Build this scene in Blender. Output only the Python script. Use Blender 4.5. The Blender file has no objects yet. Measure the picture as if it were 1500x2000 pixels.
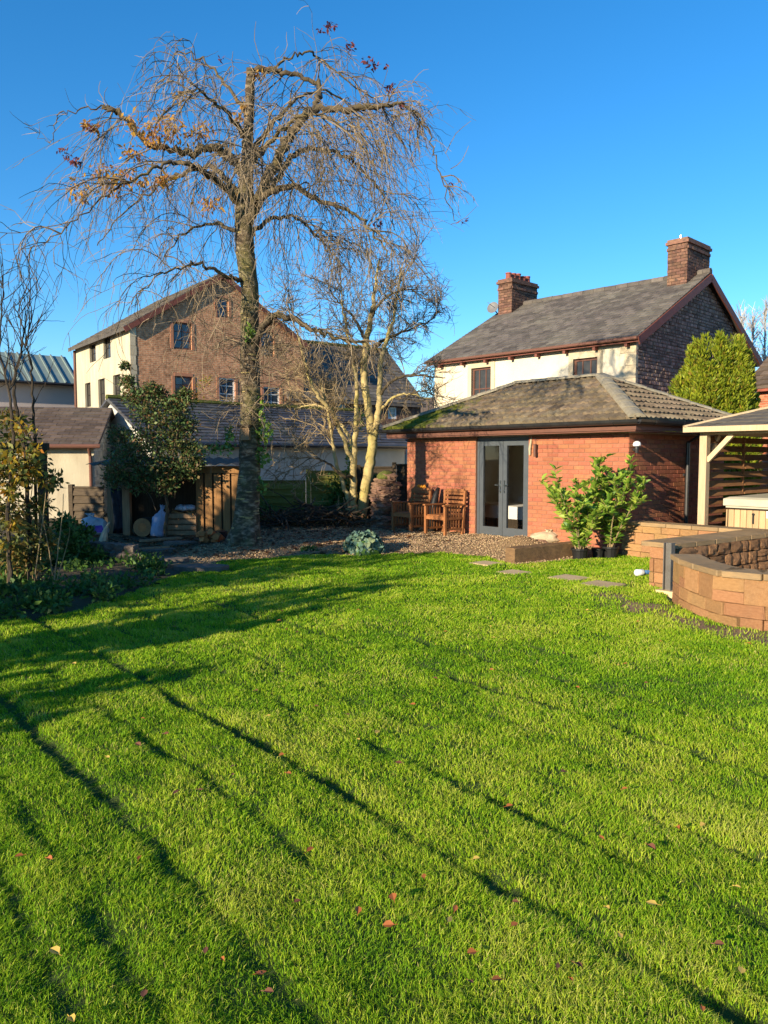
import bpy, bmesh, math, random
import numpy as np
from mathutils import Vector, Matrix, Euler
random.seed(11)
rng = np.random.default_rng(11)
S = bpy.context.scene
COL = S.collection
PI = math.pi

# ------------------------------------------------------------------ camera
FPX, EYE, HOR = 1500.0, 1.6, 895.0          # focal length in photo pixels, eye height, horizon row
PITCH = math.atan((1000 - HOR) / FPX)
cd = bpy.data.cameras.new('camera'); cam = bpy.data.objects.new('camera', cd); COL.objects.link(cam)
cam.location = (0, 0, EYE); cam.rotation_euler = (PI/2 - PITCH, 0, 0)
cd.sensor_fit = 'VERTICAL'; cd.sensor_height = 36.0; cd.lens = 36.0 * FPX / 2000.0
cd.clip_start = 0.05; cd.clip_end = 3000
S.camera = cam
S.render.resolution_x, S.render.resolution_y = 768, 1024

# ------------------------------------------------------------------ sky and sun
SHADOW_AZ = math.radians(42.0)              # shadows fall this far to the right of straight ahead
SUN_EL = math.radians(16.5)
SDIR = Vector((math.sin(SHADOW_AZ)*math.cos(SUN_EL), math.cos(SHADOW_AZ)*math.cos(SUN_EL), -math.sin(SUN_EL)))
W = bpy.data.worlds.new('World'); S.world = W; W.use_nodes = True
wn, wl = W.node_tree.nodes, W.node_tree.links
wn.clear()
sky = wn.new('ShaderNodeTexSky'); sky.sky_type = 'NISHITA'; sky.sun_disc = False
sky.sun_elevation = SUN_EL
sky.sun_rotation = math.atan2(-SDIR.x, -SDIR.y)   # compass angle of the sun, from +Y towards +X
sky.altitude = 0; sky.air_density = 1.0; sky.dust_density = 0.0; sky.ozone_density = 4.8
hsv = wn.new('ShaderNodeHueSaturation'); hsv.inputs['Saturation'].default_value = 1.2; hsv.inputs['Hue'].default_value = 0.498; hsv.inputs['Value'].default_value = 1.0
bg = wn.new('ShaderNodeBackground'); bg.inputs['Strength'].default_value = 0.12
wo = wn.new('ShaderNodeOutputWorld')
wl.new(sky.outputs[0], hsv.inputs['Color']); wl.new(hsv.outputs[0], bg.inputs['Color']); wl.new(bg.outputs[0], wo.inputs['Surface'])
sd = bpy.data.lights.new('sun', 'SUN'); sd.energy = 5.0; sd.angle = math.radians(0.53); sd.color = (1.0, 0.84, 0.60)
so = bpy.data.objects.new('sun', sd); COL.objects.link(so); so.rotation_euler = SDIR.to_track_quat('-Z', 'Y').to_euler(); so.location = (-20, -25, 15)
S.view_settings.view_transform = 'Standard'; S.view_settings.look = 'None'; S.view_settings.gamma = 1.0
S.view_settings.use_curve_mapping = False
S.view_settings.exposure = 1.0
S.render.engine = 'CYCLES'

# ------------------------------------------------------------------ pixel helpers (a pixel gives a direction; depth comes from ground or wall)
CP, SP = math.cos(PITCH), math.sin(PITCH)
def ray(px, py):
    u = 1000 - py
    return Vector((px - 750, FPX*CP + u*SP, -FPX*SP + u*CP))
def gp(px, py, z=0.0):
    d = ray(px, py); k = (z - EYE)/d.z
    return Vector((d.x*k, d.y*k, z))
def at(px, py, Y):
    d = ray(px, py); k = Y/d.y
    return Vector((d.x*k, Y, EYE + d.z*k))
def hz(py, Y):
    d = ray(750, py); return EYE + d.z*Y/d.y
def line_s(px, P, d, py=880):
    r = ray(px, py); q = r.x/r.y
    return (q*P[1] - P[0])/(d[0] - q*d[1])

# ------------------------------------------------------------------ materials
MATS = {}
def rgb(c): return (c[0], c[1], c[2], 1.0)
def mat(name, c1, c2=None, c3=None, scale=6.0, detail=5.0, rough=0.85, bump=0.25, bscale=45.0, rnd=0.25, spec=0.25,
        stretch=(1,1,1), metal=0.0, big=0.0, bigscale=0.7, bigcol=None, bdist=0.02, hue=0.0):
    m = bpy.data.materials.new(name); m.use_nodes = True
    n, l = m.node_tree.nodes, m.node_tree.links
    b = n['Principled BSDF']
    tc = n.new('ShaderNodeTexCoord'); mp = n.new('ShaderNodeMapping'); mp.inputs['Scale'].default_value = stretch
    l.new(tc.outputs['Object'], mp.inputs['Vector'])
    oi = n.new('ShaderNodeObjectInfo'); ge = n.new('ShaderNodeNewGeometry')
    ad = n.new('ShaderNodeMath'); ad.operation = 'ADD'; l.new(oi.outputs['Random'], ad.inputs[0]); l.new(ge.outputs['Random Per Island'], ad.inputs[1])
    fr = n.new('ShaderNodeMath'); fr.operation = 'FRACT'; l.new(ad.outputs[0], fr.inputs[0])
    # offset the texture per piece
    cm = n.new('ShaderNodeCombineXYZ')
    mu = n.new('ShaderNodeMath'); mu.operation = 'MULTIPLY'; mu.inputs[1].default_value = 37.0; l.new(fr.outputs[0], mu.inputs[0])
    for i in range(3): l.new(mu.outputs[0], cm.inputs[i])
    va = n.new('ShaderNodeVectorMath'); va.operation = 'ADD'; l.new(mp.outputs[0], va.inputs[0])
    if rnd > 0: l.new(cm.outputs[0], va.inputs[1])
    no = n.new('ShaderNodeTexNoise'); no.inputs['Scale'].default_value = scale; no.inputs['Detail'].default_value = detail; no.inputs['Roughness'].default_value = 0.6
    l.new(va.outputs[0], no.inputs['Vector'])
    ra = n.new('ShaderNodeValToRGB'); cr = ra.color_ramp
    c2 = c2 or tuple(x*0.65 for x in c1)
    cr.elements[0].position = 0.3; cr.elements[0].color = rgb(c2)
    cr.elements[1].position = 0.7; cr.elements[1].color = rgb(c1)
    if c3:
        e = cr.elements.new(0.5); e.color = rgb(c3)
    l.new(no.outputs['Fac'], ra.inputs['Fac'])
    out = ra.outputs['Color']
    if big > 0:
        n2 = n.new('ShaderNodeTexNoise'); n2.inputs['Scale'].default_value = bigscale; n2.inputs['Detail'].default_value = 6; n2.inputs['Roughness'].default_value = 0.65
        l.new(ge.outputs['Position'], n2.inputs['Vector'])
        r2 = n.new('ShaderNodeMapRange'); r2.inputs[1].default_value = 0.45; r2.inputs[2].default_value = 0.65; r2.inputs[3].default_value = 0; r2.inputs[4].default_value = big
        l.new(n2.outputs['Fac'], r2.inputs[0])
        mx = n.new('ShaderNodeMix'); mx.data_type = 'RGBA'
        l.new(r2.outputs[0], mx.inputs['Factor']); l.new(out, mx.inputs['A']); mx.inputs['B'].default_value = rgb(bigcol or tuple(x*0.4 for x in c1))
        out = mx.outputs['Result']
    if rnd > 0:
        mr = n.new('ShaderNodeMapRange'); mr.inputs[3].default_value = 1 - rnd; mr.inputs[4].default_value = 1 + rnd*0.8
        l.new(fr.outputs[0], mr.inputs[0])
        hs = n.new('ShaderNodeHueSaturation'); l.new(mr.outputs[0], hs.inputs['Value']); l.new(out, hs.inputs['Color'])
        if hue > 0:
            m2 = n.new('ShaderNodeMath'); m2.operation = 'MULTIPLY'; m2.inputs[1].default_value = 7.31; l.new(fr.outputs[0], m2.inputs[0])
            m3 = n.new('ShaderNodeMath'); m3.operation = 'FRACT'; l.new(m2.outputs[0], m3.inputs[0])
            m4 = n.new('ShaderNodeMapRange'); m4.inputs[3].default_value = 0.5 - hue; m4.inputs[4].default_value = 0.5 + hue; l.new(m3.outputs[0], m4.inputs[0])
            l.new(m4.outputs[0], hs.inputs['Hue'])
        out = hs.outputs['Color']
    l.new(out, b.inputs['Base Color'])
    b.inputs['Roughness'].default_value = rough; b.inputs['Specular IOR Level'].default_value = spec; b.inputs['Metallic'].default_value = metal
    if bump > 0:
        n3 = n.new('ShaderNodeTexNoise'); n3.inputs['Scale'].default_value = bscale; n3.inputs['Detail'].default_value = 6; n3.inputs['Roughness'].default_value = 0.65
        l.new(va.outputs[0], n3.inputs['Vector'])
        bp = n.new('ShaderNodeBump'); bp.inputs['Strength'].default_value = bump; bp.inputs['Distance'].default_value = bdist
        l.new(n3.outputs['Fac'], bp.inputs['Height']); l.new(bp.outputs[0], b.inputs['Normal'])
    MATS[name] = m
    return m
def leafmat(name, cols, trans=0.35, rough=0.55, spec=0.3, val=0.35):
    """leaves: one colour per leaf out of a list"""
    m = bpy.data.materials.new(name); m.use_nodes = True
    n, l = m.node_tree.nodes, m.node_tree.links
    b = n['Principled BSDF']
    ge = n.new('ShaderNodeNewGeometry'); ra = n.new('ShaderNodeValToRGB'); cr = ra.color_ramp
    k = len(cols)
    cr.elements[0].color = rgb(cols[0]); cr.elements[0].position = 0.0
    cr.elements[1].color = rgb(cols[-1]); cr.elements[1].position = 1.0
    for i in range(1, k-1):
        e = cr.elements.new(i/(k-1)); e.color = rgb(cols[i])
    l.new(ge.outputs['Random Per Island'], ra.inputs['Fac'])
    l.new(ra.outputs[0], b.inputs['Base Color']); b.inputs['Roughness'].default_value = rough; b.inputs['Specular IOR Level'].default_value = spec
    tr = n.new('ShaderNodeBsdfTranslucent'); l.new(ra.outputs[0], tr.inputs['Color'])
    mx = n.new('ShaderNodeMixShader'); mx.inputs[0].default_value = trans
    l.new(b.outputs[0], mx.inputs[1]); l.new(tr.outputs[0], mx.inputs[2]); l.new(mx.outputs[0], n['Material Output'].inputs['Surface'])
    MATS[name] = m; return m
def brickmat(name, c1, c2, mortar, bw=0.225, bh=0.075, mort=0.011, rough=0.9, bump=0.5):
    """brick texture in wall UV metres, for walls too far away to pick the bricks apart"""
    m = bpy.data.materials.new(name); m.use_nodes = True
    n, l = m.node_tree.nodes, m.node_tree.links; b = n['Principled BSDF']
    uv = n.new('ShaderNodeUVMap')
    br = n.new('ShaderNodeTexBrick'); br.inputs['Scale'].default_value = 1.0
    br.inputs['Brick Width'].default_value = bw; br.inputs['Row Height'].default_value = bh; br.inputs['Mortar Size'].default_value = mort
    br.inputs['Color1'].default_value = rgb(c1); br.inputs['Color2'].default_value = rgb(c2); br.inputs['Mortar'].default_value = rgb(mortar)
    br.inputs['Bias'].default_value = 0.0; br.inputs['Mortar Smooth'].default_value = 0.3
    l.new(uv.outputs[0], br.inputs['Vector'])
    no = n.new('ShaderNodeTexNoise'); no.inputs['Scale'].default_value = 0.9; no.inputs['Detail'].default_value = 8; no.inputs['Roughness'].default_value = 0.7
    l.new(uv.outputs[0], no.inputs['Vector'])
    n2 = n.new('ShaderNodeTexNoise'); n2.inputs['Scale'].default_value = 6.0; n2.inputs['Detail'].default_value = 3
    l.new(uv.outputs[0], n2.inputs['Vector'])
    ad = n.new('ShaderNodeMath'); ad.operation = 'ADD'; l.new(no.outputs['Fac'], ad.inputs[0]); l.new(n2.outputs['Fac'], ad.inputs[1])
    mr = n.new('ShaderNodeMapRange'); mr.inputs[1].default_value = 0.7; mr.inputs[2].default_value = 1.3; mr.inputs[3].default_value = 0.45; mr.inputs[4].default_value = 1.5
    l.new(ad.outputs[0], mr.inputs[0])
    hs = n.new('ShaderNodeHueSaturation'); l.new(mr.outputs[0], hs.inputs['Value']); l.new(br.outputs['Color'], hs.inputs['Color'])
    l.new(hs.outputs[0], b.inputs['Base Color']); b.inputs['Roughness'].default_value = rough; b.inputs['Specular IOR Level'].default_value = 0.2
    bp = n.new('ShaderNodeBump'); bp.inputs['Strength'].default_value = bump; bp.inputs['Distance'].default_value = 0.02; bp.invert = True
    l.new(br.outputs['Fac'], bp.inputs['Height']); l.new(bp.outputs[0], b.inputs['Normal'])
    MATS[name] = m; return m
def glassmat(name, tint=(0.02,0.025,0.03), clear=0.7, rough=0.02):
    m = bpy.data.materials.new(name); m.use_nodes = True
    n, l = m.node_tree.nodes, m.node_tree.links; n.remove(n['Principled BSDF'])
    fr = n.new('ShaderNodeFresnel'); fr.inputs['IOR'].default_value = 1.6
    tr = n.new('ShaderNodeBsdfTransparent'); tr.inputs['Color'].default_value = (clear, clear, clear, 1)
    gl = n.new('ShaderNodeBsdfGlossy'); gl.inputs['Roughness'].default_value = rough
    mx = n.new('ShaderNodeMixShader'); l.new(fr.outputs[0], mx.inputs[0]); l.new(tr.outputs[0], mx.inputs[1]); l.new(gl.outputs[0], mx.inputs[2])
    l.new(mx.outputs[0], n['Material Output'].inputs['Surface'])
    MATS[name] = m; return m
def darkglass(name, c=(0.02,0.03,0.04)):
    m = mat(name, c, rough=0.05, bump=0.03, bscale=1.5, rnd=0, spec=0.8, bdist=0.05); return m

mat('render_cream', (0.62,0.565,0.45), (0.56,0.51,0.39), scale=1.5, rough=0.95, bump=0.2, bscale=60, rnd=0, big=0.25, bigcol=(0.48,0.42,0.31))
mat('render_white', (0.56,0.55,0.50), (0.46,0.45,0.40), scale=1.8, rough=0.95, bump=0.2, bscale=50, rnd=0, big=0.35, bigcol=(0.34,0.32,0.27))
mat('render_old', (0.56,0.50,0.36), (0.40,0.34,0.24), scale=1.6, rough=0.95, bump=0.3, bscale=30, rnd=0, stretch=(1.6,1.6,0.35), big=0.6, bigcol=(0.40,0.34,0.24), bigscale=0.5)
mat('stone_trim', (0.54,0.46,0.32), (0.47,0.39,0.26), scale=4, bump=0.25, rnd=0.1)
mat('brick', (0.39,0.148,0.08), (0.32,0.115,0.062), scale=14, rough=0.9, bump=0.25, bscale=70, rnd=0.15, hue=0.009, spec=0.15, bdist=0.006, big=0.36, bigcol=(0.26,0.095,0.055), bigscale=1.1)
mat('mortar', (0.30,0.155,0.10), (0.25,0.125,0.08), scale=20, rough=0.95, bump=0.3, bscale=90, rnd=0, bdist=0.004)
mat('roof_tile', (0.235,0.185,0.125), (0.105,0.08,0.055), c3=(0.17,0.132,0.087), scale=5, rough=0.95, bump=0.5, bscale=40, rnd=0.2, spec=0.1, hue=0.01)
mat('roof_slate', (0.135,0.115,0.10), (0.075,0.066,0.06), scale=5, rough=0.85, bump=0.3, bscale=25, rnd=0.35, spec=0.3, hue=0.012, big=0.45, bigcol=(0.17,0.155,0.12), bigscale=0.6)
mat('roof_blue_slate', (0.065,0.065,0.075), (0.03,0.03,0.036), scale=5, rough=0.6, bump=0.3, bscale=25, rnd=0.45, spec=0.4, big=0.45, bigcol=(0.12,0.115,0.08))
mat('roof_brown_slate', (0.14,0.102,0.08), (0.08,0.06,0.05), scale=5, rough=0.85, bump=0.3, bscale=25, rnd=0.3, spec=0.2, big=0.3, bigcol=(0.15,0.135,0.10))
mat('hip_mortar', (0.30,0.265,0.19), (0.19,0.165,0.12), scale=7, rough=0.95, bump=0.5, bscale=30, rnd=0.1)
mat('gutter_black', (0.018,0.018,0.02), (0.03,0.03,0.03), rough=0.35, bump=0.03, rnd=0, spec=0.5)
mat('fascia_brown', (0.17,0.075,0.05), (0.12,0.055,0.04), rough=0.6, bump=0.1, rnd=0.1, stretch=(1,1,6))
mat('barge_red', (0.20,0.065,0.045), (0.14,0.05,0.035), rough=0.6, bump=0.1, rnd=0.1)
mat('frame_grey', (0.075,0.085,0.095), (0.06,0.07,0.08), rough=0.4, bump=0.02, rnd=0, spec=0.5)
mat('frame_brown', (0.13,0.06,0.04), (0.09,0.04,0.03), rough=0.5, bump=0.05, rnd=0)
mat('frame_white', (0.72,0.72,0.70), (0.6,0.6,0.58), rough=0.5, bump=0.05, rnd=0)
mat('frame_dark', (0.03,0.028,0.026), (0.02,0.018,0.016), rough=0.5, bump=0.05, rnd=0)
mat('chrome', (0.6,0.6,0.6), (0.5,0.5,0.5), rough=0.2, bump=0, rnd=0, metal=1.0)
mat('chimney_brick', (0.20,0.105,0.068), (0.075,0.05,0.04), c3=(0.145,0.078,0.053), scale=9, bump=0.4, rnd=0.35, hue=0.01)
mat('chimney_pot', (0.30,0.09,0.06), (0.2,0.06,0.04), rough=0.7, bump=0.1, rnd=0.1)
mat('rubble', (0.34,0.235,0.19), (0.18,0.125,0.105), c3=(0.26,0.175,0.14), scale=6, bump=0.6, bscale=18, rnd=0.45, hue=0.015, spec=0.1)
mat('rubble_white', (0.55,0.52,0.44), (0.35,0.32,0.26), scale=6, bump=0.6, bscale=18, rnd=0.2, spec=0.1)
mat('lime_mortar', (0.16,0.13,0.105), (0.10,0.08,0.065), scale=12, bump=0.5, rnd=0)
mat('sandstone', (0.46,0.255,0.12), (0.35,0.185,0.085), c3=(0.41,0.22,0.10), scale=7, bump=0.9, bscale=28, rnd=0.2, hue=0.012, spec=0.1, big=0.35, bigcol=(0.23,0.15,0.085), bigscale=2.6)
mat('sandstone_rough', (0.36,0.20,0.10), (0.20,0.11,0.06), scale=5, bump=0.9, bscale=14, rnd=0.2, spec=0.1, bdist=0.05)
mat('sandstone_joint', (0.26,0.15,0.078), (0.19,0.11,0.06), scale=10, bump=0.4, rnd=0)
mat('coping', (0.36,0.235,0.115), (0.24,0.17,0.095), c3=(0.30,0.20,0.105), scale=4, bump=0.4, bscale=30, rnd=0.15, spec=0.1, big=0.4, bigcol=(0.17,0.14,0.09), bigscale=2)
mat('paving', (0.64,0.47,0.26), (0.48,0.35,0.19), scale=4, bump=0.3, rnd=0.15)
mat('timber_pale', (0.56,0.43,0.28), (0.45,0.33,0.20), scale=5, bump=0.2, rnd=0.12, stretch=(9,9,0.7), spec=0.15)
mat('timber_louvre', (0.26,0.125,0.05), (0.16,0.075,0.032), scale=5, bump=0.2, rnd=0.25, stretch=(1,1,8), spec=0.2)
mat('timber_tub', (0.50,0.36,0.20), (0.40,0.27,0.14), scale=5, bump=0.2, rnd=0.12, stretch=(9,9,0.7), spec=0.2)
mat('timber_pallet', (0.36,0.195,0.08), (0.23,0.12,0.05), scale=5, bump=0.3, rnd=0.22, stretch=(9,9,0.7), spec=0.1)
mat('timber_post', (0.34,0.22,0.125), (0.22,0.14,0.08), scale=5, bump=0.3, rnd=0.15, stretch=(9,9,0.7), spec=0.1)
mat('timber_dark', (0.06,0.045,0.03), (0.035,0.028,0.02), scale=5, bump=0.3, rnd=0.2, stretch=(9,9,0.7), spec=0.1)
mat('timber_sleeper', (0.24,0.145,0.07), (0.13,0.08,0.045), scale=6, bump=0.5, rnd=0.1, stretch=(2,2,5), spec=0.1, big=0.5, bigcol=(0.10,0.065,0.04), bigscale=3)
mat('fence_green', (0.19,0.19,0.045), (0.12,0.12,0.03), scale=5, bump=0.3, rnd=0.2, stretch=(1,1,9), spec=0.1)
mat('fence_brown', (0.10,0.075,0.05), (0.06,0.046,0.033), scale=5, bump=0.3, rnd=0.25, stretch=(1,1,9), spec=0.1)
mat('chair_teak', (0.34,0.135,0.045), (0.23,0.088,0.03), scale=7, bump=0.15, rnd=0.15, spec=0.35, rough=0.55)
mat('felt_roof', (0.13,0.115,0.095), (0.085,0.075,0.065), scale=5, bump=0.4, bscale=60, rnd=0.25, spec=0.1)
mat('steel_post', (0.19,0.18,0.17), (0.13,0.12,0.11), scale=5, rough=0.5, bump=0.1, rnd=0, metal=0.6)
mat('cover_vinyl', (0.46,0.43,0.33), (0.36,0.34,0.26), scale=4, bump=0.15, bscale=12, rnd=0.05, rough=0.6)
mat('plastic_white', (0.75,0.75,0.76), (0.65,0.65,0.68), scale=4, bump=0.25, bscale=9, rnd=0, rough=0.4, bdist=0.05)
mat('plastic_bag', (0.46,0.47,0.50), (0.30,0.31,0.36), scale=5, bump=0.5, bscale=9, rnd=0, rough=0.35, spec=0.5, bdist=0.06)
mat('plastic_blue', (0.35,0.42,0.58), (0.22,0.28,0.42), scale=5, bump=0.5, bscale=9, rnd=0, rough=0.45, bdist=0.06)
mat('plastic_purple', (0.16,0.06,0.36), (0.10,0.04,0.26), scale=5, bump=0.4, bscale=9, rnd=0, rough=0.4, bdist=0.05)
mat('cap_blue', (0.10,0.22,0.45), (0.08,0.18,0.38), bump=0, rnd=0, rough=0.4)
mat('tarp_navy', (0.010,0.014,0.03), (0.006,0.008,0.018), scale=3, bump=0.6, bscale=5, rnd=0, rough=0.4, spec=0.4, bdist=0.08)
mat('pot_black', (0.018,0.018,0.018), (0.012,0.012,0.012), bump=0.05, rnd=0, rough=0.5)
mat('canvas_beige', (0.52,0.43,0.29), (0.38,0.31,0.20), scale=5, bump=0.5, bscale=10, rnd=0.05, bdist=0.05)
mat('cloth_orange', (0.75,0.32,0.03), (0.6,0.22,0.02), bump=0.3, rnd=0)
mat('bark_main', (0.36,0.29,0.20), (0.028,0.022,0.016), c3=(0.10,0.072,0.046), scale=7, rough=0.95, bump=0.9, bscale=14, rnd=0, stretch=(1,1,2.2), big=0.55, bigcol=(0.15,0.15,0.045), bigscale=1.6, bdist=0.05)
mat('bark_limb', (0.12,0.09,0.06), (0.04,0.032,0.025), c3=(0.08,0.062,0.04), scale=9, rough=0.95, bump=0.6, rnd=0, big=0.55, bigcol=(0.16,0.125,0.04), bigscale=1.3)
mat('twig', (0.29,0.22,0.135), (0.10,0.078,0.052), scale=3, rough=0.85, bump=0, rnd=0.4)
mat('twig_warm', (0.32,0.235,0.12), (0.17,0.125,0.07), scale=3, rough=0.85, bump=0, rnd=0.4)
mat('bark_pale', (0.50,0.40,0.20), (0.28,0.22,0.09), c3=(0.42,0.33,0.15), scale=7, rough=0.95, bump=0.6, bscale=16, rnd=0, stretch=(1,1,0.5), big=0.5, bigcol=(0.30,0.26,0.05), bigscale=2)
mat('bark_dark', (0.07,0.055,0.04), (0.035,0.028,0.02), scale=9, rough=0.95, bump=0.6, rnd=0.2)
mat('far_bark', (0.44,0.41,0.37), (0.34,0.31,0.28), scale=1, rough=0.95, bump=0, rnd=0.3)
mat('wood_cut', (0.48,0.20,0.07), (0.30,0.12,0.045), scale=10, rough=0.9, bump=0.4, rnd=0.2)
mat('wood_ring', (0.36,0.19,0.08), (0.22,0.11,0.05), scale=10, rough=0.9, bump=0.4, rnd=0.1)
mat('log_stack', (0.30,0.185,0.12), (0.14,0.09,0.06), c3=(0.22,0.13,0.085), scale=8, rough=0.95, bump=0.7, bscale=20, rnd=0.35, hue=0.012)
mat('moss', (0.12,0.13,0.025), (0.06,0.07,0.018), scale=14, rough=1.0, bump=0.9, bscale=40, rnd=0.1)
mat('soil', (0.115,0.075,0.042), (0.055,0.038,0.024), scale=14, rough=1.0, bump=0.9, bscale=35, rnd=0, bdist=0.04)
mat('earth', (0.10,0.075,0.045), (0.05,0.04,0.026), scale=3, rough=1.0, bump=0.8, bscale=15, rnd=0, bdist=0.05, big=0.6, bigcol=(0.05,0.07,0.02), bigscale=0.5)
mat('gravel', (0.38,0.255,0.13), (0.18,0.115,0.06), c3=(0.28,0.185,0.095), scale=45, detail=3, rough=0.95, bump=1.0, bscale=40, rnd=0, bdist=0.03, big=0.35, bigcol=(0.15,0.095,0.055), bigscale=0.8)
mat('pebble', (0.46,0.33,0.19), (0.26,0.175,0.10), scale=3, rough=0.9, bump=0, rnd=0.4, hue=0.015)
mat('lawn_soil', (0.075,0.11,0.020), (0.045,0.07,0.014), scale=9, rough=1.0, bump=0.8, bscale=60, rnd=0, bdist=0.02)
mat('room_wall', (0.72,0.68,0.58), (0.66,0.62,0.52), rough=0.9, bump=0, rnd=0)
mat('room_floor', (0.34,0.18,0.10), (0.27,0.14,0.08), rough=0.5, bump=0, rnd=0, stretch=(1,8,1))
mat('linen', (0.70,0.69,0.66), (0.62,0.61,0.58), rough=0.9, bump=0.2, bscale=8, rnd=0)
mat('metal_sheet', (0.20,0.255,0.235), (0.16,0.205,0.19), scale=1, rough=0.5, bump=0, rnd=0.05, spec=0.4)
mat('shed_wall', (0.52,0.44,0.40), (0.47,0.40,0.37), scale=1, rough=0.8, bump=0, rnd=0)
mat('dish_grey', (0.16,0.16,0.165), (0.13,0.13,0.135), rough=0.5, bump=0, rnd=0)
mat('jamb_orange', (0.46,0.21,0.12), (0.36,0.16,0.09), rnd=0.1)
brickmat('mill_brick', (0.54,0.235,0.115), (0.40,0.185,0.10), (0.46,0.30,0.18), bw=0.24, bh=0.085, mort=0.013)
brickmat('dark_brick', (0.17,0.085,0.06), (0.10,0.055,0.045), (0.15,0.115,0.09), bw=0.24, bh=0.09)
brickmat('far_brick', (0.46,0.14,0.07), (0.34,0.10,0.055), (0.38,0.24,0.16))
glassmat('door_glass', clear=0.92)
mat('window_glass', (0.05,0.045,0.04), (0.03,0.028,0.026), rough=0.15, bump=0.0, rnd=0, spec=0.35); darkglass('mill_glass', (0.03,0.05,0.08))
leafmat('leaf_laurel', [(0.05,0.13,0.018),(0.13,0.25,0.028),(0.25,0.38,0.045),(0.40,0.47,0.08),(0.18,0.31,0.035)], trans=0.25, rough=0.35, spec=0.5)
leafmat('leaf_bush', [(0.041,0.074,0.027),(0.068,0.128,0.041),(0.101,0.169,0.047),(0.149,0.182,0.054),(0.176,0.074,0.034),(0.061,0.108,0.038)], trans=0.25)
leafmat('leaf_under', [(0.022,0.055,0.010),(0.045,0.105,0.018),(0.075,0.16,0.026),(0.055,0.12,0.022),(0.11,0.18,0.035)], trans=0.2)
leafmat('leaf_yellow', [(0.40,0.24,0.015),(0.50,0.33,0.03),(0.22,0.23,0.04),(0.12,0.16,0.035),(0.38,0.15,0.02),(0.10,0.14,0.03)], trans=0.4)
leafmat('leaf_climber', [(0.039,0.065,0.018),(0.085,0.111,0.026),(0.169,0.169,0.039),(0.208,0.117,0.026),(0.058,0.098,0.026)], trans=0.3)
leafmat('leaf_gold', [(0.483,0.276,0.034),(0.575,0.322,0.034),(0.414,0.196,0.046),(0.368,0.138,0.057),(0.552,0.356,0.057)], trans=0.45)
leafmat('leaf_red', [(0.14,0.04,0.045),(0.20,0.055,0.05),(0.10,0.035,0.05)], trans=0.35)
leafmat('leaf_ivy', [(0.05,0.13,0.02),(0.10,0.21,0.03),(0.22,0.33,0.05),(0.03,0.08,0.015)], trans=0.25, rough=0.4, spec=0.4)
leafmat('leaf_conifer', [(0.17,0.21,0.012),(0.22,0.28,0.018),(0.34,0.36,0.022),(0.18,0.24,0.015),(0.08,0.14,0.012),(0.28,0.20,0.03)], trans=0.3)
leafmat('leaf_glaucous', [(0.07,0.14,0.10),(0.11,0.20,0.145),(0.16,0.25,0.185),(0.21,0.25,0.12),(0.09,0.17,0.13)], trans=0.15)
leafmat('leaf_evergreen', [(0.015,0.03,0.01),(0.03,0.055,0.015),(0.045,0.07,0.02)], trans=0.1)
leafmat('leaf_litter', [(0.20,0.085,0.03),(0.13,0.06,0.028),(0.28,0.13,0.045),(0.08,0.045,0.025),(0.24,0.16,0.07)], trans=0.1)
leafmat('fallen_orange', [(0.42,0.13,0.03),(0.34,0.10,0.03),(0.48,0.2,0.05)], trans=0.2)
leafmat('fallen_yellow', [(0.62,0.42,0.05),(0.55,0.36,0.08),(0.62,0.5,0.12)], trans=0.2)
leafmat('fallen_brown', [(0.20,0.07,0.035),(0.14,0.055,0.03),(0.25,0.10,0.05)], trans=0.1)

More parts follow.
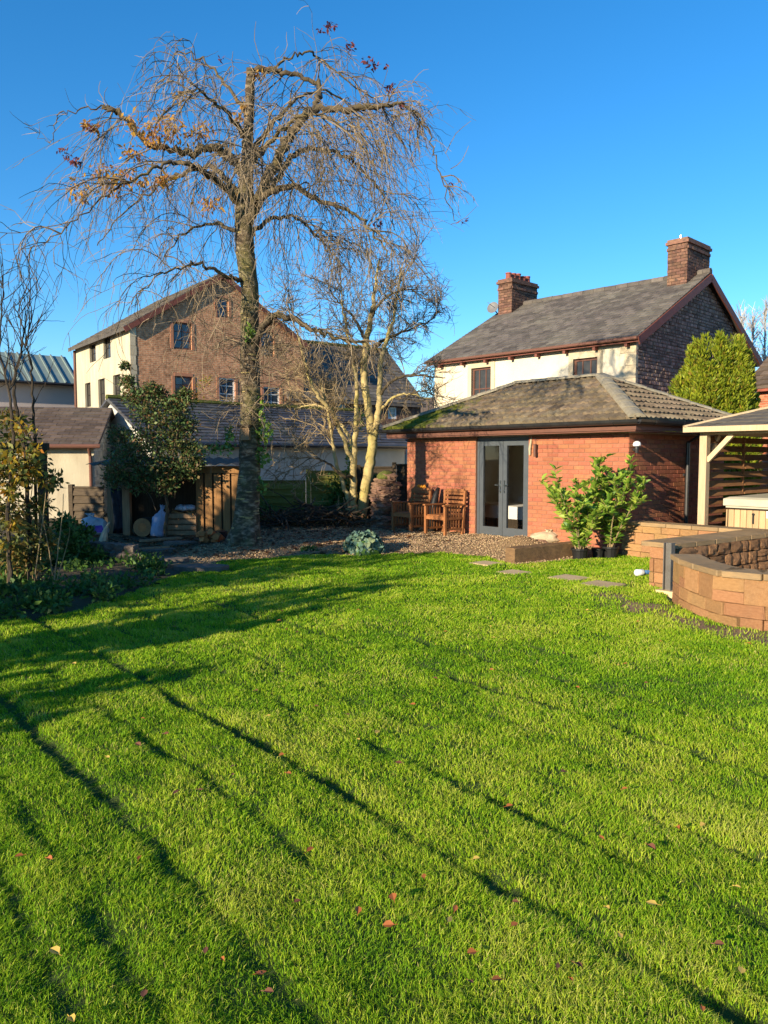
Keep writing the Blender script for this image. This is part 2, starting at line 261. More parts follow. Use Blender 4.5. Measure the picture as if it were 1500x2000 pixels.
# ------------------------------------------------------------------ object helpers
OFF = {}
def tag(o, label=None, cat=None, group=None, kind=None):
    if label: o['label'] = label
    if cat: o['category'] = cat
    if group: o['group'] = group
    if kind: o['kind'] = kind
    return o
def thing(name, label, cat, loc, group=None):
    o = bpy.data.objects.new(name, None); COL.objects.link(o); o.location = loc; o.empty_display_size = 0.1
    OFF[o] = Vector(loc)
    return tag(o, label, cat, group)
def finish(me, name, m, parent, off, smooth):
    if m is not None: me.materials.append(MATS[m] if isinstance(m, str) else m)
    if smooth:
        me.polygons.foreach_set('use_smooth', [True]*len(me.polygons))
    me.update()
    o = bpy.data.objects.new(name, me); COL.objects.link(o)
    if parent is not None:
        o.parent = parent; OFF[o] = off
        if parent.type == 'EMPTY': pass
    else:
        o.location = off; OFF[o] = off
    return o
class MB:
    def __init__(s): s.v = []; s.f = []; s.uv = []
    def add(s, pts):
        i = len(s.v); s.v.extend([tuple(p) for p in pts]); return i
    def poly(s, pts, uv=None):
        i = s.add(pts); s.f.append(tuple(range(i, i+len(pts)))); s.uv.append(uv)
    def hexa(s, p):
        """8 points: bottom ring 0-3, top ring 4-7"""
        i = s.add(p)
        for q in ((3,2,1,0),(4,5,6,7),(0,1,5,4),(1,2,6,5),(2,3,7,6),(3,0,4,7)):
            s.f.append(tuple(i+k for k in q)); s.uv.append(None)
    def fbox(s, fr, s0, s1, t0, t1, z0, z1):
        s.hexa([fr.w(a,b,c) for c in (z0,z1) for (a,b) in ((s0,t0),(s1,t0),(s1,t1),(s0,t1))])
    def box(s, x0,x1,y0,y1,z0,z1):
        s.hexa([(a,b,c) for c in (z0,z1) for (a,b) in ((x0,y0),(x1,y0),(x1,y1),(x0,y1))])
    def bar(s, p, q, w, h, up=(0,0,1)):
        p, q, up = Vector(p), Vector(q), Vector(up); d = (q-p).normalized(); a = d.cross(up)
        if a.length < 1e-4: a = d.cross(Vector((1,0,0)))
        a.normalize(); b = a.cross(d).normalized(); a = a*(w/2); b = b*(h/2)
        s.hexa([p-a-b, p+a-b, q+a-b, q-a-b, p-a+b, p+a+b, q+a+b, q-a+b])
    def tube(s, pts, rad, n=6, cap=True):
        pts = [Vector(p) for p in pts]; k = len(pts)
        if not hasattr(rad, '__len__'): rad = [rad]*k
        base = len(s.v); a = None
        for i in range(k):
            d = pts[min(i+1,k-1)] - pts[max(i-1,0)]
            if d.length < 1e-7: d = Vector((0,0,1))
            d.normalize()
            if a is None:
                a = d.cross(Vector((0.3,0.2,1)));
                if a.length < 1e-3: a = d.cross(Vector((1,0,0)))
            a = a - d*a.dot(d)
            if a.length < 1e-5: a = d.orthogonal()
            a.normalize(); b = d.cross(a)
            for j in range(n):
                t = 2*PI*j/n; c, e = math.cos(t)*rad[i], math.sin(t)*rad[i]
                s.v.append((pts[i].x+a.x*c+b.x*e, pts[i].y+a.y*c+b.y*e, pts[i].z+a.z*c+b.z*e))
        for i in range(k-1):
            for j in range(n):
                j2 = (j+1) % n
                s.f.append((base+i*n+j, base+i*n+j2, base+(i+1)*n+j2, base+(i+1)*n+j)); s.uv.append(None)
        if cap:
            s.f.append(tuple(base+j for j in range(n-1,-1,-1))); s.uv.append(None)
            s.f.append(tuple(base+(k-1)*n+j for j in range(n))); s.uv.append(None)
    def lathe(s, c, prof, n=16, jit=0.0, sx=1.0, sy=1.0):
        base = len(s.v); k = len(prof)
        for (r, z) in prof:
            for j in range(n):
                t = 2*PI*j/n; rr = r*(1+random.uniform(-jit,jit))
                s.v.append((c[0]+rr*math.cos(t)*sx, c[1]+rr*math.sin(t)*sy, c[2]+z+random.uniform(-jit,jit)*0.1))
        for i in range(k-1):
            for j in range(n):
                j2 = (j+1)%n
                s.f.append((base+i*n+j, base+i*n+j2, base+(i+1)*n+j2, base+(i+1)*n+j)); s.uv.append(None)
        s.f.append(tuple(base+j for j in range(n-1,-1,-1))); s.uv.append(None)
        s.f.append(tuple(base+(k-1)*n+j for j in range(n))); s.uv.append(None)
    def build(s, name, m, parent=None, smooth=False, origin=None):
        if parent is not None: off = OFF[parent]
        elif origin is not None: off = Vector(origin)
        else:
            a = np.array(s.v); off = Vector((float(a[:,0].mean()), float(a[:,1].mean()), float(a[:,2].min())))
        me = bpy.data.meshes.new(name)
        me.from_pydata([(x-off.x, y-off.y, z-off.z) for (x,y,z) in s.v], [], s.f)
        if any(u is not None for u in s.uv):
            lay = me.uv_layers.new(name='UVMap')
            for p, u in zip(me.polygons, s.uv):
                if u is None: continue
                for li, q in zip(p.loop_indices, u): lay.data[li].uv = q
        return finish(me, name, m, parent, off, smooth)
class Fr:
    """wall frame: s along the face, t into the building, z up"""
    def __init__(f, P, d):
        f.P = Vector((P[0], P[1])); f.d = Vector((d[0], d[1])).normalized(); f.n = Vector((-f.d.y, f.d.x))
    def w(f, s, t, z):
        q = f.P + f.d*s + f.n*t; return Vector((q.x, q.y, z))
    def side(f, s, t=0.0):
        """frame of the wall that starts at s and runs into the building"""
        q = f.P + f.d*s + f.n*t; return Fr((q.x,q.y), (f.n.x, f.n.y))
    def rz(f): return math.atan2(f.d.y, f.d.x)
def clip(poly, outline):
    """Sutherland-Hodgman, outline convex counter-clockwise"""
    out = poly
    for i in range(len(outline)):
        a, b = outline[i], outline[(i+1)%len(outline)]
        src, out = out, []
        if not src: return []
        def side(p): return (b[0]-a[0])*(p[1]-a[1]) - (b[1]-a[1])*(p[0]-a[0])
        for j in range(len(src)):
            p, q = src[j], src[(j+1)%len(src)]; sp, sq = side(p), side(q)
            if sp >= -1e-9: out.append(p)
            if (sp > 1e-9 and sq < -1e-9) or (sp < -1e-9 and sq > 1e-9):
                k = sp/(sp-sq); out.append((p[0]+(q[0]-p[0])*k, p[1]+(q[1]-p[1])*k))
    return out
def wall(fr, outline, openings, depth=0.12, t=0.0):
    """face of a wall with real openings and reveals; outline convex ccw in (s,z)"""
    mb = MB()
    ss = sorted(set([min(p[0] for p in outline), max(p[0] for p in outline)] + [x for o in openings for x in o[:2]]))
    zs = sorted(set([min(p[1] for p in outline), max(p[1] for p in outline)] + [x for o in openings for x in o[2:4]]))
    for i in range(len(ss)-1):
        for j in range(len(zs)-1):
            a, b, c, d = ss[i], ss[i+1], zs[j], zs[j+1]; m, n = (a+b)/2, (c+d)/2
            if any(o[0] < m < o[1] and o[2] < n < o[3] for o in openings): continue
            q = clip([(a,c),(b,c),(b,d),(a,d)], outline)
            if len(q) >= 3: mb.poly([fr.w(x,t,z) for x,z in q], q)
    for (a,b,c,d) in openings:
        for (x0,z0,x1,z1) in ((a,c,a,d),(b,d,b,c),(a,d,b,d),(b,c,a,c)):
            mb.poly([fr.w(x0,t,z0), fr.w(x0,t+depth,z0), fr.w(x1,t+depth,z1), fr.w(x1,t,z1)], [(x0,z0),(x0+.1,z0),(x1+.1,z1),(x1,z1)])
    return mb
def window(parent, fr, o, mframe, mglass, cols=2, rows=2, depth=0.09, bar=0.035, edge=0.06, name='window', sill=None):
    a,b,c,d = o
    mb = MB(); t0, t1 = depth-0.03, depth+0.03
    mb.fbox(fr,a,a+edge,t0,t1,c,d); mb.fbox(fr,b-edge,b,t0,t1,c,d)
    mb.fbox(fr,a+edge,b-edge,t0,t1,c,c+edge); mb.fbox(fr,a+edge,b-edge,t0,t1,d-edge,d)
    for i in range(1,cols):
        x = a+(b-a)*i/cols; mb.fbox(fr,x-bar/2,x+bar/2,t0+.01,t1-.01,c+edge,d-edge)
    for j in range(1,rows):
        z = c+(d-c)*j/rows; mb.fbox(fr,a+edge,b-edge,t0+.005,t1-.005,z-bar/2,z+bar/2)
    w = mb.build(name, mframe, parent)
    g = MB(); g.fbox(fr,a+edge*.5,b-edge*.5,depth-.004,depth+.004,c+edge*.5,d-edge*.5); g.build('pane', mglass, w)
    if sill:
        q = MB(); q.fbox(fr,a-.08,b+.08,-.06,depth-.035,c-.1,c-.002); q.build('sill', sill, w)
    return w
# unit chamfered block, shared by bricks, stones and boards
def block_mesh(name, m, ch=0.06, size=None):
    """a box of the given size with chamfered edges, centred on its origin"""
    sx, sy, sz = size or (1,1,1); hx, hy, hz_ = sx/2, sy/2, sz/2
    c = ch
    bm = bmesh.new(); bmesh.ops.create_cube(bm, size=1.0)
    bmesh.ops.scale(bm, vec=(sx,sy,sz), verts=bm.verts)
    bmesh.ops.bevel(bm, geom=list(bm.edges), offset=c, segments=1, affect='EDGES', profile=0.5)
    me = bpy.data.meshes.new(name); bm.to_mesh(me); bm.free(); me.materials.append(MATS[m]); return me
def piece(name, me, parent, loc, rot=(0,0,0), scale=(1,1,1)):
    o = bpy.data.objects.new(name, me); COL.objects.link(o); o.parent = parent
    o.location = Vector(loc) - OFF[parent]; o.rotation_euler = rot; o.scale = scale; OFF[o] = Vector(loc)
    return o
def numpy_mesh(name, V, Fq, m, parent=None, origin=None, attr=None, smooth=False):
    """V (n,3), Fq (k,3 or 4) numpy arrays"""
    off = OFF[parent] if parent is not None else Vector(origin if origin is not None else (float(V[:,0].mean()), float(V[:,1].mean()), float(V[:,2].min())))
    me = bpy.data.meshes.new(name); k, w = Fq.shape
    me.vertices.add(len(V)); me.vertices.foreach_set('co', (V - np.array(off)).astype(np.float32).ravel())
    me.loops.add(k*w); me.loops.foreach_set('vertex_index', Fq.astype(np.int32).ravel())
    me.polygons.add(k); me.polygons.foreach_set('loop_start', np.arange(0,k*w,w,dtype=np.int32))
    try: me.polygons.foreach_set('loop_total', np.full(k,w,dtype=np.int32))
    except Exception: pass
    me.update(calc_edges=True)
    if attr is not None:
        for an, av in attr.items():
            A = me.attributes.new(an, 'FLOAT', 'POINT'); A.data.foreach_set('value', av.astype(np.float32))
    return finish(me, name, m, parent, off, smooth)
def leaf_cloud(name, m, parent, blobs, n, length, width, up=0.2, out=0.6, shell=0.45, fold=0.25, jit=0.35, origin=None, zmin=None):
    """many separate folded leaves spread through ellipsoid blobs [(centre, (rx,ry,rz), weight)]"""
    wts = np.array([b[2] if len(b) > 2 else b[1][0]*b[1][1]*b[1][2] for b in blobs], float); wts /= wts.sum()
    idx = rng.choice(len(blobs), n, p=wts)
    C = np.array([tuple(b[0]) for b in blobs])[idx]; R = np.array([tuple(b[1]) for b in blobs])[idx]
    d = rng.normal(size=(n,3)); d /= np.linalg.norm(d,axis=1)[:,None]
    r = shell + (1-shell)*rng.random(n)**0.6
    r *= 1 + 0.15*rng.normal(size=n)
    P = C + d*R*r[:,None]
    if zmin is not None: P[:,2] = np.maximum(P[:,2], zmin + 0.03*rng.random(n))
    ax = d*out + rng.normal(size=(n,3))*0.6; ax[:,2] += up
    ax /= np.linalg.norm(ax,axis=1)[:,None]
    sd = np.cross(ax, rng.normal(size=(n,3))); sd /= np.linalg.norm(sd,axis=1)[:,None]
    nn = np.cross(ax, sd)
    L = length*(1+jit*rng.normal(size=n)).clip(0.4,1.9); Wd = width*(1+jit*rng.normal(size=n)).clip(0.4,1.9)
    V = np.empty((n,4,3))
    V[:,0] = P; V[:,2] = P + ax*L[:,None]
    mid = P + ax*(L*0.45)[:,None] - nn*(Wd*fold)[:,None]
    V[:,1] = mid + sd*(Wd/2)[:,None] + nn*(Wd*fold*1.6)[:,None]; V[:,3] = mid - sd*(Wd/2)[:,None] + nn*(Wd*fold*1.6)[:,None]
    Fq = np.arange(n*4).reshape(n,4)
    return numpy_mesh(name, V.reshape(-1,3), Fq, m, parent, origin)
def slates(name, m, parent, O, a, u, la, lu, w, g, th=0.02, kind='stuff', jit=0.3):
    """courses of separate slates on a rectangular slope: O corner at the eave, a along, u up the slope"""
    O, a, u = Vector(O), Vector(a).normalized(), Vector(u).normalized(); nrm = a.cross(u).normalized()
    if nrm.z < 0: nrm = -nrm
    mb = MB(); nv = int(math.ceil(lu/g))
    for j in range(nv):
        v0, v1 = j*g, min((j+1)*g+0.03, lu); x = -w*(0.5 if j%2 else 0.0)
        while x < la:
            x0, x1 = max(x,0)+0.004, min(x+w,la)-0.004
            if x1-x0 > 0.03:
                dz = random.uniform(-jit,jit)*th*0.5; lo = v0 - random.uniform(0,0.014)
                h0, h1 = th*1.9+dz, th*0.7+dz
                p = [O+a*x0+u*lo, O+a*x1+u*lo, O+a*x1+u*v1, O+a*x0+u*v1]
                q = [p[0]+nrm*h0, p[1]+nrm*h0, p[2]+nrm*h1, p[3]+nrm*h1]
                i = mb.add(p+q)
                for fc in ((4,5,6,7),(0,1,5,4),(1,2,6,5),(3,0,4,7)): mb.f.append(tuple(i+k for k in fc)); mb.uv.append(None)
            x += w
    o = mb.build(name, m, parent); o['kind'] = kind; return o
def rubble(name, m, parent, fr, outline, openings=(), w=(0.18,0.42), h=(0.11,0.22), depth=0.04, t=0.0):
    mb = MB(); z = min(p[1] for p in outline); zt = max(p[1] for p in outline); s0 = min(p[0] for p in outline); s1 = max(p[0] for p in outline)
    while z < zt:
        hh = random.uniform(*h); x = s0 - random.uniform(0,0.2)
        while x < s1:
            ww = random.uniform(*w)
            q = clip([(x+.012,z+.012),(x+ww-.012,z+.012),(x+ww-.012,z+hh-.012),(x+.012,z+hh-.012)], outline)
            cx, cz = x+ww/2, z+hh/2
            if len(q) >= 3 and not any(o[0]-.05<cx<o[1]+.05 and o[2]-.05<cz<o[3]+.05 for o in openings):
                dp = depth*random.uniform(0.3,1.0); k = len(q); mx = sum(p[0] for p in q)/k; mz = sum(p[1] for p in q)/k
                i = mb.add([fr.w(p[0],t,p[1]) for p in q] + [fr.w(mx+(p[0]-mx)*.86, t-dp, mz+(p[1]-mz)*.82) for p in q])
                mb.f.append(tuple(i+k+r for r in range(k))); mb.uv.append(None)
                for r in range(k):
                    r2 = (r+1)%k; mb.f.append((i+r,i+r2,i+k+r2,i+k+r)); mb.uv.append(None)
            x += ww
        z += hh
    o = mb.build(name, m, parent); o['kind'] = 'stuff'; return o
def vnoise(x, y, seed=0):
    """smooth value noise, vectorised"""
    def h(i,j): 
        k = (i*374761393 + j*668265263 + seed*974634777) & 0xffffffff
        k = ((k ^ (k>>13))*1274126177) & 0xffffffff
        return ((k ^ (k>>16)) & 0xffff)/65535.0
    x = np.asarray(x,float); y = np.asarray(y,float)
    i, j = np.floor(x).astype(np.int64), np.floor(y).astype(np.int64); fx, fy = x-i, y-j
    fx = fx*fx*(3-2*fx); fy = fy*fy*(3-2*fy)
    return (h(i,j)*(1-fx)+h(i+1,j)*fx)*(1-fy) + (h(i,j+1)*(1-fx)+h(i+1,j+1)*fx)*fy
def rv(s=1.0): return Vector((random.gauss(0,s), random.gauss(0,s), random.gauss(0,s)))

# ------------------------------------------------------------------ ground, lawn, gravel
edge_px = [(-260,1320),(0,1216),(150,1196),(270,1152),(345,1122),(440,1098),(560,1087),(700,1084),(860,1080),(950,1086),(1000,1104),(1130,1094),(1222,1082),
           (1290,1088),(1294,1150),(1306,1178),(1360,1204),(1430,1226),(1500,1237),(1700,1250)]
LAWN = [tuple(gp(x,y).xy) for x,y in edge_px]
LAWN += [(9.0, LAWN[-1][1]), (9.0,-3.0), (-7.0,-3.0), (-7.0, 4.6)]
LP = np.array(LAWN)
def poly_sd(x, y, P=LP):
    """signed distance to a polygon, negative inside"""
    x = np.asarray(x,float); y = np.asarray(y,float)
    d = np.full(x.shape, 1e9); ins = np.zeros(x.shape, bool)
    for i in range(len(P)):
        ax_, ay_ = P[i]; bx, by = P[(i+1)%len(P)]
        ex, ey = bx-ax_, by-ay_; t = ((x-ax_)*ex+(y-ay_)*ey)/(ex*ex+ey*ey); t = t.clip(0,1)
        d = np.minimum(d, np.hypot(x-ax_-t*ex, y-ay_-t*ey))
        c = ((ay_ > y) != (by > y)) & (x < (bx-ax_)*(y-ay_)/(by-ay_+1e-12)+ax_)
        ins ^= c
    return np.where(ins, -d, d)
RUTS = [(0.42,.6),(0.83,.7),(1.10,.55),(1.546,1.3),(2.13,.6),(2.72,1.35),(3.37,.65),(3.9,.6),(4.5,.4),(5.05,.75),(5.78,.5),(6.5,.4),(7.2,.35),(8.0,.3)]
def rut(x, y):
    """wheel tracks left by the mower, all parallel"""
    u = x + 0.8187*y; v = -0.634*x + 0.773*y
    wob = (vnoise(v*0.9, v*0+3.3, 5)-0.5)*0.035 + (vnoise(v*4.1, v*0+1.3, 6)-0.5)*0.03
    r = np.zeros(np.shape(x))
    for i,(u0,a) in enumerate(RUTS):
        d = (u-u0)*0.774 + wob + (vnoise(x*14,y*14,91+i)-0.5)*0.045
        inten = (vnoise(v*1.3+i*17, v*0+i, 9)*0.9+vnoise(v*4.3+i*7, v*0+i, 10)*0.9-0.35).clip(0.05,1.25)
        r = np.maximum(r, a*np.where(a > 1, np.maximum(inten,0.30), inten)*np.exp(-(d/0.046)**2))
    return r
def lawn_h(x, y):
    h = (vnoise(x*0.8,y*0.8,1)-0.5)*0.05 + (vnoise(x*2.3,y*2.3,2)-0.5)*0.035 + (vnoise(x*6,y*6,3)-0.5)*0.022
    return h - 0.043*rut(x,y)
SOIL_A, SOIL_B = gp(1195,1170), gp(1520,1262)
def soil_d(x, y):
    """distance to the bare strip of soil beside the curved wall"""
    ax_, ay_, bx, by = SOIL_A.x, SOIL_A.y, SOIL_B.x, SOIL_B.y
    ex, ey = bx-ax_, by-ay_; t = (((x-ax_)*ex+(y-ay_)*ey)/(ex*ex+ey*ey)).clip(0,1)
    return np.hypot(x-ax_-t*ex, y-ay_-t*ey) + (vnoise(x*5,y*5,21)-0.5)*0.25
def terrain_z(x, y):
    """height of the gravel and beds round the lawn"""
    x = np.asarray(x,float); y = np.asarray(y,float)
    sd = poly_sd(x,y)
    z = np.where(sd < 0, -0.045, np.minimum(0.075, -0.005+0.10*sd))
    z = z + np.where(sd > 0, 0.05*np.exp(-((x+2.4)**2+(y-13.4)**2)/1.2), 0)
    mound = 0.17*np.exp(-(((x-2.38)/0.36)**2+((y-13.35)/0.28)**2))
    return z + np.where(sd > 0, mound + (vnoise(x*4,y*4,31)-0.5)*0.03, 0)
def tz(x, y): return float(terrain_z(np.array([x]), np.array([y]))[0])

mb = MB(); R = 900
mb.poly([(-R,-R,-0.16),(R,-R,-0.16),(R,R,-0.16),(-R,R,-0.16)])
tag(mb.build('ground','earth',origin=(0,0,-0.16)), kind='structure')
# local height field: split in gravel (right) and garden bed (left)
def field(name, m, xs, ys, keep):
    X, Y = np.meshgrid(xs, ys); Z = terrain_z(X,Y); nx, ny = len(xs), len(ys)
    V = np.stack([X,Y,Z],-1).reshape(-1,3); I = np.arange(nx*ny).reshape(ny,nx)
    F4 = np.stack([I[:-1,:-1],I[:-1,1:],I[1:,1:],I[1:,:-1]],-1).reshape(-1,4)
    c = V[F4].mean(1); F4 = F4[keep(c[:,0],c[:,1])]
    used = np.unique(F4); mp_ = np.full(len(V),-1); mp_[used] = np.arange(len(used))
    return tag(numpy_mesh(name, V[used], mp_[F4], m, origin=(0,0,0), smooth=True), kind='structure')
xs, ys = np.arange(-13,7.01,0.1), np.arange(5.0,22.01,0.1)
bedline = lambda x,y: (x < -3.0 + (y-13)*0.1 + 0.5*(vnoise(x*1.5,y*1.5,41)-0.5)) | ((y < 11.2) & (x < -1.0))
field('gravel', 'gravel', xs, ys, lambda x,y: (~bedline(x,y)) & (poly_sd(x,y) > -0.35) & ((y > 11.0) | (x < 2.0)))
field('garden_bed', 'earth', xs, ys, lambda x,y: bedline(x,y) & (poly_sd(x,y) > -0.35))
# lawn sheet
def lawn_sheet(x0,x1,y0,y1,st):
    gx, gy = np.arange(x0,x1+1e-6,st), np.arange(y0,y1+1e-6,st); X, Y = np.meshgrid(gx,gy); Z = lawn_h(X,Y)
    return X,Y,Z
X,Y,Z = lawn_sheet(-7,9,-3,13.2,0.06)
V = np.stack([X,Y,Z],-1).reshape(-1,3); I = np.arange(X.size).reshape(X.shape)
F4 = np.stack([I[:-1,:-1],I[:-1,1:],I[1:,1:],I[1:,:-1]],-1).reshape(-1,4)
c = V[F4].mean(1); sdc = poly_sd(c[:,0],c[:,1]); F4 = F4[sdc < 0.05]
used = np.unique(F4); mp_ = np.full(len(V),-1); mp_[used] = np.arange(len(used))
Vl = V[used]; sl = soil_d(Vl[:,0],Vl[:,1])
lm = MATS['lawn_soil']; n_, l_ = lm.node_tree.nodes, lm.node_tree.links; b_ = n_['Principled BSDF']
src = b_.inputs['Base Color'].links[0].from_socket
at_ = n_.new('ShaderNodeAttribute'); at_.attribute_name = 'soil'
no_ = n_.new('ShaderNodeTexNoise'); no_.inputs['Scale'].default_value = 16; no_.inputs['Detail'].default_value = 6
ra_ = n_.new('ShaderNodeValToRGB'); ra_.color_ramp.elements[0].color = (0.11,0.07,0.038,1); ra_.color_ramp.elements[1].color = (0.29,0.19,0.11,1)
ra_.color_ramp.elements[0].position = 0.35; ra_.color_ramp.elements[1].position = 0.68
l_.new(no_.outputs['Fac'], ra_.inputs['Fac'])
mx_ = n_.new('ShaderNodeMix'); mx_.data_type = 'RGBA'
l_.new(at_.outputs['Fac'], mx_.inputs['Factor']); l_.new(src, mx_.inputs['A']); l_.new(ra_.outputs[0], mx_.inputs['B']); l_.new(mx_.outputs['Result'], b_.inputs['Base Color'])
tag(numpy_mesh('lawn', Vl, mp_[F4], 'lawn_soil', origin=(0,0,0), smooth=True, attr={'soil': (1.25-sl/0.30).clip(0,1)}), kind='structure')

# ------------------------------------------------------------------ stepping stones in the grass
STEPS = [(949,1104,0.36),(1004,1120,0.36),(1111,1132,0.40),(1176,1146,0.42)]
STEP_XY = [(gp(x,y).x, gp(x,y).y, w) for x,y,w in STEPS]
# ------------------------------------------------------------------ grass: separate blades, thinner out with distance
gm = bpy.data.materials.new('grass_blade'); gm.use_nodes = True
n_, l_ = gm.node_tree.nodes, gm.node_tree.links; b_ = n_['Principled BSDF']
a1 = n_.new('ShaderNodeAttribute'); a1.attribute_name = 'tone'
ge_ = n_.new('ShaderNodeNewGeometry')
r1 = n_.new('ShaderNodeValToRGB'); cr = r1.color_ramp
cr.elements[0].position = 0.0; cr.elements[0].color = (0.072,0.18,0.008,1)
cr.elements[1].position = 1.0; cr.elements[1].color = (0.52,0.48,0.15,1)
for p_, c_ in ((0.3,(0.138,0.295,0.010)),(0.55,(0.25,0.425,0.014)),(0.8,(0.43,0.52,0.035))):
    e = cr.elements.new(p_); e.color = rgb(c_)
l_.new(a1.outputs['Fac'], r1.inputs['Fac']); l_.new(r1.outputs[0], b_.inputs['Base Color'])
b_.inputs['Roughness'].default_value = 0.6; b_.inputs['Specular IOR Level'].default_value = 0.12
t_ = n_.new('ShaderNodeBsdfTranslucent'); l_.new(r1.outputs[0], t_.inputs['Color'])
m_ = n_.new('ShaderNodeMixShader'); m_.inputs[0].default_value = 0.35
l_.new(b_.outputs[0], m_.inputs[1]); l_.new(t_.outputs[0], m_.inputs[2]); l_.new(m_.outputs[0], n_['Material Output'].inputs['Surface'])
MATS['grass_blade'] = gm
def make_grass(K):
    # sample depth with pdf ~ width(Y)*density(Y)
    Yg = np.linspace(1.35, 13.3, 400); den = np.where(Yg < 2.2, 1.0, (2.2/Yg)**1.4); wd = 1.36*Yg + 0.8
    cdf = np.cumsum(den*wd); cdf /= cdf[-1]
    y = np.interp(rng.random(K), cdf, Yg); x = (rng.random(K)-0.5)*(1.36*y+0.8)
    # gather some blades in tufts
    tuft = rng.random(K) < 0.35
    q = vnoise(x*11,y*11,51); keep = rng.random(K) < (0.45+0.9*q)
    sdv = poly_sd(x,y); keep &= sdv < -0.01 + 0.05*(vnoise(x*7,y*7,53)-0.3)
    so_ = soil_d(x,y); keep &= rng.random(K) < ((so_-0.06)/0.24).clip(0.10,1)
    bare = vnoise(x*1.7,y*1.7,61); keep &= rng.random(K) > ((bare-0.80)*5).clip(0,0.85)*((y>8)&(x>1.0))
    for (sx,sy,w) in STEP_XY: keep &= ~((abs((x-sx)*.67-(y-sy)*.74) < w*0.47) & (abs((x-sx)*.74+(y-sy)*.67) < w*0.47))
    x, y = x[keep], y[keep]; n = len(x)
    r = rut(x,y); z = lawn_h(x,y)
    patch = vnoise(x*0.55,y*0.55,71); patch2 = vnoise(x*2.2,y*2.2,72); p3 = vnoise(x*7,y*7,73)
    hgt = (0.017+0.013*rng.random(n)+0.016*p3+0.010*patch2)*(1-0.45*r.clip(0,1))*(1+0.03*(y-3).clip(0,8))
    hgt *= 0.85+0.25*(rng.random(n) < 0.12)
    wdt = (0.0024+0.00085*(y-2).clip(0,12))*(0.7+0.6*rng.random(n))
    az = rng.random(n)*2*PI; lean = 0.25+0.75*rng.random(n)
    comb = 0.35*np.sin(vnoise(x*1.2,y*1.2,81)*9)
    lx, ly = np.cos(az)*lean + comb*0.5, np.sin(az)*lean + comb*0.3
    fa = rng.random(n)*PI; wx, wy = np.cos(fa), np.sin(fa)
    V = np.zeros((n,5,3)); P = np.stack([x,y,z-0.006],-1)
    Wv = np.stack([wx,wy,np.zeros(n)],-1)*wdt[:,None]*0.5
    Lv = np.stack([lx,ly,np.zeros(n)],-1)*hgt[:,None]; U = np.array([0,0,1.0])
    mid = P + Lv*0.3 + U*(hgt*0.6)[:,None]; tip = P + Lv*0.95 + U*(hgt*(1.0-0.22*lean))[:,None]
    V[:,0] = P-Wv; V[:,1] = P+Wv; V[:,2] = mid+Wv*0.8; V[:,3] = mid-Wv*0.8; V[:,4] = tip
    b0 = np.arange(n)*5
    F3 = np.concatenate([np.stack([b0,b0+1,b0+2],-1), np.stack([b0,b0+2,b0+3],-1), np.stack([b0+3,b0+2,b0+4],-1)])
    tone = 0.02 + 0.30*patch + 0.36*patch2 + 0.28*p3 + 0.19*rng.normal(size=n) - 0.28*r.clip(0,1) + 0.22*rut(x-0.07,y-0.06).clip(0,1)  # raking sun painted into the tone: tracks darker, their sun-facing edge lighter
    straw = rng.random(n) < 0.035 + 0.10*(patch2 > 0.64)
    tone = np.where(straw, 0.85+0.15*rng.random(n), tone.clip(0,0.86))
    # lighter tips
    T = np.repeat(tone[:,None],5,1); T[:,4] += 0.06; T[:,:2] -= 0.05
    print('grass blades', n)
    return numpy_mesh('grass', V.reshape(-1,3), F3, 'grass_blade', origin=(0,0,0), attr={'tone': T.ravel().clip(0,1)})
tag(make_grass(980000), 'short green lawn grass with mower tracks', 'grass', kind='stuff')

for i,(sx,sy,w) in enumerate(STEP_XY):
    lab = ['small square stepping stone near the sleeper end', 'square stepping stone second from the gravel edge', 'square stepping stone third from the gravel edge', 'stepping stone beside the bare soil strip'][i]
    m2 = MB(); zz = float(lawn_h(np.array([sx]),np.array([sy]))[0])
    k = 7; ring = []
    f_ = Fr((sx,sy),(0.67,-0.74))
    h = w/2; pts = [(-h,-h),(0,-h*1.02),(h,-h*.97),(h*1.02,0),(h*.98,h),(0,h*1.01),(-h*.98,h*.99),(-h*1.01,0)]
    lo = [f_.w(a,b,zz-0.05) for a,b in pts]; hi = [f_.w(a,b,zz+0.014) for a,b in pts]; hi2 = [f_.w(a*.95,b*.95,zz+0.022) for a,b in pts]
    i0 = m2.add(lo+hi+hi2); q = len(pts)
    for r_ in range(q):
        r2 = (r_+1)%q
        m2.f += [(i0+r_,i0+r2,i0+q+r2,i0+q+r_),(i0+q+r_,i0+q+r2,i0+2*q+r2,i0+2*q+r_)]; m2.uv += [None,None]
    m2.f.append(tuple(i0+2*q+r_ for r_ in range(q))); m2.uv.append(None)
    tag(m2.build('stepping_stone','paving'), lab, 'stepping stone', 'stepping stones in the lawn')

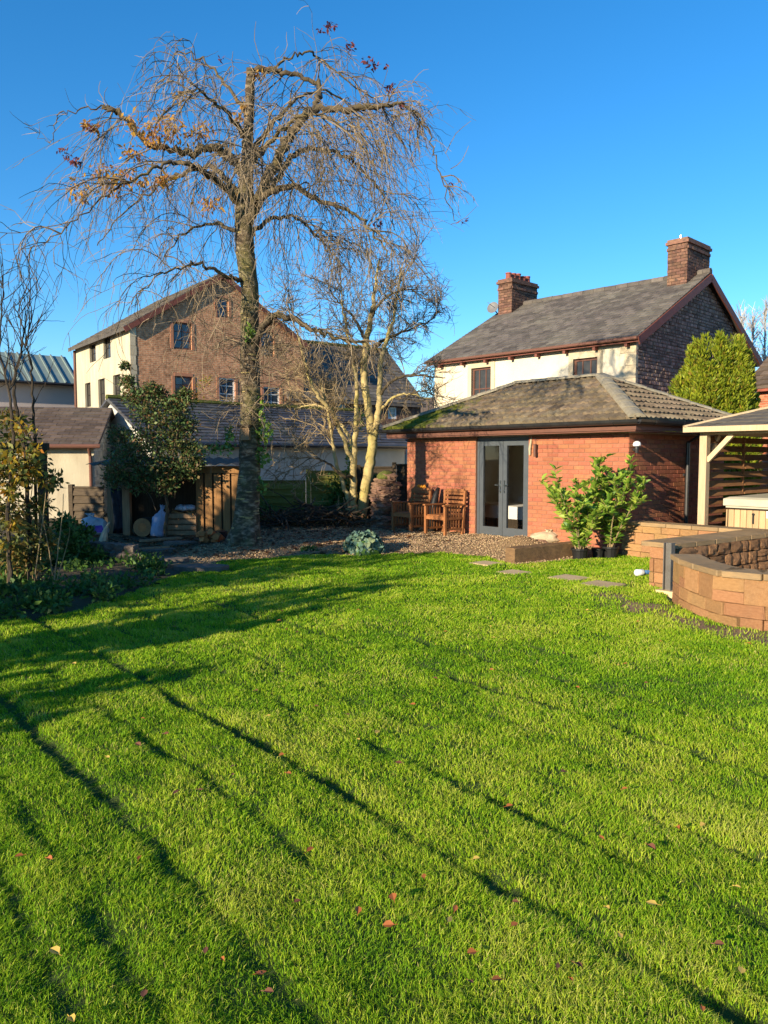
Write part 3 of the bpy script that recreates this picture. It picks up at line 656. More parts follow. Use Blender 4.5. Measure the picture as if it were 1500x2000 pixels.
# ------------------------------------------------------------------ loose gravel stones
def pebbles(name, K, xr, yr, keep, size, m):
    x = rng.uniform(*xr,K); y = rng.uniform(*yr,K); k = keep(x,y); x,y = x[k],y[k]; n = len(x); z = terrain_z(x,y)
    oc = np.array([(1,0,0),(0,1,0),(-1,0,0),(0,-1,0),(0,0,0.75),(0,0,-0.5)],float)
    s_ = size*(0.6+0.8*rng.random(n)); an = rng.random(n)*2*PI
    asp = np.stack([np.ones(n),0.6+0.4*rng.random(n),0.5+0.4*rng.random(n)],-1)
    V = oc[None]*asp[:,None]*s_[:,None,None] + rng.normal(size=(n,6,3))*s_[:,None,None]*0.12
    c_, s2 = np.cos(an)[:,None], np.sin(an)[:,None]
    X_, Y_ = V[...,0]*c_-V[...,1]*s2, V[...,0]*s2+V[...,1]*c_
    V = np.stack([X_+x[:,None],Y_+y[:,None],V[...,2]+(z+s_*0.3)[:,None]],-1)
    fc = np.array([(0,1,4),(1,2,4),(2,3,4),(3,0,4),(1,0,5),(2,1,5),(3,2,5),(0,3,5)])
    F3 = (np.arange(n)*6)[:,None,None] + fc[None]
    return numpy_mesh(name, V.reshape(-1,3), F3.reshape(-1,3), m, origin=(0,0,0))
o = pebbles('gravel_stones', 26000, (-3.2,4.2), (11.5,17.5), lambda x,y: (poly_sd(x,y) > 0.0) & ~bedline(x,y), 0.017, 'pebble')
tag(o, 'loose beige gravel stones in front of the brick annex', 'gravel', kind='stuff')

# ------------------------------------------------------------------ brick annex with hipped tile roof
TH = math.radians(49.5)
DF = (math.cos(TH), -math.sin(TH)); DS = (math.sin(TH), math.cos(TH))
D0 = at(980, 895, 14.86)
sL, sR = line_s(795, D0, DF), line_s(1228, D0, DF)
PL = (D0.x + DF[0]*sL, D0.y + DF[1]*sL); LEN = sR - sL
A = Fr(PL, DF)                                    # front wall frame, s from the left corner
DEP, WH = 3.35, 2.02
da, db = line_s(929, PL, DF), line_s(1032, PL, DF)  # door opening
annex = thing('brick_annex', 'single storey red brick annex with hipped mossy tile roof and grey double doors', 'building', (*PL, 0.0))
AS = A.side(LEN)
# walls: real brick courses laid over mortar cores
wf = MB(); TW = 0.24
wf.fbox(A, 0.008, da, 0.008, TW, -0.1, WH); fw = wf.build('front_wall', 'mortar', annex)
wf = MB(); wf.fbox(A, db, LEN-0.008, 0.008, TW, -0.1, WH); fw2 = wf.build('front_wall', 'mortar', annex)
ws = MB(); ws.fbox(A, LEN-TW, LEN-0.008, TW, DEP-TW, -0.1, WH); sw = ws.build('side_wall', 'mortar', annex)
wb = MB(); wb.fbox(A, 0.0, LEN-0.008, DEP-TW, DEP, -0.1, WH); wb.build('rear_wall', 'mortar', annex)
wl_ = MB(); wl_.fbox(A, 0.0, TW, TW, DEP-TW, -0.1, WH); wl_.build('end_wall', 'mortar', annex)
BL, BH, BJ = 0.225, 0.075, 0.010
bm_ = block_mesh('brick', 'brick', 0.004, (BL-BJ, 0.06, BH-BJ)); bh_ = block_mesh('brick_half', 'brick', 0.004, (BL/2-BJ, 0.06, BH-BJ))
bricks = []
def lay(fr, s0, s1, parent):
    rows = int((WH+0.05)/BH)
    for r in range(rows):
        z = -0.03 + BH*(r+0.5); x = s0 + (0 if r%2 == 0 else -BL/2)
        while x < s1 - 0.02:
            a, b = max(x, s0), min(x+BL, s1)
            if b-a > 0.05: bricks.append((fr, a, b, z, parent))
            x += BL
lay(A, 0.0, da, fw); lay(A, db, LEN, fw2); lay(AS, 0.0, DEP, sw)
bricks.sort(key=lambda q: (q[0].w((q[1]+q[2])/2,0,q[3]) - cam.location).length)
near = [b for b in bricks if b[4] is sw][:260] ; nf = [b for b in bricks if b[4] is fw][:280] + [b for b in bricks if b[4] is fw2][:280]
ind = set(id(b) for b in near+nf)
for b in near+nf:
    fr, a, e, z, par = b; full = (e-a) > BL*0.75
    me = bm_ if full else bh_; w0 = (BL-BJ) if full else (BL/2-BJ)
    piece('brick', me, par, fr.w((a+e)/2, 0.028+random.uniform(-.0015,.0015), z), (0,0,fr.rz()), ((e-a-BJ)/w0,1,1))
for par in (fw, fw2, sw):
    mb = MB()
    for b in bricks:
        if b[4] is par and id(b) not in ind:
            fr, a, e, z, _ = b; mb.fbox(fr, a+BJ/2, e-BJ/2, -0.002, 0.05, z-BH/2+BJ/2, z+BH/2-BJ/2)
    if mb.v: mb.build('brick_courses', 'brick', par)['kind'] = 'stuff'
# double doors
dr = MB(); DB, DT = 0.09, WH-0.005
dr.fbox(A, da+.003, da+.06, .05, .13, DB-.08, DT); dr.fbox(A, db-.06, db-.003, .05, .13, DB-.08, DT); dr.fbox(A, da+.06, db-.06, .05, .13, DT-.06, DT); dr.fbox(A, da+.06, db-.06, .03, .14, DB-.08, DB)
frame = dr.build('door_frame', 'frame_grey', annex)
mid = (da+db)/2
for (x0,x1,hs) in ((da+.062, mid-.004, 1), (mid+.004, db-.062, -1)):
    q = MB(); st = .095
    q.fbox(A,x0,x0+st,.058,.115,DB+.004,DT-.064); q.fbox(A,x1-st,x1,.058,.115,DB+.004,DT-.064)
    q.fbox(A,x0+st,x1-st,.058,.115,DB+.004,DB+.16); q.fbox(A,x0+st,x1-st,.058,.115,DT-.17,DT-.064)
    leaf = q.build('door', 'frame_grey', annex)
    g = MB(); g.poly([A.w(x0+st-.01,.085,DB+.15),A.w(x1-st+.01,.085,DB+.15),A.w(x1-st+.01,.085,DT-.16),A.w(x0+st-.01,.085,DT-.16)]); g.build('pane','door_glass',leaf)
    hx = x1-st*.5 if hs > 0 else x0+st*.5
    h = MB(); h.fbox(A,hx-.016,hx+.016,.045,.058,.93,1.17); h.bar(A.w(hx,.03,1.08),A.w(hx,.058,1.08),.02,.02); h.bar(A.w(hx,.02,1.08),A.w(hx-hs*.12,.02,1.08),.018,.02)
    h.tube([A.w(hx,.03,.97),A.w(hx,.058,.97)],.014,8)
    h.build('handle','chrome',leaf)
# room seen through the glass
rm = MB(); rm.fbox(A, TW, LEN-TW, TW, DEP-TW, -0.02, 0.10); rm.build('room_floor','room_floor',annex)
rw = MB(); rw.fbox(A, TW, LEN-TW, DEP-TW-.03, DEP-TW-.005, .10, WH-.02); rw.fbox(A, TW+.004, TW+.03, TW+.004, DEP-TW-.03, .10, WH-.02); rw.fbox(A, LEN-TW-.03, LEN-TW-.004, TW+.004, DEP-TW-.03, .10, WH-.02)
rw.build('room_lining','room_wall',annex)
rc = MB(); rc.fbox(A, 0.0, LEN, 0.0, DEP, WH+.004, WH+.05); rc.build('ceiling_board','room_wall',annex)
bed = thing('bed', 'white covered bed standing inside the annex behind the glass doors', 'bed', A.w(mid-1.2,1.6,.10))
q = MB(); q.fbox(A, mid-1.55, mid+.1, .75, 2.6, .16, .36)
for (a,b) in ((mid-1.5,.8),(mid-.0,.8),(mid-1.5,2.5),(mid-.0,2.5)): q.fbox(A,a,a+.06,b,b+.06,.10,.16)
q.build('bed_base','timber_dark',bed)
q = MB(); q.fbox(A, mid-1.57, mid+.12, .73, 2.62, .362, .62); q.build('mattress','linen',bed)
q = MB(); q.fbox(A, mid-1.4, mid-.8, 2.2, 2.55, .622, .74); q.build('pillow','linen',bed)
# roof
OV, EZ, RQ, RZ = 0.36, 2.22, 2.03, 3.17
e0, e1, t0, t1 = -OV, LEN+OV, -OV, DEP+OV
RQ = (t1-t0)/2; r0, r1 = e0+RQ, e1-RQ
pe = [A.w(e0,t0,EZ), A.w(e1,t0,EZ), A.w(e1,t1,EZ), A.w(e0,t1,EZ)]; pr = [A.w(r0,t0+RQ,RZ), A.w(r1,t0+RQ,RZ)]
mb = MB(); dn = Vector((0,0,0.02))
for q in ([pe[0],pe[1],pr[1],pr[0]],[pe[1],pe[2],pr[1]],[pe[2],pe[3],pr[0],pr[1]],[pe[3],pe[0],pr[0]]): mb.poly([p-dn for p in q])
mb.poly([A.w(e0,t0,EZ-.05),A.w(e0,t1,EZ-.05),A.w(e1,t1,EZ-.05),A.w(e1,t0,EZ-.05)])
roof = mb.build('roof', 'roof_tile', annex)
tm = MATS['roof_tile']
# moss grows over the left hip end: blend by distance along the roof
n_, l_ = tm.node_tree.nodes, tm.node_tree.links; b_ = n_['Principled BSDF']; src = b_.inputs['Base Color'].links[0].from_socket
geo = n_.new('ShaderNodeNewGeometry'); sub = n_.new('ShaderNodeVectorMath'); sub.operation = 'DISTANCE'; sub.inputs[1].default_value = tuple(A.w(-0.3,0.3,2.4)); l_.new(geo.outputs['Position'], sub.inputs[0])
mr_ = n_.new('ShaderNodeMapRange'); mr_.inputs[1].default_value = 0.6; mr_.inputs[2].default_value = 2.6; mr_.inputs[3].default_value = 0.24; mr_.inputs[4].default_value = -0.14; l_.new(sub.outputs['Value'], mr_.inputs[0])
nz = n_.new('ShaderNodeTexNoise'); nz.inputs['Scale'].default_value = 3.2; nz.inputs['Detail'].default_value = 8; nz.inputs['Roughness'].default_value = 0.7; l_.new(geo.outputs['Position'], nz.inputs['Vector'])
ad = n_.new('ShaderNodeMath'); ad.operation = 'ADD'; l_.new(mr_.outputs[0], ad.inputs[0]); l_.new(nz.outputs['Fac'], ad.inputs[1])
m5 = n_.new('ShaderNodeMapRange'); m5.inputs[1].default_value = 0.52; m5.inputs[2].default_value = 0.66; l_.new(ad.outputs[0], m5.inputs[0])
mx_ = n_.new('ShaderNodeMix'); mx_.data_type = 'RGBA'; l_.new(m5.outputs[0], mx_.inputs['Factor']); l_.new(src, mx_.inputs['A']); mx_.inputs['B'].default_value = (0.12,0.135,0.02,1); l_.new(mx_.outputs['Result'], b_.inputs['Base Color'])
def tiles(P0, a, la, inset, up, lu, parent, individual):
    """courses of profiled tiles on a hipped slope; a along the eave, up the slope, inset = how fast the hips close in per metre of slope"""
    a, up = a.normalized(), up.normalized(); nrm = a.cross(up).normalized()
    if nrm.z < 0: nrm = -nrm
    g, w = 0.268, 0.30; rows = int(math.ceil(lu/g)); joined = MB()
    prof = [(0,0),(.06,.016),(.13,.026),(.20,.016),(.27,.0),(.46,.0),(.53,.016),(.62,.028),(.72,.016),(.80,.0),(1.0,0.0)]
    for j in range(rows):
        v0, v1 = j*g-0.02, min((j+1)*g+0.01, lu); x = -w*0.25*(j%3)
        while x < la:
            tgt = MB() if individual else joined; top=[]; bot=[]; base=[]
            dj = random.uniform(-.005,.005); vj = random.uniform(-.008,.008)
            for (f,hh) in prof:
                xx = x + w*f*0.985
                def cl(v): return min(max(xx, inset*max(v,0)), la-inset*max(v,0))
                bot.append(P0+a*cl(v0)+up*(v0+vj)+nrm*(0.052+hh+dj)); top.append(P0+a*cl(v1)+up*v1+nrm*(0.020+hh*0.9+dj)); base.append(P0+a*cl(v0)+up*(v0+vj)+nrm*0.012)
            if (bot[-1]-bot[0]).length > 0.02:
                i = tgt.add(bot+top+base); k = len(prof)
                for r in range(k-1):
                    tgt.f += [(i+r,i+r+1,i+k+r+1,i+k+r),(i+2*k+r,i+2*k+r+1,i+r+1,i+r)]; tgt.uv += [None,None]
                if individual: tgt.build('roof_tile','roof_tile',parent,smooth=False)
            x += w
    if not individual and joined.v: joined.build('rear_roof_tiles','roof_tile',parent)['kind'] = 'stuff'
sl = math.hypot(RQ, RZ-EZ); k_in = RQ/sl
av, bv = Vector((*DF,0)), Vector((*DS,0))
upf = (bv*RQ + Vector((0,0,RZ-EZ))); ups = (-av*RQ + Vector((0,0,RZ-EZ)))
tiles(pe[0], av, e1-e0, k_in, upf, sl, roof, True)
tiles(pe[1], bv, t1-t0, k_in, ups, sl, roof, True)
tiles(pe[2], -av, e1-e0, k_in, (-bv*RQ+Vector((0,0,RZ-EZ))), sl, roof, False)
tiles(pe[3], -bv, t1-t0, k_in, (av*RQ+Vector((0,0,RZ-EZ))), sl, roof, False)
def ridge_run(p, q, name, step=0.38, r=0.105):
    d = (q-p); n = max(1,int(d.length/step)); 
    for i in range(n):
        c0, c1 = p+d*(i/n), p+d*((i+1)/n); ax_ = d.normalized(); sd_ = ax_.cross(Vector((0,0,1))).normalized(); u_ = sd_.cross(ax_).normalized()
        mb = MB(); A0=[];A1=[]
        for t in range(8):
            an = PI*t/7; o_ = sd_*math.cos(an)*r*1.25 + u_*(math.sin(an)*r*0.62 + 0.026)
            A0.append(c0+o_*1.06+u_*.006); A1.append(c1+ax_*0.02+o_)
        j = mb.add(A0+A1)
        for t in range(7): mb.f.append((j+t,j+t+1,j+8+t+1,j+8+t)); mb.uv.append(None)
        mb.f.append(tuple(j+t for t in range(7,-1,-1))); mb.uv.append(None)
        mb.build(name,'hip_mortar',roof)
ridge_run(pr[0], pr[1], 'ridge_tile')
for (p,q) in ((pe[0],pr[0]),(pe[1],pr[1]),(pe[2],pr[1]),(pe[3],pr[0])): ridge_run(p, q, 'hip_tile')
# gutters, fascia, downpipe
def gutter(fr, s0, s1, t, z, nm='gutter'):
    mb = MB(); n = 7; A0=[];A1=[]
    for k in range(n):
        an = PI + PI*k/(n-1); A0.append(fr.w(s0, t+math.cos(an)*.078, z+math.sin(an)*.078)); A1.append(fr.w(s1, t+math.cos(an)*.078, z+math.sin(an)*.078))
    B0=[];B1=[]
    for k in range(n):
        an = PI + PI*k/(n-1); B0.append(fr.w(s0, t+math.cos(an)*.070, z+.002+math.sin(an)*.070)); B1.append(fr.w(s1, t+math.cos(an)*.070, z+.002+math.sin(an)*.070))
    i = mb.add(A0+A1+B0+B1)
    for k in range(n-1):
        mb.f += [(i+k,i+k+1,i+n+k+1,i+n+k),(i+2*n+k+1,i+2*n+k,i+3*n+k,i+3*n+k+1),(i+k+1,i+k,i+2*n+k,i+2*n+k+1),(i+n+k,i+n+k+1,i+3*n+k+1,i+3*n+k)]; mb.uv += [None]*4
    gt = mb.build(nm,'gutter_black',annex)
    x = s0+0.45
    while x < s1-0.2:
        q = MB(); q.tube([fr.w(x,t-.072,z+.006),fr.w(x,t-.07,z-.04),fr.w(x,t-.03,z-.072),fr.w(x,t+.05,z-.06)],.008,5); q.build('bracket','gutter_black',gt); x += 0.9
gutter(A, e0-.05, e1+.06, t0-.035, EZ-.005)
AE = A.side(LEN); gutter(AE, t0-.05, t1, -OV-.035, EZ-.005)
mb = MB(); mb.fbox(A, e0+.04, e1-.04, t0+.04, t0+.065, EZ-.165, EZ-.052); mb.build('fascia','fascia_brown',annex)
mb = MB(); mb.fbox(AE, t0+.066, t1-.04, -OV+.04, -OV+.065, EZ-.165, EZ-.052); mb.build('fascia','fascia_brown',annex)
mb = MB(); mb.fbox(A, e0+.04, e1-.066, t0+.066, -.004, WH+.012, WH+.03); mb.fbox(AE, .0, t1-.04, -OV+.066, -.004, WH+.011, WH+.029); mb.build('soffit','fascia_brown',annex)
dp = line_s(1338, AS.P, AS.d)
mb = MB(); mb.tube([AS.w(dp,-OV-.03,EZ-.07),AS.w(dp,-OV-.03,EZ-.16),AS.w(dp,-.055,EZ-.34),AS.w(dp,-.055,-.05)],.036,10); mb.build('downpipe','gutter_black',annex)
mb = MB()
for z in (0.5,1.3): mb.fbox(AS,dp-.06,dp+.06,-.03,.0,z-.02,z+.02)
mb.build('pipe_clip','gutter_black',annex)
# small wall fittings
lamp = thing('wall_lamp', 'small white dome lamp fixed beside the annex corner under the eaves', 'lamp', AS.w(.13,-.01,1.78))
mb = MB(); mb.lathe(AS.w(.13,-.07,1.80),[(0.065,0),(0.068,.03),(0.055,.065),(0.02,.085)],12); mb.build('lamp_shade','plastic_white',lamp,smooth=True)
mb = MB(); mb.lathe(AS.w(.13,-.07,1.69),[(0.03,0),(0.036,.06),(0.036,.109)],10); mb.bar(AS.w(.13,-.07,1.76),AS.w(.13,0.0,1.74),.03,.04); mb.build('lamp_body','gutter_black',lamp)
px_ = line_s(1049, PL, DF)
ch = thing('wind_chime', 'dark tube wind chime hanging on the annex wall beside the doors', 'wind chime', A.w(px_,-.06,1.63))
mb = MB(); mb.tube([A.w(px_,-.06,1.63),A.w(px_,-.06,1.86)],.028,8); mb.build('chime_body','frame_brown',ch)
mb = MB(); mb.tube([A.w(px_,-.06,1.86),A.w(px_,-.06,1.99),A.w(px_,.03,1.99)],.006,5); mb.build('chime_hook','gutter_black',ch)
px_ = line_s(1037, PL, DF)
mb = MB(); mb.tube([A.w(px_,-.03,1.66),A.w(px_,-.035,1.78),A.w(px_+.02,-.03,1.9),A.w(px_,0.01,2.0)],[.018,.026,.02,.008],7); tag(mb.build('hanging_rope','canvas_beige'), 'short pale twist of rope hanging at the top of the door frame', 'rope')
q0 = line_s(1252, AS.P, AS.d); 
mb = MB(); mb.bar(AS.w(q0-.12,-.06,.98),AS.w(q0+.15,-.02,1.22),.035,.02); tag(mb.build('wooden_stake','timber_pale'), 'short pale wooden stake leaning on the annex side wall behind the laurel', 'stake')
# ------------------------------------------------------------------ cream farmhouse behind
HR = at(1237, 895, 22.8)
HF = (math.cos(math.radians(46)), -math.sin(math.radians(46)))
hs = line_s(850, HR, HF); HP = (HR.x+HF[0]*hs, HR.y+HF[1]*hs); HL = -hs; H = Fr(HP, HF); HD, HE, HZ = 9.0, 5.16, 7.62
house = thing('cream_farmhouse', 'cream rendered farmhouse with long slate roof and two brick chimneys', 'house', (*HP,-.1))
def wspan(fr, x0, x1): return line_s(x0,fr.P,fr.d), line_s(x1,fr.P,fr.d)
def depth_at(fr, s): return fr.w(s,0,0).y
w1 = wspan(H,920,958); w2 = wspan(H,1117,1164)
zt1 = hz(720, depth_at(H,w1[0])); zt2 = hz(702, depth_at(H,w2[0]))
ops = [(w1[0],w1[1],zt1-1.45,zt1),(w2[0],w2[1],zt2-1.35,zt2)]
wall(H,[(0,-.1),(HL,-.1),(HL,HE),(0,HE)],ops,0.14).build('front_wall','render_cream',house)
HS = H.side(HL); gb = [(0,-.1),(HD,-.1),(HD,HE),(HD/2,HZ-.12),(0,HE)]
wall(HS,gb,[]).build('gable_wall','lime_mortar',house)
rubble('gable_stones','rubble',house,HS,gb,w=(0.10,0.28),h=(0.07,0.14),depth=0.035)
wall(Fr(H.w(HL,HD,0).xy,(-HF[0],-HF[1])),[(0,-.1),(HL,-.1),(HL,HE),(0,HE)],[]).build('rear_wall','render_cream',house)
wall(Fr(H.w(0,HD,0).xy,(-H.n.x,-H.n.y)),[(0,-.1),(HD,-.1),(HD,HE),(HD/2,HZ-.12),(0,HE)],[]).build('gable_wall','render_cream',house)
for o in ops:
    wn_ = window(house,H,o,'frame_brown','window_glass',3,2,depth=0.10,edge=.075,bar=.04)
    q = MB(); a,b,c_,d_ = o; e=.16
    q.fbox(H,a-e,a,-.03,.09,c_-.12,d_+.2); q.fbox(H,b,b+e,-.03,.09,c_-.12,d_+.2); q.fbox(H,a+.001,b-.001,-.03,.06,d_+.001,d_+.2); q.build('surround','stone_trim',wn_)
q = MB()
for k in range(14):
    z = -.1+k*.37; L_ = .5 if k%2 else .34
    if z+.36 < HE-.06: q.fbox(H,HL-L_,HL+.025,-.025,.1,z,z+.36)
q.build('quoins','stone_trim',house)
q = MB()
for k in range(14):
    z = -.1+k*.37; L_ = .5 if k%2 else .34
    if z+.36 < HE-.06: q.fbox(H,-.02,L_,-.025,.1,z,z+.36)
q.build('quoins','stone_trim',house)
ov, og = .28, .22; pitch_ = (HZ-HE)/(HD/2); ez = HE-ov*pitch_+.12
upv = Vector((H.n.x*(HD/2+ov), H.n.y*(HD/2+ov), HZ-ez+.1)); lu = upv.length
mb = MB(); q = [H.w(-og,-ov,ez),H.w(HL+og,-ov,ez),H.w(HL+og,HD/2,HZ+.1),H.w(-og,HD/2,HZ+.1)]; q2 = [H.w(HL+og,HD+ov,ez),H.w(-og,HD+ov,ez)]
mb.poly(q); mb.poly([q2[0],q2[1],q[3],q[2]])
dn = Vector((0,0,.1)); mb.poly([p-dn for p in q][::-1]); mb.poly([p-dn for p in [q2[0],q2[1],q[3],q[2]]][::-1]); mb.poly([q[0],q[1],q[1]-dn,q[0]-dn])
hroof = mb.build('roof','roof_slate',house)
slates('roof_slates','roof_slate',hroof,q[0],Vector((HF[0],HF[1],0)),upv,HL+2*og,lu,.29,.21,th=.016)
mb = MB()
k = 0; x = -og
while x < HL+og-.1:
    x1_ = min(x+.45,HL+og)
    mb.tube([H.w(x,HD/2,HZ+.12),H.w(x1_-.01,HD/2,HZ+.12+random.uniform(-.01,.01))],.11,8); x += .45
mb.build('ridge_tiles','roof_slate',hroof)
# bargeboards on the right gable
for (ta,tb) in ((-ov,HD/2),(HD+ov,HD/2)):
    mb = MB(); p = H.w(HL+og+.012,ta,ez-.14); r = H.w(HL+og+.012,tb,HZ-.08); mb.bar(p,r,.045,.24); mb.build('bargeboard','barge_red',hroof)
mb = MB(); mb.fbox(H,-og+.02,HL+og-.02,-ov+.02,-ov+.05,ez-.16,ez-.102); mb.build('fascia','barge_red',house)
x = .3
while x < HL:
    mb = MB(); mb.fbox(H,x,x+.09,-ov+.055,-.028,ez-.26,ez-.12); mb.build('bracket','barge_red',house); x += 1.05
mb = MB(); mb.tube([H.w(-og,-ov-.06,ez-.06),H.w(HL+og,-ov-.06,ez-.06)],.05,8); mb.build('gutter','fascia_brown',house)
cb = block_mesh('brick','chimney_brick',.008,(.29,.06,.085))
def chimney(s, zb, zt, pots, metal):
    c0, c1, ta, tb = s-.33, s+.33, HD/2-.85, HD/2+.85
    core = MB(); core.fbox(H,c0+.02,c1-.02,ta+.02,tb-.02,zb,zt-.1); ck = core.build('chimney','lime_mortar',house)
    jn = MB(); z = zb; r = 0
    while z < zt-.18:
        stp = .04 if zt-.45 < z < zt-.38 else 0.0
        for (fr_,L_) in ((Fr(H.w(c0,ta,0).xy,HF),.66),(Fr(H.w(c1,ta,0).xy,(H.n.x,H.n.y)),1.7),(Fr(H.w(c1,tb,0).xy,(-HF[0],-HF[1])),.66),(Fr(H.w(c0,tb,0).xy,(-H.n.x,-H.n.y)),1.7)):
            x = 0 if r%2 else -.15
            while x < L_-.02:
                a_,b_2 = max(x,0),min(x+.3,L_); jn.fbox(fr_,a_+.006,b_2-.006,-stp-random.uniform(0,.012),.05,z+.006,z+.094); x += .3
        z += .10; r += 1
    o = jn.build('chimney_bricks','chimney_brick',ck); o['kind'] = 'stuff'
    cp = MB(); cp.fbox(H,c0-.06,c1+.06,ta-.06,tb+.06,zt-.19,zt-.1); cp.fbox(H,c0-.02,c1+.02,ta-.02,tb+.02,zt-.099,zt-.02); cp.build('chimney_cap','chimney_brick',ck)
    for k in range(pots):
        tt = ta+.22+k*(1.26/max(1,pots-1)); c_ = H.w(s,tt,zt-.02); pm = MB(); hh = random.uniform(.26,.36)
        if metal: pm.tube([c_,c_+Vector((0,0,.14))],.045,8); pm.build('flue','chrome',ck)
        else: pm.lathe(c_,[(.13,0),(.115,.06),(.105,hh-.05),(.125,hh-.04),(.12,hh),(.08,hh+.001)],12); pm.build('chimney_pot','chimney_pot',ck,smooth=False)
chimney(HL-.55, HZ-.9, 8.80, 4, True); chimney(.35, HZ-.9, 8.66, 5, False)
dish = thing('satellite_dish', 'grey satellite dish fixed to the left chimney of the farmhouse', 'satellite dish', at(962,600,31.2))
c_ = at(961,599,31.0); mb = MB(); ax_ = Vector((-.5,-.8,.3)).normalized(); u_ = ax_.orthogonal().normalized(); v_ = ax_.cross(u_); rings=[]
for r in (0.0,.07,.14,.2,.24):
    i0 = mb.add([c_ + (u_*math.cos(2*PI*k/16)+v_*math.sin(2*PI*k/16))*max(r,.004) - ax_*(.12-r*r) for k in range(16)]); rings.append(i0)
for a_,b_2 in zip(rings,rings[1:]):
    for k in range(16): mb.f.append((a_+k,a_+(k+1)%16,b_2+(k+1)%16,b_2+k)); mb.uv.append(None)
mb.build('reflector','dish_grey',dish,smooth=True)
mb = MB(); mb.tube([c_-ax_*.12,c_-ax_*.35+Vector((.1,.1,-.1)),at(985,612,31.6)],.025,6); mb.tube([c_-v_*.3,c_+ax_*.3],.012,5); mb.build('dish_arm','dish_grey',dish)
# low extension on the left of the farmhouse
ex = thing('house_extension', 'low white extension at the left end of the farmhouse, mostly behind the annex', 'extension', H.w(-2.5,.5,-.1))
xs_ = line_s(782,H.P,H.d); mb = MB(); mb.fbox(H,xs_,-.25,.3,4.3,-.1,2.25); mb.build('wall','render_cream',ex)
mb = MB(); mb.hexa([H.w(xs_-.15,.1,2.252),H.w(-.25,.1,2.252),H.w(-.25,4.5,2.252),H.w(xs_-.15,4.5,2.252),H.w(xs_-.15,.1,2.32),H.w(-.25,.1,2.32),H.w(-.25,4.5,2.7),H.w(xs_-.15,4.5,2.7)]); mb.build('roof','roof_slate',ex)
# ------------------------------------------------------------------ brick mill on the left, cream side wall
MC = at(260, 895, 34.7); t52 = math.radians(52.7)
MD = (math.cos(t52),-math.sin(t52)); ml = line_s(152,MC,MD); MF = Fr((MC.x+MD[0]*ml, MC.y+MD[1]*ml), MD); ML = -ml; ME = 7.5; MDp, MZ = 8.98, 10.33
mill = thing('brick_mill', 'tall brick mill with a cream side wall and slate gable roof', 'building', (MC.x,MC.y,-.1))
def pix_open(fr, x0,x1,y0,y1):
    a,b = wspan(fr,x0,x1); Y_ = depth_at(fr,(a+b)/2); return (a,b,hz(y1,Y_),hz(y0,Y_))
ops = [pix_open(MF,180,192,672,707),pix_open(MF,207,221,658,700),pix_open(MF,169,180,748,795),pix_open(MF,195,208,740,795),pix_open(MF,224,238,732,790)]
wall(MF,[(0,-.1),(ML,-.1),(ML,ME),(0,ME)],ops,.18).build('side_wall','render_old',mill)
for o in ops: window(mill,MF,o,'frame_dark','window_glass',1,2,depth=.13)
MG = MF.side(ML)
gops = [pix_open(MG,343,378,630,682),pix_open(MG,428,450,582,620),pix_open(MG,512,537,648,696),pix_open(MG,344,378,735,785),pix_open(MG,430,461,738,785),pix_open(MG,516,548,756,800)]
wall(MG,[(0,-.1),(MDp,-.1),(MDp,ME),(MDp/2,MZ),(0,ME)],gops,.16).build('gable_wall','mill_brick',mill)
for i,o in enumerate(gops):
    wn_ = window(mill,MG,o,'frame_brown' if i < 4 else 'frame_white','mill_glass',2 if i != 1 else 1,3 if i != 1 else 2,depth=.10,edge=.07)
    q = MB(); a,b,c_,d_ = o; e=.14; q.fbox(MG,a-e,a-.001,-.02,.05,c_,d_); q.fbox(MG,b+.001,b+e,-.02,.05,c_,d_); q.fbox(MG,a-.02,b+.02,-.02,.05,d_+.001,d_+.14); q.build('surround','jamb_orange',wn_)
q = MB()
for k in range(18):
    z=-.1+k*.42; L_=.26 if k%2 else .22
    if z+.4 < ME: q.fbox(MG,-.03,L_,-.02,.1,z,z+.41)
q.build('quoins','stone_trim',mill)
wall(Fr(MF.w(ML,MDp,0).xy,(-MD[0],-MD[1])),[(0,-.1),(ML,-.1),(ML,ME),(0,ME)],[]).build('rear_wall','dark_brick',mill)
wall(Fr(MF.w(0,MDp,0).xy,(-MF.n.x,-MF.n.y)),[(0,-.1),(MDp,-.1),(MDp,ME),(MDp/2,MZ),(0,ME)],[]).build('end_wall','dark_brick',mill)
ov = .3; pit = (MZ-ME)/(MDp/2); ez = ME-ov*pit
mb = MB(); q=[MF.w(-.2,-ov,ez+.1),MF.w(ML+.12,-ov,ez+.1),MF.w(ML+.12,MDp/2,MZ+.1),MF.w(-.2,MDp/2,MZ+.1)]; q2=[MF.w(ML+.12,MDp+ov,ez+.1),MF.w(-.2,MDp+ov,ez+.1)]
dn=Vector((0,0,.16)); mb.hexa([p-dn for p in q]+q); mb.hexa([p-dn for p in (q[3],q[2],q2[0],q2[1])]+[q[3],q[2],q2[0],q2[1]])
mr = mb.build('roof','roof_slate',mill)
slates('roof_slates','roof_slate',mr,q[0],Vector((*MD,0)),q[3]-q[0],ML+.32,(q[3]-q[0]).length,.4,.28)
for (ta,tb) in ((-ov,MDp/2),(MDp+ov,MDp/2)):
    mb=MB(); mb.bar(MF.w(ML+.15,ta,ez-.04),MF.w(ML+.15,tb,MZ-.04),.05,.22); mb.build('bargeboard','barge_red',mr)
mb=MB(); mb.tube([MF.w(.12,-.08,ez),MF.w(.12,-.08,-.1)],.06,6); mb.build('downpipe','fascia_brown',mill)
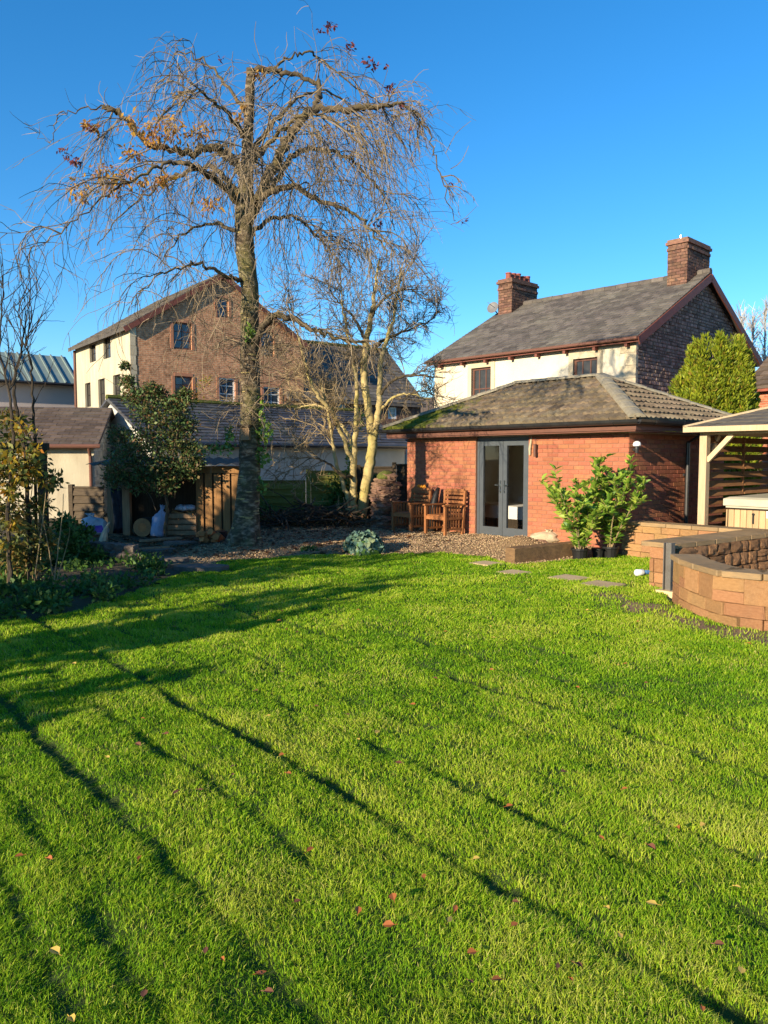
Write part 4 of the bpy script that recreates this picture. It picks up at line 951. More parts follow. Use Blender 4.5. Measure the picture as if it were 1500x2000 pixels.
# slate roofed wing to the right of the mill
wing = thing('dark_mill_wing', 'dark brick wing with slate roof behind the bare trees beside the mill', 'building', at(640,895,43))
WR0 = at(588,668,44.0); tv = (math.cos(math.radians(37.3)), math.sin(math.radians(37.3)))
WF = Fr((WR0.x,WR0.y), tv)     # frame along the ridge
WL_ = line_s(756,WF.P,WF.d); zr, zw, q_ = WR0.z, 4.7, 3.7
mb=MB(); q=[WF.w(-3,-q_,zw),WF.w(WL_,-q_,zw),WF.w(WL_,0,zr),WF.w(-3,0,zr)]; q2=[WF.w(WL_,q_,zw),WF.w(-3,q_,zw)]
dn=Vector((0,0,.18)); mb.hexa([p-dn for p in q]+q); mb.hexa([p-dn for p in (q[3],q[2],q2[0],q2[1])]+[q[3],q[2],q2[0],q2[1]]); wr = mb.build('roof','roof_slate',wing)
slates('roof_slates','roof_slate',wr,q[0],Vector((*tv,0)),q[3]-q[0],WL_+3,(q[3]-q[0]).length,.45,.3)
mb=MB(); 
for k in range(14): x=-3+k*(WL_+3)/14; mb.tube([WF.w(x,0,zr+.03),WF.w(x+(WL_+3)/14-.02,0,zr+.03)],.13,6)
mb.build('ridge_tiles','moss',wr)
WW = Fr(WF.w(-3,-q_+.3,0).xy, tv); wl2 = WL_+3-.15
wops = [pix_open(WW,758,775,795,818),pix_open(WW,765,790,880,905),pix_open(WW,600,622,770,800),pix_open(WW,655,676,772,802)]
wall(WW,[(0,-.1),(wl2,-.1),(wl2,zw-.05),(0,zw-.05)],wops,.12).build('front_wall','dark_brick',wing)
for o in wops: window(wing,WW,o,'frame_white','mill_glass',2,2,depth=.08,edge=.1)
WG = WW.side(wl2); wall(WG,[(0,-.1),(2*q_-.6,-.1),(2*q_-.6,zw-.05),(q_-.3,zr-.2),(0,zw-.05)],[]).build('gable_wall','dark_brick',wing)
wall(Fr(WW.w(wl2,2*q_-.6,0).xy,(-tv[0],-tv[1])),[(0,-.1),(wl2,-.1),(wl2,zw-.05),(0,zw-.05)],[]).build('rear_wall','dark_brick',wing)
# porch between wing and annex: lower dark roof with white trimmed window
# far white gabled cottage
FC = at(812,895,62.0); F_ = Fr((FC.x-2.2,FC.y),(.8,-.6)); cot = thing('far_cottage','small far cottage with white gable and brown roof beyond the annex','house',(*FC.xy,-.1))
mb=MB(); mb.fbox(F_,0,6,0,7,-.1,4.6); mb.build('wall','render_cream',cot)
mb=MB(); mb.hexa([F_.w(-.3,-.3,4.6),F_.w(6.3,-.3,4.6),F_.w(6.3,7.3,4.6),F_.w(-.3,7.3,4.6),F_.w(-.3,3.4,6.6),F_.w(6.3,3.4,6.6),F_.w(6.3,3.6,6.6),F_.w(-.3,3.6,6.6)]); mb.build('roof','roof_brown_slate',cot)
for x in (1.0,3.4):
    window(cot,F_,(x,x+1.0,2.6,3.8),'frame_white','window_glass',2,1,depth=-.02)
# ------------------------------------------------------------------ green metal roofed shed far left
t53 = math.radians(37.7); gd = (math.cos(t53), math.sin(t53)); GE = at(157,748,45.0)
GF = Fr((GE.x-gd[0]*24, GE.y-gd[1]*24), gd); GL=24; gz=GE.z; gq=2.9; gr=hz(697,47.3)
shed = thing('metal_roofed_shed', 'long pale shed with ribbed green metal roof behind the mill corner', 'shed', (*GE.xy,-.1))
mb=MB(); mb.fbox(GF,0,GL-.15,.25,2*gq-.25,-.1,gz-.06); mb.build('wall','shed_wall',shed)
mb=MB(); q=[GF.w(0,-.25,gz-.1),GF.w(GL,-.25,gz-.1),GF.w(GL,gq,gr),GF.w(0,gq,gr)]; q2=[GF.w(GL,2*gq+.25,gz-.1),GF.w(0,2*gq+.25,gz-.1)]
dn=Vector((0,0,.12)); mb.hexa([p-dn for p in q]+q); mb.hexa([p-dn for p in (q[3],q[2],q2[0],q2[1])]+[q[3],q[2],q2[0],q2[1]]); gro=mb.build('roof','metal_sheet',shed)
x=.2
while x < GL:
    mb=MB(); mb.bar(GF.w(x,-.26,gz-.06),GF.w(x,gq,gr+.04),.09,.09); mb.build('roof_rib','metal_sheet',gro); x+=.62
mb=MB(); mb.tube([GF.w(0,-.33,gz-.16),GF.w(GL,-.33,gz-.16)],.09,6); mb.build('gutter','gutter_black',shed)
# ------------------------------------------------------------------ cream outbuilding with brown slate roof (left)
ar = math.radians(10.5); ad_ = (math.cos(ar), math.sin(ar)); OE = at(191,868,19.6)
OF_ = Fr((OE.x-ad_[0]*5.0, OE.y-ad_[1]*5.0), ad_); oz = OE.z; oq=2.1; orz = hz(797,21.6)
outb = thing('cream_outbuilding', 'cream rendered outbuilding with brown slate roof behind the left shrubs', 'outbuilding', (*OF_.w(2.5,1,0).xy,-.1))
wall(OF_,[(0,-.1),(4.9,-.1),(4.9,oz),(0,oz)],[]).build('front_wall','render_old',outb)
OG=OF_.side(4.9); gbo=[(0,-.1),(2*oq,-.1),(2*oq,oz),(oq,orz-.1),(0,oz)]
wall(OG,gbo,[]).build('gable_wall','render_white',outb); rubble('gable_stones','rubble_white',outb,OG,gbo,depth=.03)
wall(Fr(OF_.w(4.9,2*oq,0).xy,(-ad_[0],-ad_[1])),[(0,-.1),(4.9,-.1),(4.9,oz),(0,oz)],[]).build('rear_wall','render_old',outb)
mb=MB(); q=[OF_.w(-.1,-.2,oz-.02),OF_.w(5.05,-.2,oz-.02),OF_.w(5.05,oq,orz),OF_.w(-.1,oq,orz)]; q2=[OF_.w(5.05,2*oq+.2,oz-.02),OF_.w(-.1,2*oq+.2,oz-.02)]
dn=Vector((0,0,.07)); mb.hexa([p-dn for p in q]+q); mb.hexa([p-dn for p in (q[3],q[2],q2[0],q2[1])]+[q[3],q[2],q2[0],q2[1]]); orf=mb.build('roof','roof_brown_slate',outb)
slates('roof_slates','roof_brown_slate',orf,q[0],Vector((*ad_,0)),q[3]-q[0],5.15,(q[3]-q[0]).length,.28,.2)
mb=MB(); mb.tube([OF_.w(-.1,-.26,oz-.05),OF_.w(5.1,-.26,oz-.05)],.055,8); mb.build('gutter','fascia_brown',outb)
mb=MB(); mb.tube([OF_.w(4.82,-.24,oz-.08),OF_.w(4.82,-.06,oz-.3),OF_.w(4.82,-.06,-.05)],.04,8); mb.build('downpipe','fascia_brown',outb)
# ------------------------------------------------------------------ long white outbuilding behind the tree
BE = at(510,866,22.6); ba = math.radians(42); bd=(math.cos(ba),math.sin(ba)); BF=Fr((BE.x-bd[0]*3.4,BE.y-bd[1]*3.4),bd); BLn=9.2; bz=BE.z; bq=2.5; brz=hz(789,24.4)
long_ = thing('white_outbuilding','long low white outbuilding with dark slate roof behind the fence','outbuilding',(*BE.xy,-.1))
wall(BF,[(0,-.1),(BLn,-.1),(BLn,bz),(0,bz)],[]).build('front_wall','render_white',long_)
for (fr_,L_,g_) in ((BF.side(BLn),2*bq,1),(Fr(BF.w(0,2*bq,0).xy,(-BF.n.x,-BF.n.y)),2*bq,1),(Fr(BF.w(BLn,2*bq,0).xy,(-bd[0],-bd[1])),BLn,0)):
    wall(fr_,[(0,-.1),(L_,-.1),(L_,bz),(L_/2,brz-.1),(0,bz)] if g_ else [(0,-.1),(L_,-.1),(L_,bz),(0,bz)],[]).build('end_wall' if g_ else 'rear_wall','render_white',long_)
mb=MB(); q=[BF.w(-.15,-.25,bz-.02),BF.w(BLn+.15,-.25,bz-.02),BF.w(BLn+.15,bq,brz),BF.w(-.15,bq,brz)]; q2=[BF.w(BLn+.15,2*bq+.25,bz-.02),BF.w(-.15,2*bq+.25,bz-.02)]
mb.hexa([p-dn for p in q]+q); mb.hexa([p-dn for p in (q[3],q[2],q2[0],q2[1])]+[q[3],q[2],q2[0],q2[1]]); brf=mb.build('roof','roof_blue_slate',long_)
slates('roof_slates','roof_blue_slate',brf,q[0],Vector((*bd,0)),q[3]-q[0],BLn+.3,(q[3]-q[0]).length,.34,.22,th=.02)
mb=MB(); mb.tube([BF.w(-.15,-.32,bz-.06),BF.w(BLn+.15,-.32,bz-.06)],.06,8); mb.build('gutter','gutter_black',long_)
mb=MB()
for k in range(22): x=-.15+k*.43; mb.tube([BF.w(x,bq,brz+.03),BF.w(x+.42,bq,brz+.03)],.09,6)
mb.build('ridge_tiles','moss',brf)
# ------------------------------------------------------------------ small brick house at the right edge
RB = at(1474,895,25.0); RF=Fr((RB.x,RB.y),(.5,-.86)); rh=thing('brick_cottage','red brick cottage with brown tile roof at the edge beyond the conifer','house',(*RB.xy,-.1))
rz_=hz(752,25.0)
wall(RF,[(0,-.1),(6,-.1),(6,rz_),(0,rz_)],[]).build('front_wall','far_brick',rh)
for (fr_,L_) in ((Fr(RF.w(0,6,0).xy,(-RF.n.x,-RF.n.y)),6),(RF.side(6),6)):
    wall(fr_,[(0,-.1),(L_,-.1),(L_,rz_),(L_/2,rz_+2.6),(0,rz_)],[]).build('end_wall','far_brick',rh)
mb=MB(); q=[RF.w(-.25,-.3,rz_-.05),RF.w(6.2,-.3,rz_-.05),RF.w(6.2,3,rz_+2.75),RF.w(-.25,3,rz_+2.75)]; q2=[RF.w(6.2,6.3,rz_-.05),RF.w(-.25,6.3,rz_-.05)]
dn=Vector((0,0,.1)); mb.hexa([p-dn for p in q]+q); mb.hexa([p-dn for p in (q[3],q[2],q2[0],q2[1])]+[q[3],q[2],q2[0],q2[1]]); rr=mb.build('roof','roof_brown_slate',rh)
slates('roof_tiles','roof_brown_slate',rr,q[0],Vector((.5,-.86,0)),q[3]-q[0],6.45,(q[3]-q[0]).length,.3,.25,th=.03)
mb=MB(); mb.fbox(RF,-.2,6.1,-.27,-.24,rz_-.24,rz_-.11); mb.build('fascia','chimney_pot',rh)

# ------------------------------------------------------------------ sandstone garden walls
def smooth_path(pts, n=12):
    P = [Vector(p) for p in pts]; out=[]
    for i in range(len(P)-1):
        p0,p1,p2,p3 = P[max(i-1,0)],P[i],P[i+1],P[min(i+2,len(P)-1)]
        for k in range(n):
            t=k/n; out.append(0.5*((2*p1)+(p2-p0)*t+(2*p0-5*p1+4*p2-p3)*t*t+(3*p1-p0-3*p2+p3)*t**3))
    out.append(P[-1]); return out
class Path:
    def __init__(s, pts):
        s.p=[Vector((q[0],q[1])) for q in pts]; s.L=[0]
        for a,b in zip(s.p,s.p[1:]): s.L.append(s.L[-1]+(b-a).length)
        s.len=s.L[-1]
    def at(s,x):
        x=min(max(x,0),s.len)
        for i in range(len(s.L)-1):
            if x<=s.L[i+1]+1e-9:
                k=(x-s.L[i])/max(1e-9,s.L[i+1]-s.L[i]); d=(s.p[i+1]-s.p[i]).normalized(); return s.p[i].lerp(s.p[i+1],k), d
        return s.p[-1],(s.p[-1]-s.p[-2]).normalized()
ublock = block_mesh('stone_block','sandstone',0.035)
def worn_block(seed):
    me=block_mesh('stone_block','sandstone',0.03); r=random.Random(seed)
    for v in me.vertices: v.co += Vector((r.uniform(-1,1)*.022,r.uniform(-1,1)*.05,r.uniform(-1,1)*.03))
    return me
worn=[worn_block(i) for i in range(6)]
def rock_mesh(name, m, seed, amp=.16):
    r=random.Random(seed); bm=bmesh.new(); bmesh.ops.create_cube(bm,size=1.0); bmesh.ops.subdivide_edges(bm,edges=list(bm.edges),cuts=2,use_grid_fill=True)
    for v in bm.verts:
        f=(abs(v.co.x)>.49)+(abs(v.co.y)>.49)+(abs(v.co.z)>.49); k=0.93 if f==2 else (0.84 if f==3 else 1.0)
        v.co*=k; v.co+=Vector((r.uniform(-1,1),r.uniform(-1,1),r.uniform(-1,1)))*amp*.5
    bmesh.ops.triangulate(bm,faces=list(bm.faces)); me=bpy.data.meshes.new(name); bm.to_mesh(me); bm.free(); me.materials.append(MATS[m]); return me
rocks=[rock_mesh('rough_stone','sandstone_rough',i) for i in range(5)]
copm=block_mesh('coping_stone','coping',0.03)
def stone_wall(name,label,pts,ztop,th,zb=-.08,rough=False,cop_w=None,cop_over=.03,courses=None,cap_end=True):
    P=Path(pts); root=thing(name,label,'garden wall',(pts[0][0],pts[0][1],0.0)); zc=ztop-.06
    # core
    mb=MB(); n=max(2,int(P.len/.08)); ringA=[]
    for i in range(n+1):
        c,d=P.at(P.len*i/n); r=Vector((d.y,-d.x)); f=c-r*.025; b=c-r*(th-.02)
        if i==0: f+=d*.02;b+=d*.02
        if i==n: f-=d*.02;b-=d*.02
        mb.add([(f.x,f.y,zb),(f.x,f.y,zc-.004),(b.x,b.y,zc-.004),(b.x,b.y,zb)])
    for i in range(n):
        for k in range(4): mb.f.append((i*4+k,i*4+(k+1)%4,i*4+4+(k+1)%4,i*4+4+k)); mb.uv.append(None)
    mb.f+= [(3,2,1,0),(n*4,n*4+1,n*4+2,n*4+3)]; mb.uv+=[None,None]
    mb.build('wall_core','sandstone_joint',root)
    # face stones
    z=zb; ci=0; hs=courses or [.17,.12,.19,.11,.16,.14]
    while z < zc-.03:
        h=hs[ci%len(hs)]; h=min(h,zc-z)
        if zc-z-h < .06: h=zc-z
        x=0.0
        while x < P.len-.02:
            w=random.uniform(.17,.40)
            if P.len-x-w < .12: w=P.len-x
            c,d=P.at(x+w/2); r=Vector((d.y,-d.x)); dp=.10
            sub=[(z,h)]
            if h>.15 and random.random()<.28: sub=[(z,h*.45),(z+h*.45,h*.55)]
            for (zz,hh) in sub:
                if rough: piece('rough_stone',random.choice(rocks),root,(*(c-r*.015),zz+hh/2),(0,0,math.atan2(d.y,d.x)),((w-.012)*1.04,.15,(hh-.01)*1.06))
                else: piece('stone_block',random.choice(worn),root,(*(c-r*(.045+random.uniform(-.004,.004))),zz+hh/2),(0,0,math.atan2(d.y,d.x)+random.uniform(-.01,.01)),(w-.006,.10,hh-.006))
            x+=w
        # end stones at the start
        if cap_end:
            c,d=P.at(0); r=Vector((d.y,-d.x)); y=.10
            while y < th-.03:
                w=min(random.uniform(.14,.2),th-y); 
                if th-y-w < .06: w=th-y
                piece('stone_block',ublock,root,(*(c-r*(y+w/2)+d*.043),z+h/2),(0,0,math.atan2(d.y,d.x)+PI/2),(w-.01,.10,h-.01)); y+=w
        z+=h; ci+=1
    # coping
    x=-.03; cw=cop_w or th
    while x < P.len:
        w=random.uniform(.36,.5)
        if P.len+.03-x-w < .2: w=P.len+.03-x
        c,d=P.at(x+w/2); r=Vector((d.y,-d.x))
        piece('coping_stone',copm,root,(*(c+r*cop_over-r*(cw+2*cop_over)/2),ztop-.03),(0,0,math.atan2(d.y,d.x)),(w-.006,cw+2*cop_over,.06)); x+=w
    return root
W1a=Vector((3.93,12.62)); W1b=W1a+Vector(DF)*2.2
stone_wall('sandstone_wall','straight low sandstone wall running from the laurel towards the gazebo',[tuple(W1a.lerp(W1b,k/4)) for k in range(5)],.57,.28)
W2a=gp(1287,1152).xy; W2b=W1b+Vector((-.02,-.16)); 
stone_wall('rough_stone_wall','low wall of rough rock faced stone with broad coping beside the steel post',[tuple(W2a.lerp(W2b,k/4)+Vector((.14,-.10))) for k in range(5)],.575,.34,rough=True,cop_w=.42,courses=[.15,.13,.17,.14])
w3=[gp(1313,1172),gp(1332,1187),gp(1362,1202),gp(1402,1217),gp(1450,1225),gp(1500,1230)]
w3=[(p.x,p.y) for p in w3]+[(4.1,7.0),(4.9,6.92),(5.8,6.9)]
stone_wall('curved_sandstone_wall','curved low sandstone block wall at the edge of the lawn',[tuple(p) for p in smooth_path(w3,6)],.525,.26,courses=[.17,.13,.19,.12])
# steel channel post between the walls
sp=gp(1305,1158); root=thing('steel_post','grey steel channel post standing in the gap between two stone walls','post',(sp.x,sp.y,0))
F_=Fr((sp.x,sp.y),DF); mb=MB()
mb.fbox(F_,-.05,-.04,-.045,.045,-.05,.60); mb.fbox(F_,.04,.05,-.045,.045,-.05,.60); mb.fbox(F_,-.04,.04,-.006,.006,-.05,.60); mb.build('channel','steel_post',root)
mb=MB(); mb.fbox(F_,-.11,.12,-.10,.12,-.06,.035); mb.build('footing','paving',root)
# patio behind the walls
mb=MB(); z=.045
PT=Fr((5.1,7.2),DS)
mb.hexa([(3.6,8.75,-.1),(4.2,7.3,-.1),(10,7.2,-.1),(10,14.5,-.1),(3.6,8.75,z),(4.2,7.3,z),(10,7.2,z),(10,14.5,z)])
mb.poly([(3.6,8.75,z),(10,14.5,z),(8.5,15.8,z),(5.45,11.25,z)]) 
pat=tag(mb.build('patio','sandstone_joint',origin=(6,9,0)),kind='structure')
slab=block_mesh('paving_slab','paving',0.012,(.592,.592,.04))
Q=Fr((3.55,9.0),DS)
for i in range(13):
    for j in range(9):
        p=Q.w(.3+i*.6,-.3-j*.6,z+.014)
        if p.x<10 and p.y>7.4 and (p.x-3.9)>-.9*(p.y-8.2) and p.x>4.1: piece('paving_slab',slab,pat,p,(0,0,Q.rz()))
# ------------------------------------------------------------------ gazebo over the hot tub
gz0=at(1376,895,12.5); GZ=Fr((gz0.x,gz0.y),DF)      # origin: front left post, s along front, t to the back
gaz=thing('wooden_gazebo','pale timber gazebo with felt hip roof and louvred side over the hot tub','gazebo',(gz0.x,gz0.y,0))
GS,GT,gh=2.9,2.75,1.98
for (s_,t_) in ((0,0),(GS,0),(0,GT),(GS,GT)):
    mb=MB(); mb.fbox(GZ,s_-.06,s_+.06,t_-.06,t_+.06,0,gh); mb.build('post','timber_pale',gaz)
for (a,b) in (((-.06,0),(GS+.06,0)),((-.06,GT),(GS+.06,GT))):
    mb=MB(); mb.fbox(GZ,a[0],b[0],a[1]-.05,a[1]+.05,gh+.002,gh+.11); mb.build('beam','timber_pale',gaz)
for s_ in (0,GS):
    mb=MB(); mb.fbox(GZ,s_-.05,s_+.05,.052,GT-.052,gh+.003,gh+.109); mb.build('beam','timber_pale',gaz)
for (p,q) in ((GZ.w(.05,0,gh-.42),GZ.w(.45,0,gh+.0)),(GZ.w(GS-.05,0,gh-.42),GZ.w(GS-.45,0,gh)),(GZ.w(0,.05,gh-.42),GZ.w(0,.45,gh))):
    mb=MB(); mb.bar(p,q,.06,.075); mb.build('brace','timber_pale',gaz)
go=.24; ge_=gh+.115; ga=ge_+.54
cs=[GZ.w(-go,-go,ge_),GZ.w(GS+go,-go,ge_),GZ.w(GS+go,GT+go,ge_),GZ.w(-go,GT+go,ge_)]; ap=GZ.w(GS/2,GT/2,ga)
mb=MB()
for i in range(4): mb.poly([cs[i],cs[(i+1)%4],ap])
mb.poly(cs[::-1]); grf=mb.build('roof','felt_roof',gaz)
for i in range(4):
    a,b=cs[i],cs[(i+1)%4]; m_=(a+b)/2; u_=ap-m_; lu=u_.length; al=b-a; nrm=al.cross(u_).normalized(); nrm=nrm if nrm.z>0 else -nrm; rows=9
    for r in range(rows):
        k0,k1=r/rows,min(1,(r+1)/rows+.02); p0,p1=a+(ap-a)*k0,b+(ap-b)*k0; p2,p3=b+(ap-b)*k1,a+(ap-a)*k1
        nn=max(1,int((p1-p0).length/.42)); 
        for c_ in range(nn):
            f0,f1=c_/nn,(c_+1)/nn; dz=random.uniform(0,.004); g=.004/max(.1,(p1-p0).length)
            top=[p0.lerp(p1,f0+g)+nrm*(.018+dz),p0.lerp(p1,f1-g)+nrm*(.018+dz),p3.lerp(p2,f1-g)+nrm*(.006+dz),p3.lerp(p2,f0+g)+nrm*(.006+dz)]
            if i in (0,3):
                mb=MB(); j=mb.add(top+[p0.lerp(p1,f0+g),p0.lerp(p1,f1-g)]); mb.f+=[(j,j+1,j+2,j+3),(j+4,j+5,j+1,j)]; mb.uv+=[None,None]; mb.build('felt_shingle','felt_roof',grf)
    mb=MB(); mb.bar(a-Vector((0,0,.035)),b-Vector((0,0,.035)),.03,.085); mb.build('fascia','timber_pale',gaz)
    mb=MB(); mb.bar(a+nrm*.02,ap+Vector((0,0,.02)),.09,.03); mb.build('hip_batten','timber_pale',grf)
# louvred left side
for (fr_,L_) in ((GZ.side(0),GT),(Fr(GZ.w(0,GT,0).xy,DF),GS)):
    mbf=MB()
    for x in (.075,L_/2-.02,L_-.115): mbf.fbox(fr_,x,x+.04,-.02,.02,.12,gh-.02)
    mbf.fbox(fr_,.116,L_-.116,-.018,.018,.10,.119); lf=mbf.build('louvre_frame','timber_louvre',gaz)
    z=.16
    while z<gh-.06:
        for (x0,x1) in ((.117,L_/2-.022),(L_/2+.022,L_-.117)):
            mb=MB(); mb.hexa([fr_.w(x0,-.045,z-.045),fr_.w(x1,-.045,z-.045+random.uniform(-.004,.004)),fr_.w(x1,-.033,z-.05),fr_.w(x0,-.033,z-.05),fr_.w(x0,.033,z+.052),fr_.w(x1,.033,z+.052),fr_.w(x1,.045,z+.045),fr_.w(x0,.045,z+.045)]); mb.build('louvre_slat','timber_louvre',lf)
        z+=.145
# hot tub
TB=Fr(GZ.w(.26,.30,0).xy,DF); tub=thing('hot_tub','square hot tub in pale vertical boards with padded vinyl cover under the gazebo','hot tub',(*TB.P,.06))
ts=2.05
mb=MB(); mb.fbox(TB,.03,ts-.03,.03,ts-.03,.10,.80); mb.build('cabinet','timber_dark',tub)
bd_=block_mesh('cabinet_board','timber_tub',.006,(.093,.022,.60))
for (fr_) in (TB,TB.side(0),TB.side(ts)):
    x=.06
    while x<ts-.04:
        off=.018 if fr_ is TB else 0.03
        piece('cabinet_board',bd_,tub,fr_.w(x,.018 if fr_ is TB else (-.008+.0 if fr_.P!=TB.P else .018),.47),(0,0,fr_.rz())); x+=.0985
mb=MB(); mb.fbox(TB,.0,ts,.0,ts,.10,.165); mb.build('skirting','timber_pale',tub)
mb=MB(); mb.fbox(TB,-.02,ts+.02,-.02,ts+.02,.80,.86); mb.build('rim','cover_vinyl',tub)
mb=MB(); zc_=.865
mb.hexa([TB.w(-.05,-.05,zc_-.03),TB.w(ts+.05,-.05,zc_-.03),TB.w(ts+.05,ts+.05,zc_-.03),TB.w(-.05,ts+.05,zc_-.03),TB.w(-.05,-.05,zc_+.08),TB.w(ts+.05,-.05,zc_+.08),TB.w(ts+.05,ts+.05,zc_+.08),TB.w(-.05,ts+.05,zc_+.08)])
mb.hexa([TB.w(-.05,-.05,zc_+.0801),TB.w(ts+.05,-.05,zc_+.0801),TB.w(ts+.05,ts+.05,zc_+.0801),TB.w(-.05,ts+.05,zc_+.0801),TB.w(.02,.02,zc_+.11),TB.w(ts-.02,.02,zc_+.11),TB.w(ts-.02,ts-.02,zc_+.13),TB.w(.02,ts-.02,zc_+.13)]); mb.build('cover','cover_vinyl',tub)
mb=MB(); mb.fbox(TB,.62,1.5,-.004,.006,.66,.77); mb.build('control_panel','plastic_white',tub)
mb=MB(); mb.tube([TB.w(.70,-.02,.72),TB.w(.70,.0,.72)],.035,10); mb.build('knob','chrome',tub)
mb=MB(); mb.tube([TB.w(.42,-.012,.70),TB.w(.42,-.012,.56)],.014,6); mb.tube([TB.w(.42,-.012,.70),TB.w(.42,.0,.72)],.022,6); mb.build('clip','gutter_black',tub)
mb=MB(); mb.lathe(TB.w(.95,-.03,.44),[(.01,0),(.05,.02),(.055,.06),(.03,.1)],8); mb.build('valve','moss',tub)
base=MB(); base.fbox(TB,-.1,ts+.2,-.25,ts+.1,.02,.10); tag(base.build('timber_plinth','timber_pale'),'pale timber plinth under the hot tub','plinth')
# ------------------------------------------------------------------ timber sleeper bed edge
s0=gp(1005,1102); s1=gp(1134,1088); sf=Fr((s0.x,s0.y),(s1.x-s0.x,s1.y-s0.y)); sl_=(s1-s0).length
mb=MB(); N=10
for i in range(N):
    a,b=sl_*i/N,sl_*(i+1)/N
    pass
pts=[]
for i in range(N+1):
    a=sl_*i/N; j=lambda:random.uniform(-.006,.006)
    pts.append([sf.w(a,j(),-.06),sf.w(a,.20+j(),-.06),sf.w(a,.195+j(),.235+j()),sf.w(a,.19,.245+j()),sf.w(a,.012+j(),.245+j()),sf.w(a,j(),.232+j())])
for r in pts: mb.add(r)
for i in range(N):
    for k in range(6): mb.f.append((i*6+k,i*6+6+k,i*6+6+(k+1)%6,i*6+(k+1)%6)); mb.uv.append(None)
mb.f+=[tuple(range(5,-1,-1)),tuple(N*6+k for k in range(6))]; mb.uv+=[None,None]
tag(mb.build('timber_sleeper','timber_sleeper'),'old timber sleeper edging the bed beside the laurel','sleeper')
# ------------------------------------------------------------------ wooden garden armchairs
def armchair(label, s_right, gapw):
    wd_,dp_=.60,.58; g0=A.w(s_right-wd_,-gapw,0); z0=.05
    C=Fr(g0.xy,DF); root=thing('garden_armchair',label,'chair',(g0.x,g0.y,z0),'wooden garden armchairs')
    def B(nm,*a):
        mb=MB(); mb.fbox(C,*a); return mb.build(nm,'chair_teak',root)
    T=-dp_
    for (s_,t_,h) in ((0,T,.60),(wd_-.05,T,.60)): B('leg',s_,s_+.05,t_,t_+.05,z0,z0+h)
    for s_ in (0,wd_-.05):
        mb=MB(); p=[C.w(s_,-.10,z0),C.w(s_+.05,-.10,z0),C.w(s_+.05,-.05,z0),C.w(s_,-.05,z0),C.w(s_,-.01,z0+.90),C.w(s_+.05,-.01,z0+.90),C.w(s_+.05,.035,z0+.90),C.w(s_,.035,z0+.90)]; mb.hexa(p); mb.build('leg','chair_teak',root)
        B('armrest',s_-.008,s_+.058,T-.03,-.06,z0+.601,z0+.63)
        B('side_rail',s_+.008,s_+.042,T+.051,-.10,z0+.33,z0+.38); B('side_rail',s_+.008,s_+.042,T+.051,-.101,z0+.12,z0+.16)
        for k in range(5):
            t_=T+.085+k*.078; B('arm_slat',s_+.015,s_+.035,t_,t_+.032,z0+.381,z0+.60); B('arm_slat',s_+.015,s_+.035,t_,t_+.032,z0+.161,z0+.329)
    B('front_rail',.051,wd_-.051,T+.008,T+.035,z0+.33,z0+.40)
    for k in range(6): t_=T+.0+k*.085; B('seat_slat',.055,wd_-.055,t_+.04,t_+.11,z0+.402,z0+.42)
    for k in range(5):
        z=z0+.47+k*.085; f=(z-z0)/.9; t_=-.055+.06*f; B('back_slat',.051,wd_-.051,t_-.012,t_+.012,z,z+.05)
    B('top_rail',.051,wd_-.051,-.005,.03,z0+.87,z0+.93)
    return C,root
sC2=line_s(919,PL,DF); sC1=line_s(853,PL,DF)
C1,ch1=armchair('slatted teak armchair under the tree shadow, orange cloth on its back',sC1,.16)
C2,ch2=armchair('slatted teak armchair beside the grey double doors',sC2,.13)
mb=MB(); p0=C1.w(.3,.01,.985); 
for k in range(5): mb.lathe(p0+Vector((DF[0],DF[1],0))*(k-2)*.045,[(.01,-.01),(.04,.0),(.045,.02),(.02,.045)],7,jit=.2)
tag(mb.build('orange_cloth','cloth_orange'),'crumpled orange cloth lying on the top rail of a chair','cloth')
mb=MB(); p=A.w(sC1+.16,-.30,.06); mb.tube([p,p+Vector((.03,.03,.45)),p+Vector((.10,.06,.80)),p+Vector((.15,.08,.93))],[.10,.11,.06,.035],8); tag(mb.build('black_bag','pot_black',smooth=True),'slim black bag standing between the two armchairs','bag')
for (px,py,sz,lab) in ((797,1030,.11,'short cut log under the arm of a chair'),(825,1036,.07,'small pale stone in front of a chair')):
    q=gp(px,py,.06); piece_=rocks[1] if 'stone' in lab else None
    mb=MB()
    if piece_: mb.lathe((q.x,q.y,.05),[(sz*.7,0),(sz,.03),(sz*.9,.07),(sz*.4,.10)],8,jit=.15); tag(mb.build('stone','pebble'),lab,'stone')
    else: mb.lathe((q.x,q.y,.05),[(sz*.8,0),(sz*.85,.02),(sz*.8,.2),(sz*.75,.21)],10,jit=.06); tag(mb.build('cut_log','wood_ring'),lab,'log')
# ------------------------------------------------------------------ stacked stone pillar
pp=gp(752,1031,.07); root=thing('stacked_stone_pillar','rough pillar of stacked stones with a mossy cap beside the fence','pillar',(pp.x,pp.y,.05)); F_=Fr((pp.x,pp.y),DF)
rk=[rock_mesh('stone','log_stack',20+i,.2) for i in range(5)]; z=.03
while z<1.05:
    h=random.uniform(.06,.10)
    for (sx_,tx_) in ((-.11,-.11),(.11,-.11),(-.11,.11),(.11,.11)):
        piece('stone',random.choice(rk),root,F_.w(sx_+random.uniform(-.03,.03),tx_+random.uniform(-.03,.03),z+h/2),(random.uniform(-.1,.1),random.uniform(-.1,.1),F_.rz()+random.uniform(-.2,.2)),(random.uniform(.22,.30),random.uniform(.22,.30),h*1.15))
    z+=h
for (sx_,tx_,zz,sc) in ((-.09,.0,1.10,(.26,.34,.14)),(.06,.05,1.17,(.30,.30,.20)),(.10,-.08,1.09,(.34,.26,.10))): piece('cap_stone',rk[2],root,F_.w(sx_,tx_,zz),(0,0,.4),sc)
